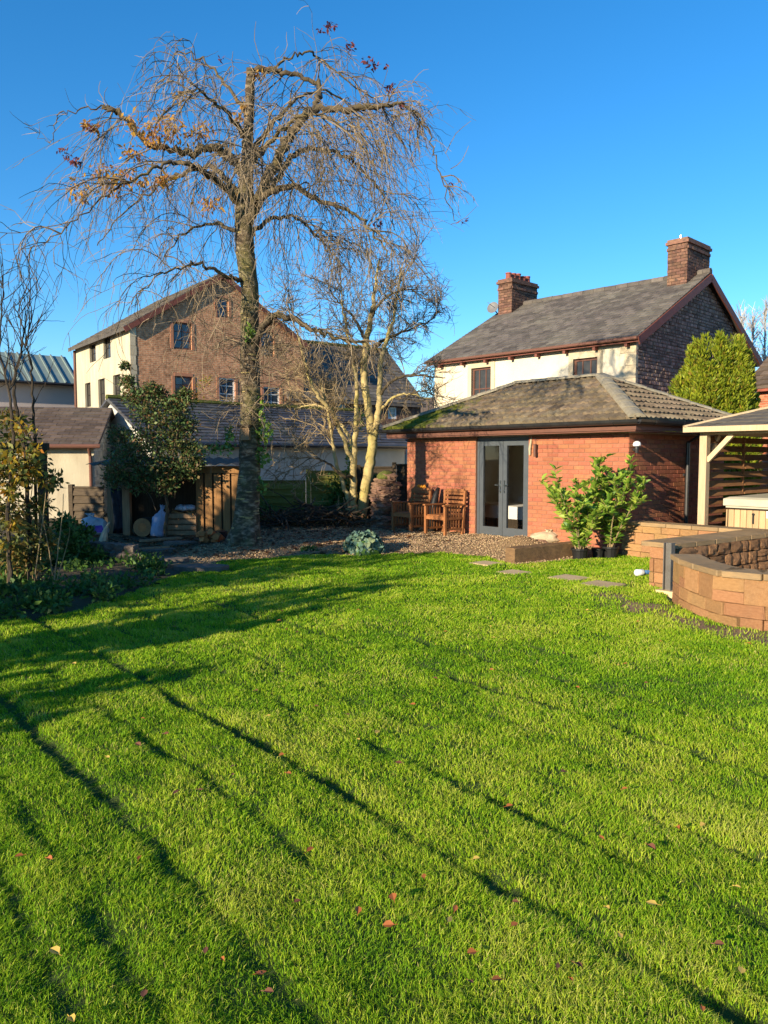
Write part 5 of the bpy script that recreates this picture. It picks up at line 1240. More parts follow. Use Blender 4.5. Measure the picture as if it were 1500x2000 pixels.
mb=MB(); mb.lathe(F_.w(0,.03,1.15),[(.20,0),(.19,.08),(.13,.15),(.04,.18)],12,jit=.12); mb.build('moss_cap','moss',root,smooth=True)
q=gp(768,1024,.06); tag(piece('loose_stone',rk[3],root,(q.x,q.y,.12),(0,.2,.5),(.24,.2,.17)))
# ------------------------------------------------------------------ fence panels
def fence_panel(label, p0, p1, ztop, zb, m, boards=7, post=True, name='fence_panel'):
    fr_=Fr(p0.xy,(p1-p0).xy); L_=(p1-p0).xy.length; root=thing(name,label,'fence panel',(p0.x,p0.y,zb),'fence panels behind the trees')
    h=(ztop-zb-.05)/boards
    for i in range(boards):
        z=zb+.02+i*h; mb=MB(); mb.hexa([fr_.w(.06,-.05,z),fr_.w(L_-.06,-.05,z+random.uniform(-.004,.004)),fr_.w(L_-.06,-.028,z),fr_.w(.06,-.028,z),fr_.w(.06,.004,z+h*1.15),fr_.w(L_-.06,.004,z+h*1.15),fr_.w(L_-.06,.014,z+h*1.15),fr_.w(.06,.014,z+h*1.15)]); mb.build('board',m,root)
    for x in (L_*.33,L_*.66): mb=MB(); mb.fbox(fr_,x-.02,x+.02,.016,.05,zb,ztop-.04); mb.build('batten',m,root)
    mb=MB(); mb.fbox(fr_,.06,L_-.06,-.035,.035,ztop-.035,ztop); mb.build('cap_rail',m,root)
    mb=MB(); mb.fbox(fr_,-.05,.05,-.05,.05,zb-.1,ztop+.04); mb.build('post',m,root)
    return root
FY=19.2
def fp(px,Y): r=ray(px,895); return Vector((r.x/r.y*Y,Y,0))
fence_panel('lower green lap fence panel just right of the big trunk',fp(470,18.6),fp(601,18.9),hz(938,18.8),-.05,'fence_green',6)
fence_panel('taller green lap fence panel behind the pale stemmed tree',fp(602,18.9),fp(700,19.2),hz(919,19.0),-.05,'fence_green',8)
fence_panel('brown fence panel between the pale stemmed tree and the stone pillar',fp(700,19.2),fp(770,19.4),hz(911,19.3),-.05,'fence_brown',8)
fence_panel('brown fence panel running behind the annex corner',fp(770,19.4),Vector((2.3,19.6,0)),hz(906,19.5),-.05,'fence_brown',8)
fence_panel('dark fence panel between the cream outbuilding and the log store',fp(138,16.6),fp(206,16.4),hz(950,16.5),-.05,'fence_brown',6)
# pale wall glimpsed beyond the fence
mb=MB(); a=fp(690,30); b=fp(800,30); fr_=Fr(a.xy,(b-a).xy); L_=(b-a).length; rt=thing('pale_garden_wall','low weathered wall beyond the fence left of the annex','garden wall',(a.x,a.y,0))
mb.fbox(fr_,0,L_,0,.2,-.1,1.75); mb.build('wall','render_old',rt); 
for x in (.6,1.5): mb=MB(); mb.fbox(fr_,x,x+.14,-.05,.24,1.75,2.0); mb.build('pier','sandstone',rt)
# ------------------------------------------------------------------ log store
LS=Fr(fp(204,15.2).xy,(1,.0)); lw=fp(470,15.2).x-LS.P.x; store=thing('log_store','low open fronted timber log store with slatted panel and corrugated roof','log store',(LS.P.x,LS.P.y,.05))
zb=.05; zt=hz(910,15.2)
for (s_,t_,m) in ((0,.35,'timber_post'),(fp(251,15.2).x-LS.P.x,-.15,'timber_post'),(lw,0,'timber_pallet'),(0,1.3,'timber_dark'),(lw,1.3,'timber_dark')):
    mb=MB(); mb.fbox(LS,s_-.07,s_+.07,t_-.07,t_+.07,zb-.05,zt); mb.build('post',m,store)
mb=MB(); mb.fbox(LS,-.1,lw+.1,1.38,1.42,zb,zt-.02); mb.build('back_board','timber_dark',store)
mb=MB(); mb.fbox(LS,fp(376,15.2).x-LS.P.x,lw+.05,-.09,-.05,zt-.14,zt-.002); mb.build('beam','timber_pallet',store)
pa,pb=fp(381,15.05).x-LS.P.x,fp(468,15.05).x-LS.P.x; bw=(pb-pa)/5
for k in range(5):
    mb=MB(); x=pa+k*bw; dz=random.uniform(-.02,.02); mb.hexa([LS.w(x+.012,-.16,zb-.03+dz),LS.w(x+bw-.025,-.16,zb-.03+dz),LS.w(x+bw-.025,-.135,zb-.03),LS.w(x+.012,-.135,zb-.03),LS.w(x+.012,-.16,zt-.15+dz),LS.w(x+bw-.025,-.16,zt-.15+dz),LS.w(x+bw-.025,-.135,zt-.15),LS.w(x+.012,-.135,zt-.15)]); mb.build('slat_board','timber_pallet',store)
for z in (.5,1.15):
    mb=MB(); mb.fbox(LS,pa,pb,-.133,-.10,z,z+.09); mb.build('cross_board','timber_dark',store)
mb=MB(); n=60; 
for i in range(n+1):
    x=-.25+(lw+.5)*i/n; w_=.022*math.sin(i*2*PI/4.0); mb.add([LS.w(x,-.32,zt+.03+w_),LS.w(x,1.55,zt+.16+w_)])
for i in range(n): mb.f.append((2*i,2*i+2,2*i+3,2*i+1)); mb.uv.append(None)
o=mb.build('corrugated_roof','felt_roof',store); sm=o.modifiers.new('t','SOLIDIFY'); sm.thickness=.006
mb=MB(); mb.fbox(LS,0.1,lw-.1,-.3,1.3,zb-.06,zb+.03); mb.build('floor_board','timber_post',store)
# things in and round the log store
mb=MB(); G_=[]
for i in range(9):
    x=(fp(213,15.2).x-LS.P.x)+(.32)*i/8
    for j in range(9): mb.add([LS.w(x+random.uniform(-.008,.008),.1+.05*math.sin(i*1.7+j*.6),.10+j*.115)])
for i in range(8):
    for j in range(8): a=i*9+j; mb.f.append((a,a+9,a+10,a+1)); mb.uv.append(None)
o=mb.build('navy_tarpaulin','tarp_navy',smooth=True); o.modifiers.new('t','SOLIDIFY').thickness=.008; tag(o,'dark navy tarpaulin hanging between two posts of the log store','tarpaulin')
def log_round(c,r,L_,ax_,label,group=None,m='wood_ring',nm='log_round'):
    ax_=Vector(ax_).normalized(); root=thing(nm,label,'log',(c.x,c.y,c.z-r),group); a=ax_.orthogonal().normalized()
    mb=MB(); mb.tube([c-ax_*L_/2,c+ax_*L_/2],[r,r*.97],18,cap=False); mb.build('bark','bark_dark',root)
    for k,(s_) in enumerate((-1,1)):
        mb=MB(); mb.tube([c+ax_*s_*(L_/2-.02),c+ax_*s_*(L_/2+.001)],r*.95,18); mb.build('cut_end',m,root)
    mb=MB(); mb.tube([c-ax_*(L_/2+.004),c-ax_*(L_/2-.01)],r*.45,14); mb.build('heartwood','wood_cut',root)
q=gp(278,1050,.08); log_round(Vector((q.x,q.y+.2,.08+.19)),.19,.3,(.1,1,0),'large sawn log round standing on edge in the log store')
from mathutils import noise as mnoise
def sack(name,label,c,w,d,h,m,top=.35,band=None,cat='sack',slump=0.0):
    """a filled bag: creased, sagging and pinched at the neck"""
    root=thing(name,label,cat,(c.x,c.y,c.z)); mb=MB(); n=30; sd_=random.uniform(0,50)
    prof=[(.60,0),(.92,.03),(1.02,.12),(1.05,.24),(1.0,.36),(.98,.46),(.90,.56),(.86,.64),(.70,.73),(.50,.79),(.26,.84),(.17,.88),(.24,.94),(.34,1.0),(.20,.99)]
    R=[]
    for (r_,z) in prof:
        for j in range(n):
            t=2*PI*j/n; q=Vector((math.cos(t)*1.6,math.sin(t)*1.6,z*4+sd_)); k=1+.30*mnoise.noise(q)+.13*mnoise.noise(q*3.1)+(.16*math.sin(t*7+sd_) if z>.7 else 0.0)
            mb.v.append((c.x+r_*w/2*math.cos(t)*k+slump*z*z*h,c.y+r_*d/2*math.sin(t)*k,c.z+z*h*(1+.10*mnoise.noise(q*1.3+Vector((9,0,0))))))
    for i in range(len(prof)-1):
        for j in range(n): mb.f.append((i*n+j,i*n+(j+1)%n,(i+1)*n+(j+1)%n,(i+1)*n+j)); mb.uv.append(None)
    mb.f+=[tuple(range(n-1,-1,-1)),tuple((len(prof)-1)*n+j for j in range(n))]; mb.uv+=[None,None]
    V0=list(mb.v); o=mb.build('bag',m,root,smooth=True)
    if band:
        mb=MB(); js=[j for j in range(n) if PI*1.12 < 2*PI*j/n < PI*1.85]; rows=range(2,6)
        for i in rows:
            for j in js:
                v=Vector(V0[i*n+j]); u=v-Vector((c.x,c.y,v.z)); mb.v.append(tuple(v+u.normalized()*.006))
        L_=len(js)
        for i in range(len(rows)-1):
            for j in range(L_-1): mb.f.append((i*L_+j,i*L_+j+1,(i+1)*L_+j+1,(i+1)*L_+j)); mb.uv.append(None)
        mb.build('print_panel',band,root,smooth=True)
    return root
q=gp(304,1050,.08)
sack('woven_sack','pale blue woven sack standing beside the large log round',Vector((q.x,q.y+.15,.08)),.30,.28,.60,'plastic_blue',slump=.18)
q=gp(192,1052,.02); sack('plastic_sack','grey plastic sack with purple print slumped by the log store',Vector((q.x-.02,q.y-.1,.12)),.5,.38,.40,'plastic_bag',band='plastic_purple',slump=-.25)
# pale split wedge of wood
q=gp(205,1060,.05); mb=MB(); mb.tube([(q.x,q.y-.15,.03),(q.x+.03,q.y-.13,.18),(q.x+.05,q.y-.1,.30),(q.x+.12,q.y-.08,.44)],[.085,.07,.04,.012],7); tag(mb.build('netted_bag','canvas_beige'),'small pale netted bag with pointed neck on the planks','bag')
# crate and planks
cx=gp(352,1048,.08); root=thing('wooden_crate','slatted timber crate full of kindling inside the log store','crate',(cx.x,cx.y+.25,.08)); F_=Fr((cx.x-.26,cx.y+.05),(1,.08))
for k in range(4):
    mb=MB(); mb.fbox(F_,0,.55,-.01,.01,.10+k*.11,.19+k*.11); mb.build('board','timber_post',root)
    mb=MB(); mb.fbox(F_,0,.55,.40,.42,.10+k*.11,.19+k*.11); mb.build('board','timber_post',root)
for s_ in (0,.53):
    mb=MB(); mb.fbox(F_,s_,s_+.02,.011,.399,.10,.52); mb.build('end_board','timber_post',root)
mb=MB()
for k in range(26): p=F_.w(random.uniform(.06,.5),random.uniform(.08,.34),random.uniform(.42,.58)); d=rv(.2); d.z*=.3; mb.bar(p-d*.7,p+d*.7,.025,.02)
o=mb.build('kindling','timber_pallet',root); o['kind']='stuff'
mb=MB(); p=F_.w(.3,.1,.6)
for k in range(6): mb.lathe(p+Vector((random.uniform(-.12,.12),random.uniform(-.05,.05),0)),[(.06,-.02),(.1,.0),(.09,.05),(.03,.08)],8,jit=.2)
tag(mb.build('grey_sheet','plastic_bag',smooth=True),'crumpled grey plastic sheet lying on top of the kindling crate','plastic sheet')
for i,(x0,y0,x1,y1,wd_,lab,m) in enumerate(((205,1073,262,1071,.16,'orange brown plank laid at the front of the log store','wood_cut'),(272,1080,330,1076,.12,'weathered plank on the stone steps','timber_post'),(275,1062,352,1056,.14,'long plank lying in front of the log round','timber_post'))):
    a=gp(x0,y0,.06); b=gp(x1,y1,.06); mb=MB(); mb.bar((a.x,a.y,.13-i*.01),(b.x,b.y,.135-i*.01),wd_,.035); tag(mb.build('plank',m),lab,'plank')
# stone slabs of the old steps, low dry stone edge
for i,(px,py,w,lab) in enumerate(((320,1098,.75,'cracked flat paving slab nearest the lawn edge'),(395,1110,.8,'mossy flat slab sunk in the grass'),(305,1082,.7,'flat step slab below the long plank'),(350,1070,.6,'flat step slab in front of the kindling crate'))):
    q=gp(px,py,.03); zz=max(.03,tz(q.x,q.y))-.0; mb=MB(); k=8; r0=[];r1=[]
    for t in range(k): an=2*PI*t/k+.3; rr=w/2*random.uniform(.85,1.1); r0.append((q.x+rr*math.cos(an),q.y+rr*.55*math.sin(an),zz-.04)); r1.append((q.x+rr*math.cos(an),q.y+rr*.55*math.sin(an),zz+.03+.01*i))
    j=mb.add(r0+r1); mb.f.append(tuple(j+k+t for t in range(k))); mb.uv.append(None)
    for t in range(k): mb.f.append((j+t,j+(t+1)%k,j+k+(t+1)%k,j+k+t)); mb.uv.append(None)
    tag(mb.build('stone_slab','lime_mortar'),lab,'stone slab')
root=thing('dry_stone_edging','low mossy dry stone edging below the plastic sack','stone edging',(gp(215,1095).x,gp(215,1095).y,0))
a=gp(168,1100); b=gp(268,1112); rm_=[rock_mesh('stone','lime_mortar',40+i,.2) for i in range(4)]
for r in range(3):
    for k in range(6):
        f=(k+.5*(r%2))/6; p=a.lerp(b,f); piece('stone',random.choice(rm_),root,(p.x,p.y+.06*r,.05+.11*r),(random.uniform(-.1,.1),0,random.uniform(-.3,.3)),(random.uniform(.17,.24),.2,.13))
# split logs in the sun
root=thing('split_log_heap','small heap of freshly split orange logs at the foot of the slatted panel','log heap',(gp(405,1064).x,gp(405,1064).y,.05))
c0=gp(407,1066,.06)
for k in range(9):
    p=c0+Vector((random.uniform(-.17,.17),random.uniform(.0,.25),.07+.055*(k//3)+random.uniform(0,.03))); d=Vector((random.uniform(-.5,.5),-.8,random.uniform(-.2,.5))).normalized()
    mb=MB(); L_=random.uniform(.16,.26); mb.tube([p-d*L_/2,p+d*L_/2],[.06,.065],5); mb.build('split_log','wood_cut',root)
q=gp(423,1060,.06); mb=MB(); mb.lathe((q.x+.06,q.y+.1,.05),[(.09,0),(.11,.02),(.12,.2),(.128,.21),(.11,.215)],12); tag(mb.build('dark_bucket','pot_black'),'small dark bucket between the log heap and the trunk','bucket')
# dark timber post in the left shrubs
p=fp(82,11.5); mb=MB(); mb.box(p.x-.055,p.x+.055,p.y-.055,p.y+.055,0,hz(868,11.5)); mb.bar((p.x-.9,p.y,hz(872,11.5)),(p.x+.1,p.y,hz(872,11.5)),.08,.1); tag(mb.build('timber_post','timber_dark'),'tall dark timber post with cross rail among the left shrubs','post')
# ------------------------------------------------------------------ pile of rubble sacks beside the doors, compost sack
q=gp(1075,1062,.07); sack('rubble_sack','beige canvas sack slumped against the annex wall',Vector((q.x-.05,q.y+.25,.06)),.55,.4,.24,'canvas_beige',slump=.4)
q=gp(1100,1062,.07); sack('compost_sack','white compost sack with purple print behind the sleeper',Vector((q.x+.12,q.y+.35,.06)),.46,.35,.36,'plastic_white',band='plastic_purple',slump=.3)
q=gp(1052,1066,.07); mb=MB(); mb.lathe((q.x,q.y+.1,.05),[(.2,0),(.19,.05),(.12,.10),(.03,.12)],9,jit=.15); tag(mb.build('sandstone_lump','pebble'),'pale sandstone lump beside the gravel mound','stone')
# white bottle on the lawn
q=gp(1257,1128); root=thing('plastic_bottle','white plastic bottle with blue cap lying on the lawn near the steel post','bottle',(q.x,q.y,0)); zb=float(lawn_h(np.array([q.x]),np.array([q.y]))[0])+.06
mb=MB(); ax_=Vector((.92,.3,0)); c=Vector((q.x-.04,q.y,zb)); mb.tube([c-ax_*.09,c-ax_*.075,c+ax_*.03,c+ax_*.06],[.03,.045,.045,.022],12); mb.build('bottle_body','plastic_white',root,smooth=True)
mb=MB(); mb.tube([c+ax_*.06,c+ax_*.07,c+ax_*.135],[.024,.03,.028],10); mb.build('bottle_cap','cap_blue',root)

# ------------------------------------------------------------------ trees
def px_path(P, Y0):
    """traced limb [(px,py,dy,r)] -> points at depth Y0+dy"""
    return [at(a,b,Y0+c) for (a,b,c,r) in P], [r for (_,_,_,r) in P]
def resample(pts, rad, step=.12, wob=.012):
    P=smooth_path(pts,6); n=len(P); out=[];ro=[]
    for i,p in enumerate(P):
        f=i/(n-1)*(len(rad)-1); k=min(int(f),len(rad)-2); out.append(p+rv(wob) if 0<i<n-1 else p); ro.append(rad[k]+(rad[k+1]-rad[k])*(f-k))
    return out,ro
def twig(mb, p, d, L, r, grav, wand, nseg, sides=3, rend=.35, up=0.0):
    """one twig that bends under gravity (grav<0 makes it reach up); returns its points and directions"""
    pts=[p.copy()]; rs=[r]; ds=[]; st=L/nseg; d=d.normalized()
    for i in range(nseg):
        d=(d+rv(wand)+Vector((0,0,-grav*(0.4+i/nseg)))).normalized(); p=p+d*st; pts.append(p.copy()); ds.append(d.copy()); rs.append(r*(1-(1-rend)*(i+1)/nseg))
    mb.tube(pts,rs,sides,cap=False); return pts,ds
TY=13.2
tb=at(482,1066,TY); tree=thing('weeping_tree','tall nearly bare weeping cherry tree with pale ringed trunk and a few golden leaves','tree',(tb.x,TY,.05))
def trunk_mesh(P, Y0, name, m, parent, sides=14, flare=None):
    pts,rad=px_path(P,Y0); pts,rad=resample(pts,rad,wob=.006); mb=MB(); mb.tube(pts,rad,sides); 
    return mb.build(name,m,parent,smooth=True),pts,rad
TR=[(476,1072,0,.36),(479,1045,0,.27),(482,1000,0,.215),(487,930,0,.185),(488,860,0,.18),(489,800,0,.172),(489,720,0,.165),(487,650,0,.158),(488,570,0,.15),(479,490,.02,.16),(477,430,.02,.155),(480,370,.02,.13),(483,310,.02,.10),(486,250,.02,.082),(488,190,.02,.078),(490,134,.02,.076)]
trunk,tp,trd=trunk_mesh(TR,TY,'trunk','bark_main',tree,16)
# horizontal cherry rings on the trunk: low ridges
mb=MB()
for k in range(70):
    i=random.randrange(4,int(len(tp)*.72)); p=tp[i]; r=trd[i]; a0=random.uniform(PI,2*PI); w=random.uniform(.3,1.0); z=p.z+random.uniform(-.1,.1); n=5
    mb.tube([(p.x+math.cos(a0+w*t/n)*(r+.001),p.y+math.sin(a0+w*t/n)*(r+.001),z) for t in range(n+1)],[.003]+[random.uniform(.006,.012)]*(n-1)+[.003],4)
o=mb.build('bark_rings','bark_pale',trunk); o['kind']='stuff'
# root flare
for (dx,dy,r) in ((-.34,-.12,.11),(-.2,-.3,.12),(.12,-.32,.12),(.27,-.1,.09),(-.42,.1,.09),(.2,.25,.1)):
    mb=MB(); mb.tube([(tb.x+dx*.3,TY+dy*.3,.42),(tb.x+dx*.65,TY+dy*.65,.20),(tb.x+dx,TY+dy,.02)],[r*1.2,r*1.1,r*.5],8); mb.build('root','bark_main',trunk,smooth=True)
LIMBS=[
 [(482,440,0,.12),(520,350,.0,.10),(545,305,-.05,.09),(568,262,-.1,.085),(612,216,-.15,.07),(660,212,-.2,.06),(710,210,-.25,.05),(750,208,-.3,.04),(790,206,-.3,.022),(822,232,-.35,.017),(848,300,-.4,.013),(868,370,-.4,.010),(890,430,-.4,.006)],
 [(612,216,-.15,.055),(622,190,-.1,.05),(624,165,0,.045),(590,150,.05,.04),(545,140,.05,.05),(500,138,.02,.06)],
 [(535,130,.05,.028),(570,108,.1,.022),(602,104,.2,.020),(640,130,.3,.018),(690,165,.4,.014),(740,200,.5,.010),(790,260,.6,.007),(815,330,.7,.005)],
 [(480,330,0,.09),(455,312,.0,.085),(430,293,0,.08),(400,290,-.05,.07),(370,301,-.1,.065),(330,292,-.1,.055),(292,281,-.15,.05),(266,256,-.2,.045),(245,232,-.2,.042),(222,214,-.25,.045),(203,208,-.25,.04)],
 [(203,208,-.25,.014),(160,216,-.3,.012),(118,221,-.3,.010),(106,250,-.3,.008),(103,276,-.3,.006),(80,268,-.3,.004),(48,240,-.3,.003)],
 [(480,415,.05,.085),(450,380,-.2,.07),(420,350,-.5,.06),(396,334,-.8,.05),(370,318,-1.0,.04),(320,322,-1.2,.03),(270,345,-1.4,.022),(210,380,-1.6,.016),(150,430,-1.7,.011),(95,470,-1.7,.007),(40,488,-1.7,.004)],
 [(484,390,.1,.07),(455,365,.5,.06),(420,330,.9,.05),(380,335,1.3,.04),(330,350,1.6,.03),(280,385,1.8,.02),(230,430,1.9,.014),(190,480,1.9,.009)],
 [(490,405,.0,.075),(530,365,.5,.06),(575,300,.9,.055),(620,290,1.2,.045),(665,303,1.5,.035),(705,330,1.8,.025),(745,380,2.0,.016),(770,450,2.0,.010)],
 [(492,400,0,.07),(530,375,-.6,.06),(575,366,-1.0,.05),(625,390,-1.4,.04),(670,405,-1.7,.03),(720,440,-2.0,.02),(755,500,-2.1,.012)],
 [(486,540,0,.05),(460,545,-.2,.045),(430,535,-.4,.035),(395,516,-.6,.028),(350,520,-.8,.02),(300,545,-1.0,.012),(270,580,-1.0,.008)],
 [(490,700,-.05,.085),(505,655,-.1,.075),(522,628,-.15,.068),(545,614,-.2,.06),(580,626,-.25,.05),(615,645,-.3,.042),(650,655,-.3,.035),(700,668,-.3,.025),(740,672,-.3,.012)],
 [(482,265,0,.055),(450,230,-.3,.04),(420,200,-.6,.03),(385,180,-.8,.02),(340,200,-1.0,.014),(290,260,-1.1,.009)],
 [(486,225,0,.05),(460,190,.4,.035),(430,150,.6,.026),(395,118,.7,.018),(350,105,.8,.013),(335,130,.8,.009),(330,170,.8,.006)],
 [(484,300,0,.06),(520,260,.6,.045),(560,210,1.1,.035),(610,180,1.5,.025),(660,190,1.9,.018),(710,235,2.2,.012),(745,300,2.3,.008)],
 [(484,320,0,.06),(515,290,-.7,.045),(555,250,-1.2,.035),(600,225,-1.7,.026),(650,235,-2.1,.018),(695,280,-2.3,.012)],
 [(482,350,0,.06),(460,320,.9,.045),(445,290,1.5,.03),(430,290,2.1,.02),(420,330,2.5,.012)],
 [(486,350,0,.06),(490,320,-.9,.045),(500,295,-1.6,.03),(510,300,-2.2,.02),(515,350,-2.6,.012)],
 [(490,460,0,.05),(525,430,.3,.04),(565,425,.5,.03),(610,450,.7,.02),(650,500,.8,.012)],
 [(478,460,0,.045),(440,440,.3,.035),(395,440,.6,.025),(345,470,.8,.016),(310,520,.9,.009)],
]
limbs=[]
for P in LIMBS:
    pts,rad=px_path(P,TY); pts,rad=resample(pts,rad,wob=.022); rad=[r*.88 for r in rad]; mb=MB(); mb.tube(pts,rad,8); mb.build('limb','bark_limb',tree,smooth=True); limbs.append((pts,rad))
# small burl / nest box seen on the trunk
TW_=[MB(),MB()]
ntw=0
def hang(p, dirn, scale, side):
    """secondary branch arching out and down with hanging twigs"""
    global ntw
    mb=TW_[0]
    d=Vector((dirn.x,dirn.y,0)); d=d.normalized() if d.length>.05 else Vector((random.gauss(0,1),random.gauss(0,1),0)).normalized()
    d=(d+rv(.55)); d.z=random.uniform(-.35,.45)
    L=random.uniform(.5,1.55)*scale
    pts,ds=twig(mb,p,d,L,random.uniform(.007,.014),.19,.20,8,sides=4,rend=.45)
    for i in range(2,len(pts)):
        for _ in range(random.choice((0,1,1,1,2))):
            dd=ds[min(i,len(ds)-1)]+rv(.5); dd.z-=.15
            l2=random.uniform(.4,1.65)*scale
            q,qd=twig(TW_[1],pts[i],dd,l2,random.uniform(.0038,.0072),.19,.16,9,rend=.4); ntw+=1
            for j in (3,5,7):
                if random.random()<.55:
                    twig(TW_[1],q[j],qd[j]+rv(.6),random.uniform(.15,.55)*scale,.005,.10,.16,4,rend=.5); ntw+=1
for li,(pts,rad) in enumerate(limbs):
    n=len(pts); endx=pts[-1].x-pts[0].x
    if li in (4,): k=0
    elif li==10: k=15
    elif li==9: k=9
    else: k=17 if endx>0 else 11
    if li==1: k=10
    for _ in range(k):
        f=random.uniform(.22,.95)**.85; i=min(int(f*(n-1)),n-2); dirn=(pts[i+1]-pts[i])
        sc=1.0 if endx>0 else .95
        if li in (2,12): sc=.6
        if li==0 : sc=1.1 if f<.62 else .4
        if li==10: sc=.75
        if f>.85: sc*=.7
        hang(pts[i],dirn,sc,0)
# short spur twigs all along the limbs
for (pts,rad) in limbs:
    for _ in range(18):
        i=random.randrange(2,len(pts)-1); d=rv(1); d.z=abs(d.z)*.6; twig(TW_[1],pts[i],d,random.uniform(.12,.5),.006,.05,.2,4)
# thin water shoots reaching up
for (px,py,x2,y2,dy) in ((510,120,500,42,.1),(548,112,560,62,.1),(205,206,196,158,-.2),(212,208,210,170,-.2),(345,110,310,78,.8),(660,135,640,52,.3),(680,160,690,78,.35),(700,175,722,112,.4),(735,198,760,128,.4),(745,205,775,175,.4),(800,215,835,205,-.3),(870,300,920,236,-.3),(880,330,915,285,-.4),(455,150,455,100,.3),(300,270,285,180,-.1)):
    a=at(px,py,TY+dy); b=at(x2,y2,TY+dy+random.uniform(-.2,.2)); m_=(a+b)/2+rv(.05); mb=TW_[1]; mb.tube([a,(a+m_)/2+rv(.015),m_,(m_+b)/2+rv(.015),b],[.007,.0065,.006,.005,.0035],3,cap=False)
# epicormic tangle on the lower trunk
for _ in range(90):
    i=random.randrange(int(len(tp)*.30),int(len(tp)*.56)); p=tp[i]; d=rv(1); d.z=random.uniform(-.2,.6)
    pts,ds=twig(TW_[0],p,d,random.uniform(.5,1.5),.008,.05,.22,7,sides=3,rend=.4)
    for j in (2,3,4,5,6):
        if random.random()<.8: twig(TW_[1],pts[j],ds[j]+rv(.7),random.uniform(.2,.7),.005,.04,.22,5,rend=.5)
o=TW_[0].build('branches','twig',tree); o['kind']='stuff'; o=TW_[1].build('twigs','twig',tree); o['kind']='stuff'
print('twigs',ntw,len(TW_[1].f))
def px_blobs(L, Y0, g=1.0): return [(at(x,y,Y0+dy),(g*r*Y0/1500,g*r*Y0/1500,g*r*Y0/1500*.8),r) for (x,y,r,dy) in L]
leaf_cloud('golden_leaves','leaf_gold',tree,px_blobs([(352,185,12,-.2),(325,245,26,-.2),(345,265,22,-.2),(300,262,24,-.3),(265,300,24,-.3),(385,262,24,.1),(405,250,16,.2),(200,340,26,-.5),(235,352,24,-.6),(215,365,20,-.5),(185,250,9,-.2),(168,243,8,-.2),(245,340,20,-.6),(318,350,14,-1),(275,355,14,-.9),(495,145,10,0),(510,140,9,0),(478,205,14,0),(470,225,14,0),(160,388,8,-.7)]+[(random.uniform(110,480),random.uniform(190,420),22,random.uniform(-1,.5)) for _ in range(6)],TY,1.15),1350,.092,.037,up=-.7,out=.2,shell=.1)
leaf_cloud('russet_leaves','leaf_red',tree,px_blobs([(128,300,10,-.3),(145,312,9,-.3),(118,292,6,-.3),(172,248,8,-.3),(640,48,8,.3),(625,60,5,.3),(654,50,4,.3),(682,92,9,.3),(715,118,6,.4),(728,128,10,.4),(755,130,6,.4),(762,172,9,.4),(775,178,5,.4),(786,205,8,-.3),(803,252,5,-.3),(740,440,10,-.5),(640,250,6,0),(880,355,5,-.4),(905,430,5,-.4),(430,115,4,.3)],TY,1.2),300,.068,.042,up=-.4,out=.2,shell=.1)
leaf_cloud('ivy','leaf_ivy',tree,[(at(518,845,TY-.12),(.14,.14,.22),2),(at(512,890,TY-.1),(.08,.1,.16),1),(at(505,800,TY-.05),(.07,.08,.2),.8),(at(430,875,TY+.15),(.25,.12,.10),1.2),(at(448,855,TY-.05),(.06,.08,.28),1),(at(512,950,TY-.1),(.06,.08,.15),.5),(at(487,650,TY-.16),(.1,.06,.2),.5)],430,.07,.06,up=.1,out=.6,shell=.2)
bx=at(478,848,TY-.2); box_=thing('bird_box','small weathered wooden bird box fixed to the trunk','bird box',(bx.x,bx.y,bx.z-.13))
F_=Fr((bx.x-.10,bx.y-.03),(1,-.15)); mb=MB(); mb.fbox(F_,.03,.18,0,.13,bx.z-.10,bx.z+.12); mb.build('box','timber_post',box_)
mb=MB(); mb.hexa([F_.w(-.02,-.05,bx.z+.122),F_.w(.22,-.05,bx.z+.122),F_.w(.22,.14,bx.z+.122),F_.w(-.02,.14,bx.z+.122),F_.w(-.02,-.05,bx.z+.14),F_.w(.22,-.05,bx.z+.14),F_.w(.22,.14,bx.z+.17),F_.w(-.02,.14,bx.z+.17)]); mb.build('lid','timber_dark',box_)
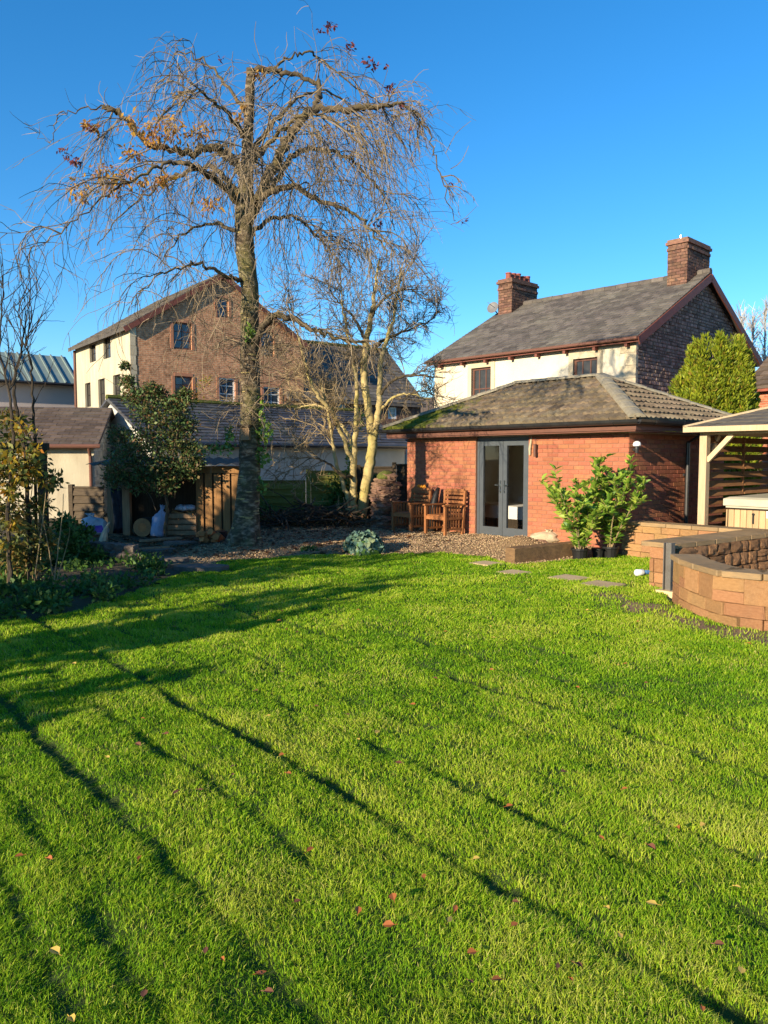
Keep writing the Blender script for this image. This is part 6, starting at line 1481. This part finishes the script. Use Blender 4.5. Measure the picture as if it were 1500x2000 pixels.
# ------------------------------------------------------------------ pale multi stemmed tree behind
SY=18.0; sb=at(695,1028,SY); mst=thing('multi_stemmed_tree','bare multi stemmed tree with pale sunlit bark behind the gravel','tree',(sb.x,SY,.03))
ST=[
 [(704,1032,0,.17),(706,1005,0,.13),(714,960,0,.125),(722,910,0,.12),(728,868,0,.115),(724,830,0,.095),(716,780,0,.09),(711,730,0,.085),(713,690,0,.08),(718,650,0,.07),(728,600,.1,.05),(735,550,.2,.035),(742,505,.3,.02)],
 [(730,862,0,.085),(738,810,-.1,.075),(741,760,-.1,.06),(744,710,-.2,.055),(756,660,-.2,.045),(770,610,-.2,.035),(778,560,-.2,.022),(785,520,-.2,.012)],
 [(692,1034,-.1,.15),(690,1000,-.1,.10),(689,950,-.1,.085),(691,890,-.1,.075),(695,830,-.1,.06),(696,770,-.1,.05),(692,715,-.1,.04),(680,660,0,.03),(670,600,.1,.02),(665,550,.1,.012)],
 [(684,1030,-.05,.12),(683,990,-.15,.06),(672,950,-.2,.05),(655,900,-.3,.042),(648,850,-.4,.035),(640,800,-.5,.025),(625,740,-.6,.016)],
 [(690,905,-.1,.055),(668,850,-.3,.05),(645,800,-.5,.048),(618,770,-.7,.045),(603,735,-.8,.035),(592,690,-.9,.025),(580,650,-.9,.014)],
 [(692,870,-.1,.045),(670,835,.2,.04),(640,800,.4,.03),(610,790,.6,.02),(575,800,.7,.012)],
 [(742,770,-.1,.04),(765,745,-.3,.034),(790,735,-.5,.028),(830,735,-.6,.02),(870,738,-.7,.010)],
 [(745,800,-.1,.035),(770,775,-.4,.03),(800,770,-.7,.02),(840,780,-.9,.010)],
 [(714,700,0,.05),(740,672,.2,.045),(770,655,.4,.035),(810,640,.6,.02),(850,620,.8,.010)],
 [(712,660,0,.04),(690,620,.3,.03),(660,590,.5,.02),(640,560,.6,.012)],
 [(690,930,-.1,.045),(672,930,-.4,.035),(640,905,-.6,.025),(615,895,-.8,.015),(590,905,-.9,.008)],
 [(724,620,.1,.04),(745,590,-.2,.032),(775,570,-.4,.022),(815,565,-.6,.012)],
]
sl2=[]
for i,P in enumerate(ST):
    pts,rad=px_path(P,SY); pts,rad=resample(pts,rad,wob=.012); mb=MB(); mb.tube(pts,rad,9); mb.build('stem' if i<4 else 'limb','bark_pale' if i<6 or i==7 else 'bark_limb',mst,smooth=True); sl2.append((pts,rad))
SW=[MB(),MB()]
def spread(p, d, L, r, lev, mbi):
    pts,ds=twig(SW[mbi],p,d,L,r,-.03,.20,6,sides=3,rend=.4)
    if lev>0:
        for j in range(2,7):
            for _ in range(2 if lev>1 else random.choice((1,1,2))):
                dd=ds[min(j,5)]+rv(.75); spread(pts[j],dd,L*random.uniform(.35,.62),max(r*.6,.0055),lev-1,mbi)
for li,(pts,rad) in enumerate(sl2):
    n=len(pts); k=[13,13,9,9,10,8,7,6,8,8,6,7][li]
    for _ in range(k):
        f=random.uniform(.5 if li<4 else .35,1.0); i=min(int(f*(n-1)),n-2); d=(pts[i+1]-pts[i]).normalized()+rv(.6); d.z+=.15
        spread(pts[i],d,random.uniform(.6,1.15),random.uniform(.011,.017),2,0 if pts[i].z<3.2 else 1)
SW[0].build('lower_twigs','twig_warm',mst)['kind']='stuff'; SW[1].build('upper_twigs','twig',mst)['kind']='stuff'; print('spread',len(SW[0].f)+len(SW[1].f))
mb=MB(); mb.lathe(at(695,1034,SY-.05),[(.34,0),(.32,.10),(.24,.28),(.15,.42)],12,jit=.12,sx=1.0,sy=.8); mb.build('mossy_base','moss',mst,smooth=True)
leaf_cloud('ivy','leaf_ivy',mst,[(at(684,900,SY+.05),(.10,.1,.5),1),(at(705,820,SY),(.10,.1,.3),.6)],260,.06,.05,up=.1,out=.5,shell=.2)
# ------------------------------------------------------------------ far poplars on the right, far hedge line
for k,(px,py,w) in enumerate(((1440,604,14),(1462,612,14),(1486,592,16),(1512,600,16),(1424,640,10))):
    Y=62+k*2.5; b=fp(px,Y); zt=hz(py,Y); root=thing('bare_poplar','bare pale poplar far behind the farmhouse roof','tree',(b.x,Y,-.1),'poplars beyond the farmhouse')
    mb=MB(); mb.tube([(b.x,Y,-.1),(b.x+.1,Y,zt*.4),(b.x,Y,zt*.75),(b.x,Y,zt)],[.25,.2,.1,.03],6); mb.build('trunk','far_bark',root)
    mb=MB()
    for j in range(130):
        z=random.uniform(.15,.98)*zt; p=Vector((b.x+random.uniform(-.1,.1),Y,z)); d=Vector((random.gauss(0,.5),random.gauss(0,.5),1.1)); L=random.uniform(.8,2.4)*(1.15-z/zt)
        pts,ds=twig(mb,p,d,L+.5,.035,-.06,.10,5,rend=.5)
        for q in (2,3,4): twig(mb,pts[q],ds[q]+rv(.4),random.uniform(.4,.9),.022,-.06,.12,3,rend=.5)
    mb.build('crown','far_bark',root)
hd=thing('distant_hedge','dark distant hedge line behind the buildings','hedge',(0,95,-.1))
leaf_cloud('hedge_foliage','leaf_evergreen',hd,[((x,95+random.uniform(-3,3),1.0),(4.5,3,random.uniform(1.6,3.4)),1) for x in range(-60,75,6)],9000,.6,.4)
# ------------------------------------------------------------------ golden conifer behind the annex
CY=19.0; cb_=fp(1392,CY); con=thing('golden_conifer','rounded golden green conifer in front of the farmhouse gable','tree',(cb_.x,CY,-.05))
mb=MB(); mb.tube([(cb_.x,CY,-.1),(cb_.x,CY,1.5),(cb_.x+.05,CY,3.4)],[.16,.12,.04],8); mb.build('trunk','bark_dark',con)
def conifer(n):
    """upright plumes of scale leaves all round a rounded crown"""
    hgt=hz(655,CY); m=420; pz=rng.random(m)**.9*.93; pa=rng.random(m)*2*PI
    pR=1.0*np.sqrt((1-((pz-.25)/.80)**2).clip(0.03,1))*(.62+.38*rng.random(m)**.5)*(1+.08*np.sin(pa*2+1)+.05*np.sin(pa*5))
    ph=.30+.40*rng.random(m); pw=.10+.10*rng.random(m)
    idx=rng.integers(0,m,n); t=rng.random(n); an=rng.random(n)*2*PI
    wr=pw[idx]*np.sqrt((1-(2*t-1)**2*.92))*(1-.55*t)*(.5+.6*rng.random(n))
    P=np.stack([cb_.x+pR[idx]*np.cos(pa[idx])*(1+.06*t)+wr*np.cos(an),CY+pR[idx]*np.sin(pa[idx])*(1+.06*t)+wr*np.sin(an),pz[idx]*(hgt-.25)+t*ph[idx]-.05],-1)
    ax=np.stack([np.cos(an)*.5+np.cos(pa[idx])*.2,np.sin(an)*.5+np.sin(pa[idx])*.2,np.ones(n)*.9],-1)+rng.normal(size=(n,3))*.3; ax/=np.linalg.norm(ax,axis=1)[:,None]
    sd=np.cross(ax,rng.normal(size=(n,3))); sd/=np.linalg.norm(sd,axis=1)[:,None]
    L=.10*(0.6+.8*rng.random(n)); Wd=.034*(.6+.8*rng.random(n)); V=np.empty((n,4,3)); V[:,0]=P; V[:,1]=P+ax*(L*.5)[:,None]+sd*Wd[:,None]*.5; V[:,2]=P+ax*L[:,None]; V[:,3]=P+ax*(L*.5)[:,None]-sd*Wd[:,None]*.5
    return numpy_mesh('crown',V.reshape(-1,3),np.arange(n*4).reshape(n,4),'leaf_conifer',con)
conifer(85000)
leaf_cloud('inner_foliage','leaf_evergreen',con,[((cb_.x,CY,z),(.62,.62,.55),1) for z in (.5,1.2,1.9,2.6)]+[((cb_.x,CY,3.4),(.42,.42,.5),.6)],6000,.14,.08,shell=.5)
# ------------------------------------------------------------------ laurels in black pots
def laurel(label,px,py,hgt,spread_,nst):
    q=gp(px,py,.02); root=thing('potted_laurel',label,'shrub',(q.x,q.y,0.0),'laurels in pots by the annex corner')
    mb=MB(); mb.lathe((q.x,q.y,-.02),[(.10,0),(.125,.16),(.14,.17),(.14,.20),(.12,.195),(.115,.17)],14); mb.build('pot','pot_black',root)
    st=MB(); V=[];n=0; blobs=[]
    for k in range(nst):
        an=random.uniform(0,2*PI); tilt=random.uniform(.05,.36)*spread_; d=Vector((math.cos(an)*tilt,math.sin(an)*tilt,1)); L=hgt*random.uniform(.6,1.0)
        pts,ds=twig(st,Vector((q.x+random.uniform(-.06,.06),q.y+random.uniform(-.06,.06),.12)),d,L,.011,-.02,.05,9,sides=5,rend=.5)
        for i in range(1,len(pts)):
            for _ in range(5 if i<8 else 8):
                a2=random.uniform(0,2*PI); V.append((pts[i]+rv(.012),Vector((math.cos(a2),math.sin(a2),random.uniform(.15,1.1) if i<8 else random.uniform(.6,1.8)))))
            if i>2 and random.random()<.5:
                p2,d2=twig(st,pts[i],ds[i-1]+rv(.55),random.uniform(.15,.32),.006,-.04,.08,4,rend=.5)
                for pp_ in p2[1:]:
                    for _ in range(4): a2=random.uniform(0,2*PI); V.append((pp_+rv(.01),Vector((math.cos(a2),math.sin(a2),random.uniform(.2,1.4)))))
    st.build('stems','twig_warm',root)
    mb=MB()
    for (p,d) in V:
        d=d.normalized(); L=random.uniform(.10,.175); w=L*.42; s_=d.cross(Vector((0,0,1))+rv(.3)).normalized(); n_=s_.cross(d)
        m1,m2=p+d*L*.35,p+d*L*.7; up_=n_*w*.16; dr_=Vector((0,0,-L*.12))
        j=mb.add([p,m1+s_*w*.5+up_,m2+s_*w*.42+up_+dr_*.4,p+d*L+dr_,m2-s_*w*.42+up_+dr_*.4,m1-s_*w*.5+up_])
        mb.f+=[(j,j+1,j+2,j+3),(j,j+3,j+4,j+5)]; mb.uv+=[None,None]
    o=mb.build('leaves','leaf_laurel',root); o['kind']='stuff'
laurel('laurel shrub in a black pot with loose outer stems beside the sleeper',1132,1090,1.15,1.9,10)
laurel('taller laurel shrub in a black pot against the sandstone wall',1192,1086,1.46,1.15,12)
q=gp(1172,1088,.02); mb=MB(); mb.lathe((q.x,q.y+.12,-.01),[(.08,0),(.10,.13),(.115,.135),(.115,.16),(.09,.15)],12); tag(mb.build('black_pot','pot_black'),'empty black plant pot between the two laurels','pot')
# ------------------------------------------------------------------ blue green leafy mound at the lawn edge
q=gp(711,1082,.0); root=thing('leafy_mound','rounded mound of blue green leaves at the gravel edge','plant',(q.x,q.y+.1,0)); mb=MB()
for k in range(420):
    d=rv(1); d.z=abs(d.z); d.normalize(); p=Vector((q.x,q.y+.12,.03))+Vector((d.x*.36,d.y*.3,d.z*.36))*random.uniform(.7,1.0)
    n_=(d+rv(.3)).normalized(); s_=n_.orthogonal().normalized(); s_=(s_*math.cos(k)+n_.cross(s_)*math.sin(k)); t_=n_.cross(s_); r=random.uniform(.035,.07); j=mb.add([p+(s_*math.cos(a)+t_*math.sin(a)*.85)*r+n_*(.02*math.cos(2*a)) for a in [2*PI*i/7 for i in range(7)]]+[p-n_*.012])
    for i in range(7): mb.f.append((j+i,j+(i+1)%7,j+7)); mb.uv.append(None)
o=mb.build('leaves','leaf_glaucous',root); o['kind']='stuff'
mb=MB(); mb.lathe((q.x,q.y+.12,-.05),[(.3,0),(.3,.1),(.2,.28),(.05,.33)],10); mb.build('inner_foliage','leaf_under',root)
q=gp(603,1080,.01); root=thing('dark_tuft','small dark leafy tuft at the gravel edge','plant',(q.x,q.y,0)); leaf_cloud('leaves','leaf_under',root,[((q.x,q.y+.05,.03),(.13,.09,.08),1)],130,.06,.035,up=.5)
q=gp(1005,1062,.05)
# ------------------------------------------------------------------ berry bush over the log store
BY=14.7; b=at(322,1045,BY); bush=thing('berry_bush','dense dark evergreen bush spilling over the log store','shrub',(b.x,BY,.05))
mb=MB()
for P in ([(322,1050,0,.035),(326,1000,.0,.035),(322,950,0,.03),(310,890,-.05,.025),(290,830,-.1,.018),(265,770,-.1,.012),(252,715,-.1,.006)],[(322,960,0,.025),(335,900,-.1,.02),(345,850,-.1,.014),(350,800,-.1,.008)],[(318,930,0,.02),(280,900,-.2,.016),(245,880,-.3,.010)],[(322,940,0,.02),(360,900,0,.016),(385,880,0,.010)]):
    pts,rad=px_path(P,BY); pts,rad=resample(pts,rad,wob=.01); mb.tube(pts,rad,6)
mb.build('stems','bark_limb',bush)
bl=[(x,y,r,dy) for (x,y,r,dy) in ((300,850,48,0),(345,860,40,.1),(260,870,42,-.1),(240,905,36,-.2),(290,905,48,-.1),(340,910,40,0),(330,810,40,0),(290,800,38,-.1),(262,775,26,-.1),(350,790,28,.1),(248,745,16,-.1),(245,715,9,-.1),(375,880,26,.1),(365,830,26,.1),(225,935,26,-.2),(270,940,30,-.2),(320,945,28,-.1),(370,920,24,0),(295,760,18,0),(310,770,18,.1),(230,850,20,-.1),(385,905,16,.1),(360,770,14,.1))]
leaf_cloud('leaves','leaf_bush',bush,px_blobs(bl,BY),15000,.062,.034,up=.1,out=.4,shell=.15)
mb=MB()
for k in range(46):
    x,y,r,dy=random.choice(bl); p=at(x,y,BY+dy); d=rv(1); d.y*=.6; twig(mb,p+d*.15,d,random.uniform(.25,.55),.006,.0,.15,5)
mb.build('shoots','twig',bush)['kind']='stuff'
leaf_cloud('yellow_sprays','leaf_yellow',bush,px_blobs([(395,745,18,.2),(370,765,14,.2),(390,770,16,.2),(405,740,10,.2)],BY),200,.05,.025,up=-.2,shell=.1)
# ------------------------------------------------------------------ left shrubs: saplings, climbers, undergrowth
LY=9.2
for k,(x0,pts_) in enumerate(((30,[(60,1160,0,.028),(55,1000,0,.024),(48,880,0,.022),(30,790,0,.02),(28,740,0,.018),(40,690,0,.012),(45,640,0,.009),(30,600,0,.006),(32,585,0,.004)]),(70,[(75,1160,.2,.024),(70,1000,.2,.02),(68,880,.2,.018),(64,780,.2,.016),(62,720,.2,.012),(52,670,.2,.010),(60,620,.2,.007),(57,565,.2,.004)]),(-10,[(20,1160,-.2,.025),(15,1000,-.2,.022),(25,850,-.2,.018),(15,750,-.2,.013),(0,680,-.2,.010),(5,600,-.2,.007),(7,555,-.2,.004)]))):
    b=at(pts_[0][0],pts_[0][1],LY+pts_[0][2]); root=thing('bare_sapling',['forked bare sapling rising from the left shrubs','slim bare sapling beside the dark timber post','bare sapling at the outer edge of the left shrubs'][k],'tree',(b.x,b.y,-.02))
    pp_,rr_=px_path(pts_,LY); pp_,rr_=resample(pp_,rr_,wob=.008); mb=MB(); mb.tube(pp_,rr_,6); mb.build('trunk','bark_dark',root)
    mb=MB()
    for _ in range(15):
        i=random.randrange(int(len(pp_)*.4),len(pp_)-1); d=Vector((random.gauss(0,.5),random.gauss(0,.4),1.0)); q,qd=twig(mb,pp_[i],d,random.uniform(.35,.9),.0065,-.06,.12,6,rend=.4)
        for j in (2,3,4):
            if random.random()<.6: twig(mb,q[j],qd[j]+rv(.6),random.uniform(.12,.4),.004,-.05,.12,4,rend=.5)
    mb.build('crown','bark_dark',root)['kind']='stuff'
cl=at(35,1160,LY-.1); climb=thing('leafy_climber','tangled climber with yellow and green leaves on bare stems','climber',(cl.x,cl.y,-.02)); mb=MB()
for k in range(16):
    x=random.uniform(-30,105); p=at(x,1165,LY+random.uniform(-.4,.4)); p.z=-.02; twig(mb,p,Vector((random.gauss(0,.12),random.gauss(0,.12),1)),random.uniform(.9,1.6),.009,-.03,.05,10,sides=4,rend=.4)
mb.build('stems','twig_warm',climb)
leaf_cloud('leaves','leaf_climber',climb,px_blobs([(30,930,45,0),(60,900,35,.1),(20,1000,45,0),(50,1040,45,0),(25,1080,45,0),(75,990,30,.1),(65,1090,40,.1),(100,940,22,.2),(-20,1000,50,0),(-10,900,50,0),(35,860,34,.1),(90,1060,30,.2),(20,820,28,.1)],LY),3600,.065,.036,up=-.1,shell=.1)
leaf_cloud('yellow_leaves','leaf_yellow',climb,px_blobs([(40,925,26,-.3),(30,905,20,-.3),(70,915,18,-.2),(15,885,20,-.3),(45,830,20,-.3),(85,940,14,-.2),(10,1060,12,-.3),(28,1020,12,-.3),(-20,930,30,-.3),(60,880,16,-.3),(20,960,14,-.3)],LY),480,.08,.048,up=-.5,shell=.1)
und=thing('undergrowth','low dark leafy ground plants along the left edge of the lawn','ground cover',(gp(120,1190).x,gp(120,1190).y,0))
und['kind']='stuff'
ub=[]
for _ in range(130):
    px,py=random.uniform(-260,300),random.uniform(1100,1222)
    g=gp(px,py,0.0)
    if poly_sd(np.array([g.x]),np.array([g.y]))[0] > -.04: ub.append((Vector((g.x,g.y,.09)),(random.uniform(.15,.3),random.uniform(.12,.25),random.uniform(.06,.17)),1))
o=leaf_cloud('leaves','leaf_under',und,ub,11000,.06,.04,up=.5,shell=.2,zmin=0.0); o['kind']='stuff'
dk=thing('dark_shrub','dark dense shrub between the climber and the plastic sack','shrub',(gp(140,1130).x,gp(140,1130).y+1,0))
leaf_cloud('leaves','leaf_under',dk,px_blobs([(130,1060,34,1.2),(155,1085,36,1.3),(110,1100,36,1.0),(160,1040,26,1.5),(125,1025,24,1.6),(185,1090,26,1.3),(90,1130,40,.8),(150,1120,34,.8),(60,1120,40,.6)],9.9),4200,.07,.04,up=.2,shell=.1)
# ------------------------------------------------------------------ brushwood heap by the fence, leaf litter
bp_=gp(600,1028,.05); heap=thing('brushwood_heap','dark heap of brushwood and old logs in front of the green fence','brushwood',(bp_.x,bp_.y,.04)); mb=MB()
for k in range(190):
    x=random.uniform(520,690); p=at(x,1010,17.4+random.uniform(-.7,.7)); p.z=random.uniform(.05,.30+.25*math.sin((x-520)/170*PI)); d=rv(1); d.z*=.28; twig(mb,p,d,random.uniform(.4,1.1),random.uniform(.008,.03),.01,.12,5,sides=5,rend=.6)
o=mb.build('branches','bark_dark',heap); o['kind']='stuff'
mb=MB()
for k in range(12):
    x=random.uniform(640,690); p=at(x,1020,17.6); p.z=.05; mb.tube([p,p+Vector((random.uniform(-.05,.05),0,.3)),p+Vector((random.uniform(-.08,.08),0,random.uniform(.5,.75)))],[.014,.012,.006],4)
mb.build('dead_stalks','twig_warm',heap)['kind']='stuff'
leaf_cloud('dead_leaves','leaf_litter',heap,[(at(x,1012,17.4)+Vector((0,0,-.05)),(.35,.5,.18),1) for x in range(535,700,25)],1600,.08,.05)
dsb=thing('ivy_clump','dark rounded ivy clump on the fence behind the pale stems','shrub',(at(665,1000,18.6).x,18.6,0))
leaf_cloud('leaves','leaf_under',dsb,[(at(668,965,18.6),(.42,.25,.58),1),(at(660,1000,18.5),(.40,.3,.35),.6),(at(735,960,18.7),(.3,.2,.4),.4),(at(512,1005,18.0),(.3,.4,.35),.4)],3200,.07,.05,shell=.2)
# litter: flat dead leaves on gravel and bed
K=3600; lx=rng.uniform(-5.2,1.2,K); ly=rng.uniform(12.0,18.4,K); k=(poly_sd(lx,ly)>.02)&(rng.random(K)<np.where(lx<-.3,1,.25)); lx,ly=lx[k],ly[k]; lz=terrain_z(lx,ly)
n=len(lx); an=rng.random(n)*2*PI; L=.045*(.7+.7*rng.random(n)); V=np.empty((n,4,3)); cx_,sx_=np.cos(an),np.sin(an); P=np.stack([lx,ly,lz+.012+.02*rng.random(n)],-1)
V[:,0]=P-np.stack([cx_*L,sx_*L,0*L],-1); V[:,2]=P+np.stack([cx_*L,sx_*L,-.2*L],-1); V[:,1]=P+np.stack([-sx_*L*.5,cx_*L*.5,.35*L*rng.random(n)],-1); V[:,3]=P-np.stack([-sx_*L*.5,cx_*L*.5,-.35*L*rng.random(n)],-1)
tag(numpy_mesh('leaf_litter',V.reshape(-1,3),np.arange(n*4).reshape(n,4),'leaf_litter',origin=(0,0,0)),'brown leaf litter under the trees','leaf litter',kind='stuff')
# ------------------------------------------------------------------ single fallen leaves on the lawn
LV=[(145,1296,'y'),(505,1277,'o'),(525,1396,'y'),(211,1485,'y'),(100,1355,'y'),(564,1514,'o'),(455,1522,'b'),(550,1472,'o'),(605,1650,'o'),(273,1676,'o'),(768,1755,'o'),(1175,1635,'o'),(1186,1777,'y'),(1212,1825,'y'),(1005,1810,'o'),(1372,1973,'o'),(1372,1612,'y'),(1100,1506,'b'),(807,1370,'o'),(960,1304,'o'),(1222,1293,'o'),(1128,1340,'o'),(926,1205,'y'),(1032,1168,'y'),(1463,1259,'o'),(435,1868,'o'),(525,1925,'b'),(510,1888,'o'),(140,1995,'y'),(392,1548,'b'),(38,1680,'o'),(850,1250,'y'),(640,1172,'y'),(580,1150,'y'),(430,1130,'o'),(700,1190,'o'),(1040,1105,'y'),(1147,1190,'y'),(930,1675,'y'),(1432,1420,'b'),(1310,1330,'o'),(870,1230,'o'),(900,1120,'y'),(790,1130,'y'),(660,1120,'y'),(545,1208,'o'),(340,1218,'o'),(325,1430,'b'),(278,1400,'o'),(270,1460,'b'),(965,1245,'y'),(1290,1250,'o'),(680,1390,'b'),(1035,1370,'b')]+[(random.uniform(40,1460),1120+880*random.random()**1.6,random.choice('yoobb')) for _ in range(60)]
for (px,py,c) in LV:
    g=gp(px,py,.045); z=float(lawn_h(np.array([g.x]),np.array([g.y]))[0])+.043; L=random.uniform(.011,.021); w=L*random.uniform(.45,.75); an=random.uniform(0,2*PI); f_=Vector((math.cos(an),math.sin(an),random.uniform(-.2,.2))).normalized(); s_=f_.cross(Vector((random.uniform(-.3,.3),random.uniform(-.5,-.1),1))).normalized(); n_=s_.cross(f_); p=Vector((g.x,g.y,z)); cu=random.uniform(.2,.9)
    mb=MB(); q=[p-f_*L,p-f_*L*.4+s_*w+n_*w*cu,p+f_*L*.35+s_*w*.9+n_*w*cu,p+f_*L+n_*L*.2,p+f_*L*.35-s_*w*.9+n_*w*cu,p-f_*L*.4-s_*w+n_*w*cu]; j=mb.add(q); mb.f+=[(j,j+1,j+2,j+3),(j,j+3,j+4,j+5)]; mb.uv+=[None,None]; mb.tube([p-f_*L,p-f_*L*1.6],[.0016,.001],3)
    nm={'y':('fallen_yellow','pale yellow fallen leaf lying on the lawn','yellow leaves on the lawn'),'o':('fallen_orange','orange fallen leaf lying on the lawn','orange leaves on the lawn'),'b':('fallen_brown','dark red brown fallen leaf lying on the lawn','brown leaves on the lawn')}[c]
    tag(mb.build('fallen_leaf',nm[0]),nm[1],'leaf',nm[2])
# ------------------------------------------------------------------ evergreen trees left of the picture: they shade the back of the lawn
EV=[(-6.5,.25,2.3,.6,420,'thin low evergreen shrub standing first beside the left lawn edge, outside the view'),(-7.5,1.2,3.6,.85,1500,'narrow upright evergreen beside the left lawn edge, outside the view'),(-8.6,2.9,3.9,.8,1500,'round evergreen tree left of the garden between a narrow one and a broad one'),(-9.8,5.9,5.7,1.3,8000,'broad dense evergreen tree left of the garden'),(-10.2,7.2,4.2,1.1,5000,'evergreen tree left of the garden between a broad one and a tall wide one'),(-11.0,9.2,6.3,1.5,10000,'tall wide evergreen tree left of the garden at the end of its row')]
for k,(x,y,h,r,n,lab) in enumerate(EV):
    root=thing('evergreen_tree',lab,'tree',(x,y,-.1))
    mb=MB(); mb.tube([(x,y,-.1),(x,y,h*.5),(x,y,h*.9)],[.14,.10,.04],8); mb.build('trunk','bark_dark',root)
    leaf_cloud('crown','leaf_evergreen',root,[((x+random.uniform(-.5,.5)*r,y+random.uniform(-.5,.5)*r,random.uniform(.15,.85)*h),(r*.6,r*.6,h*.18),1) for _ in range(11)],n,.22,.14,shell=.2)
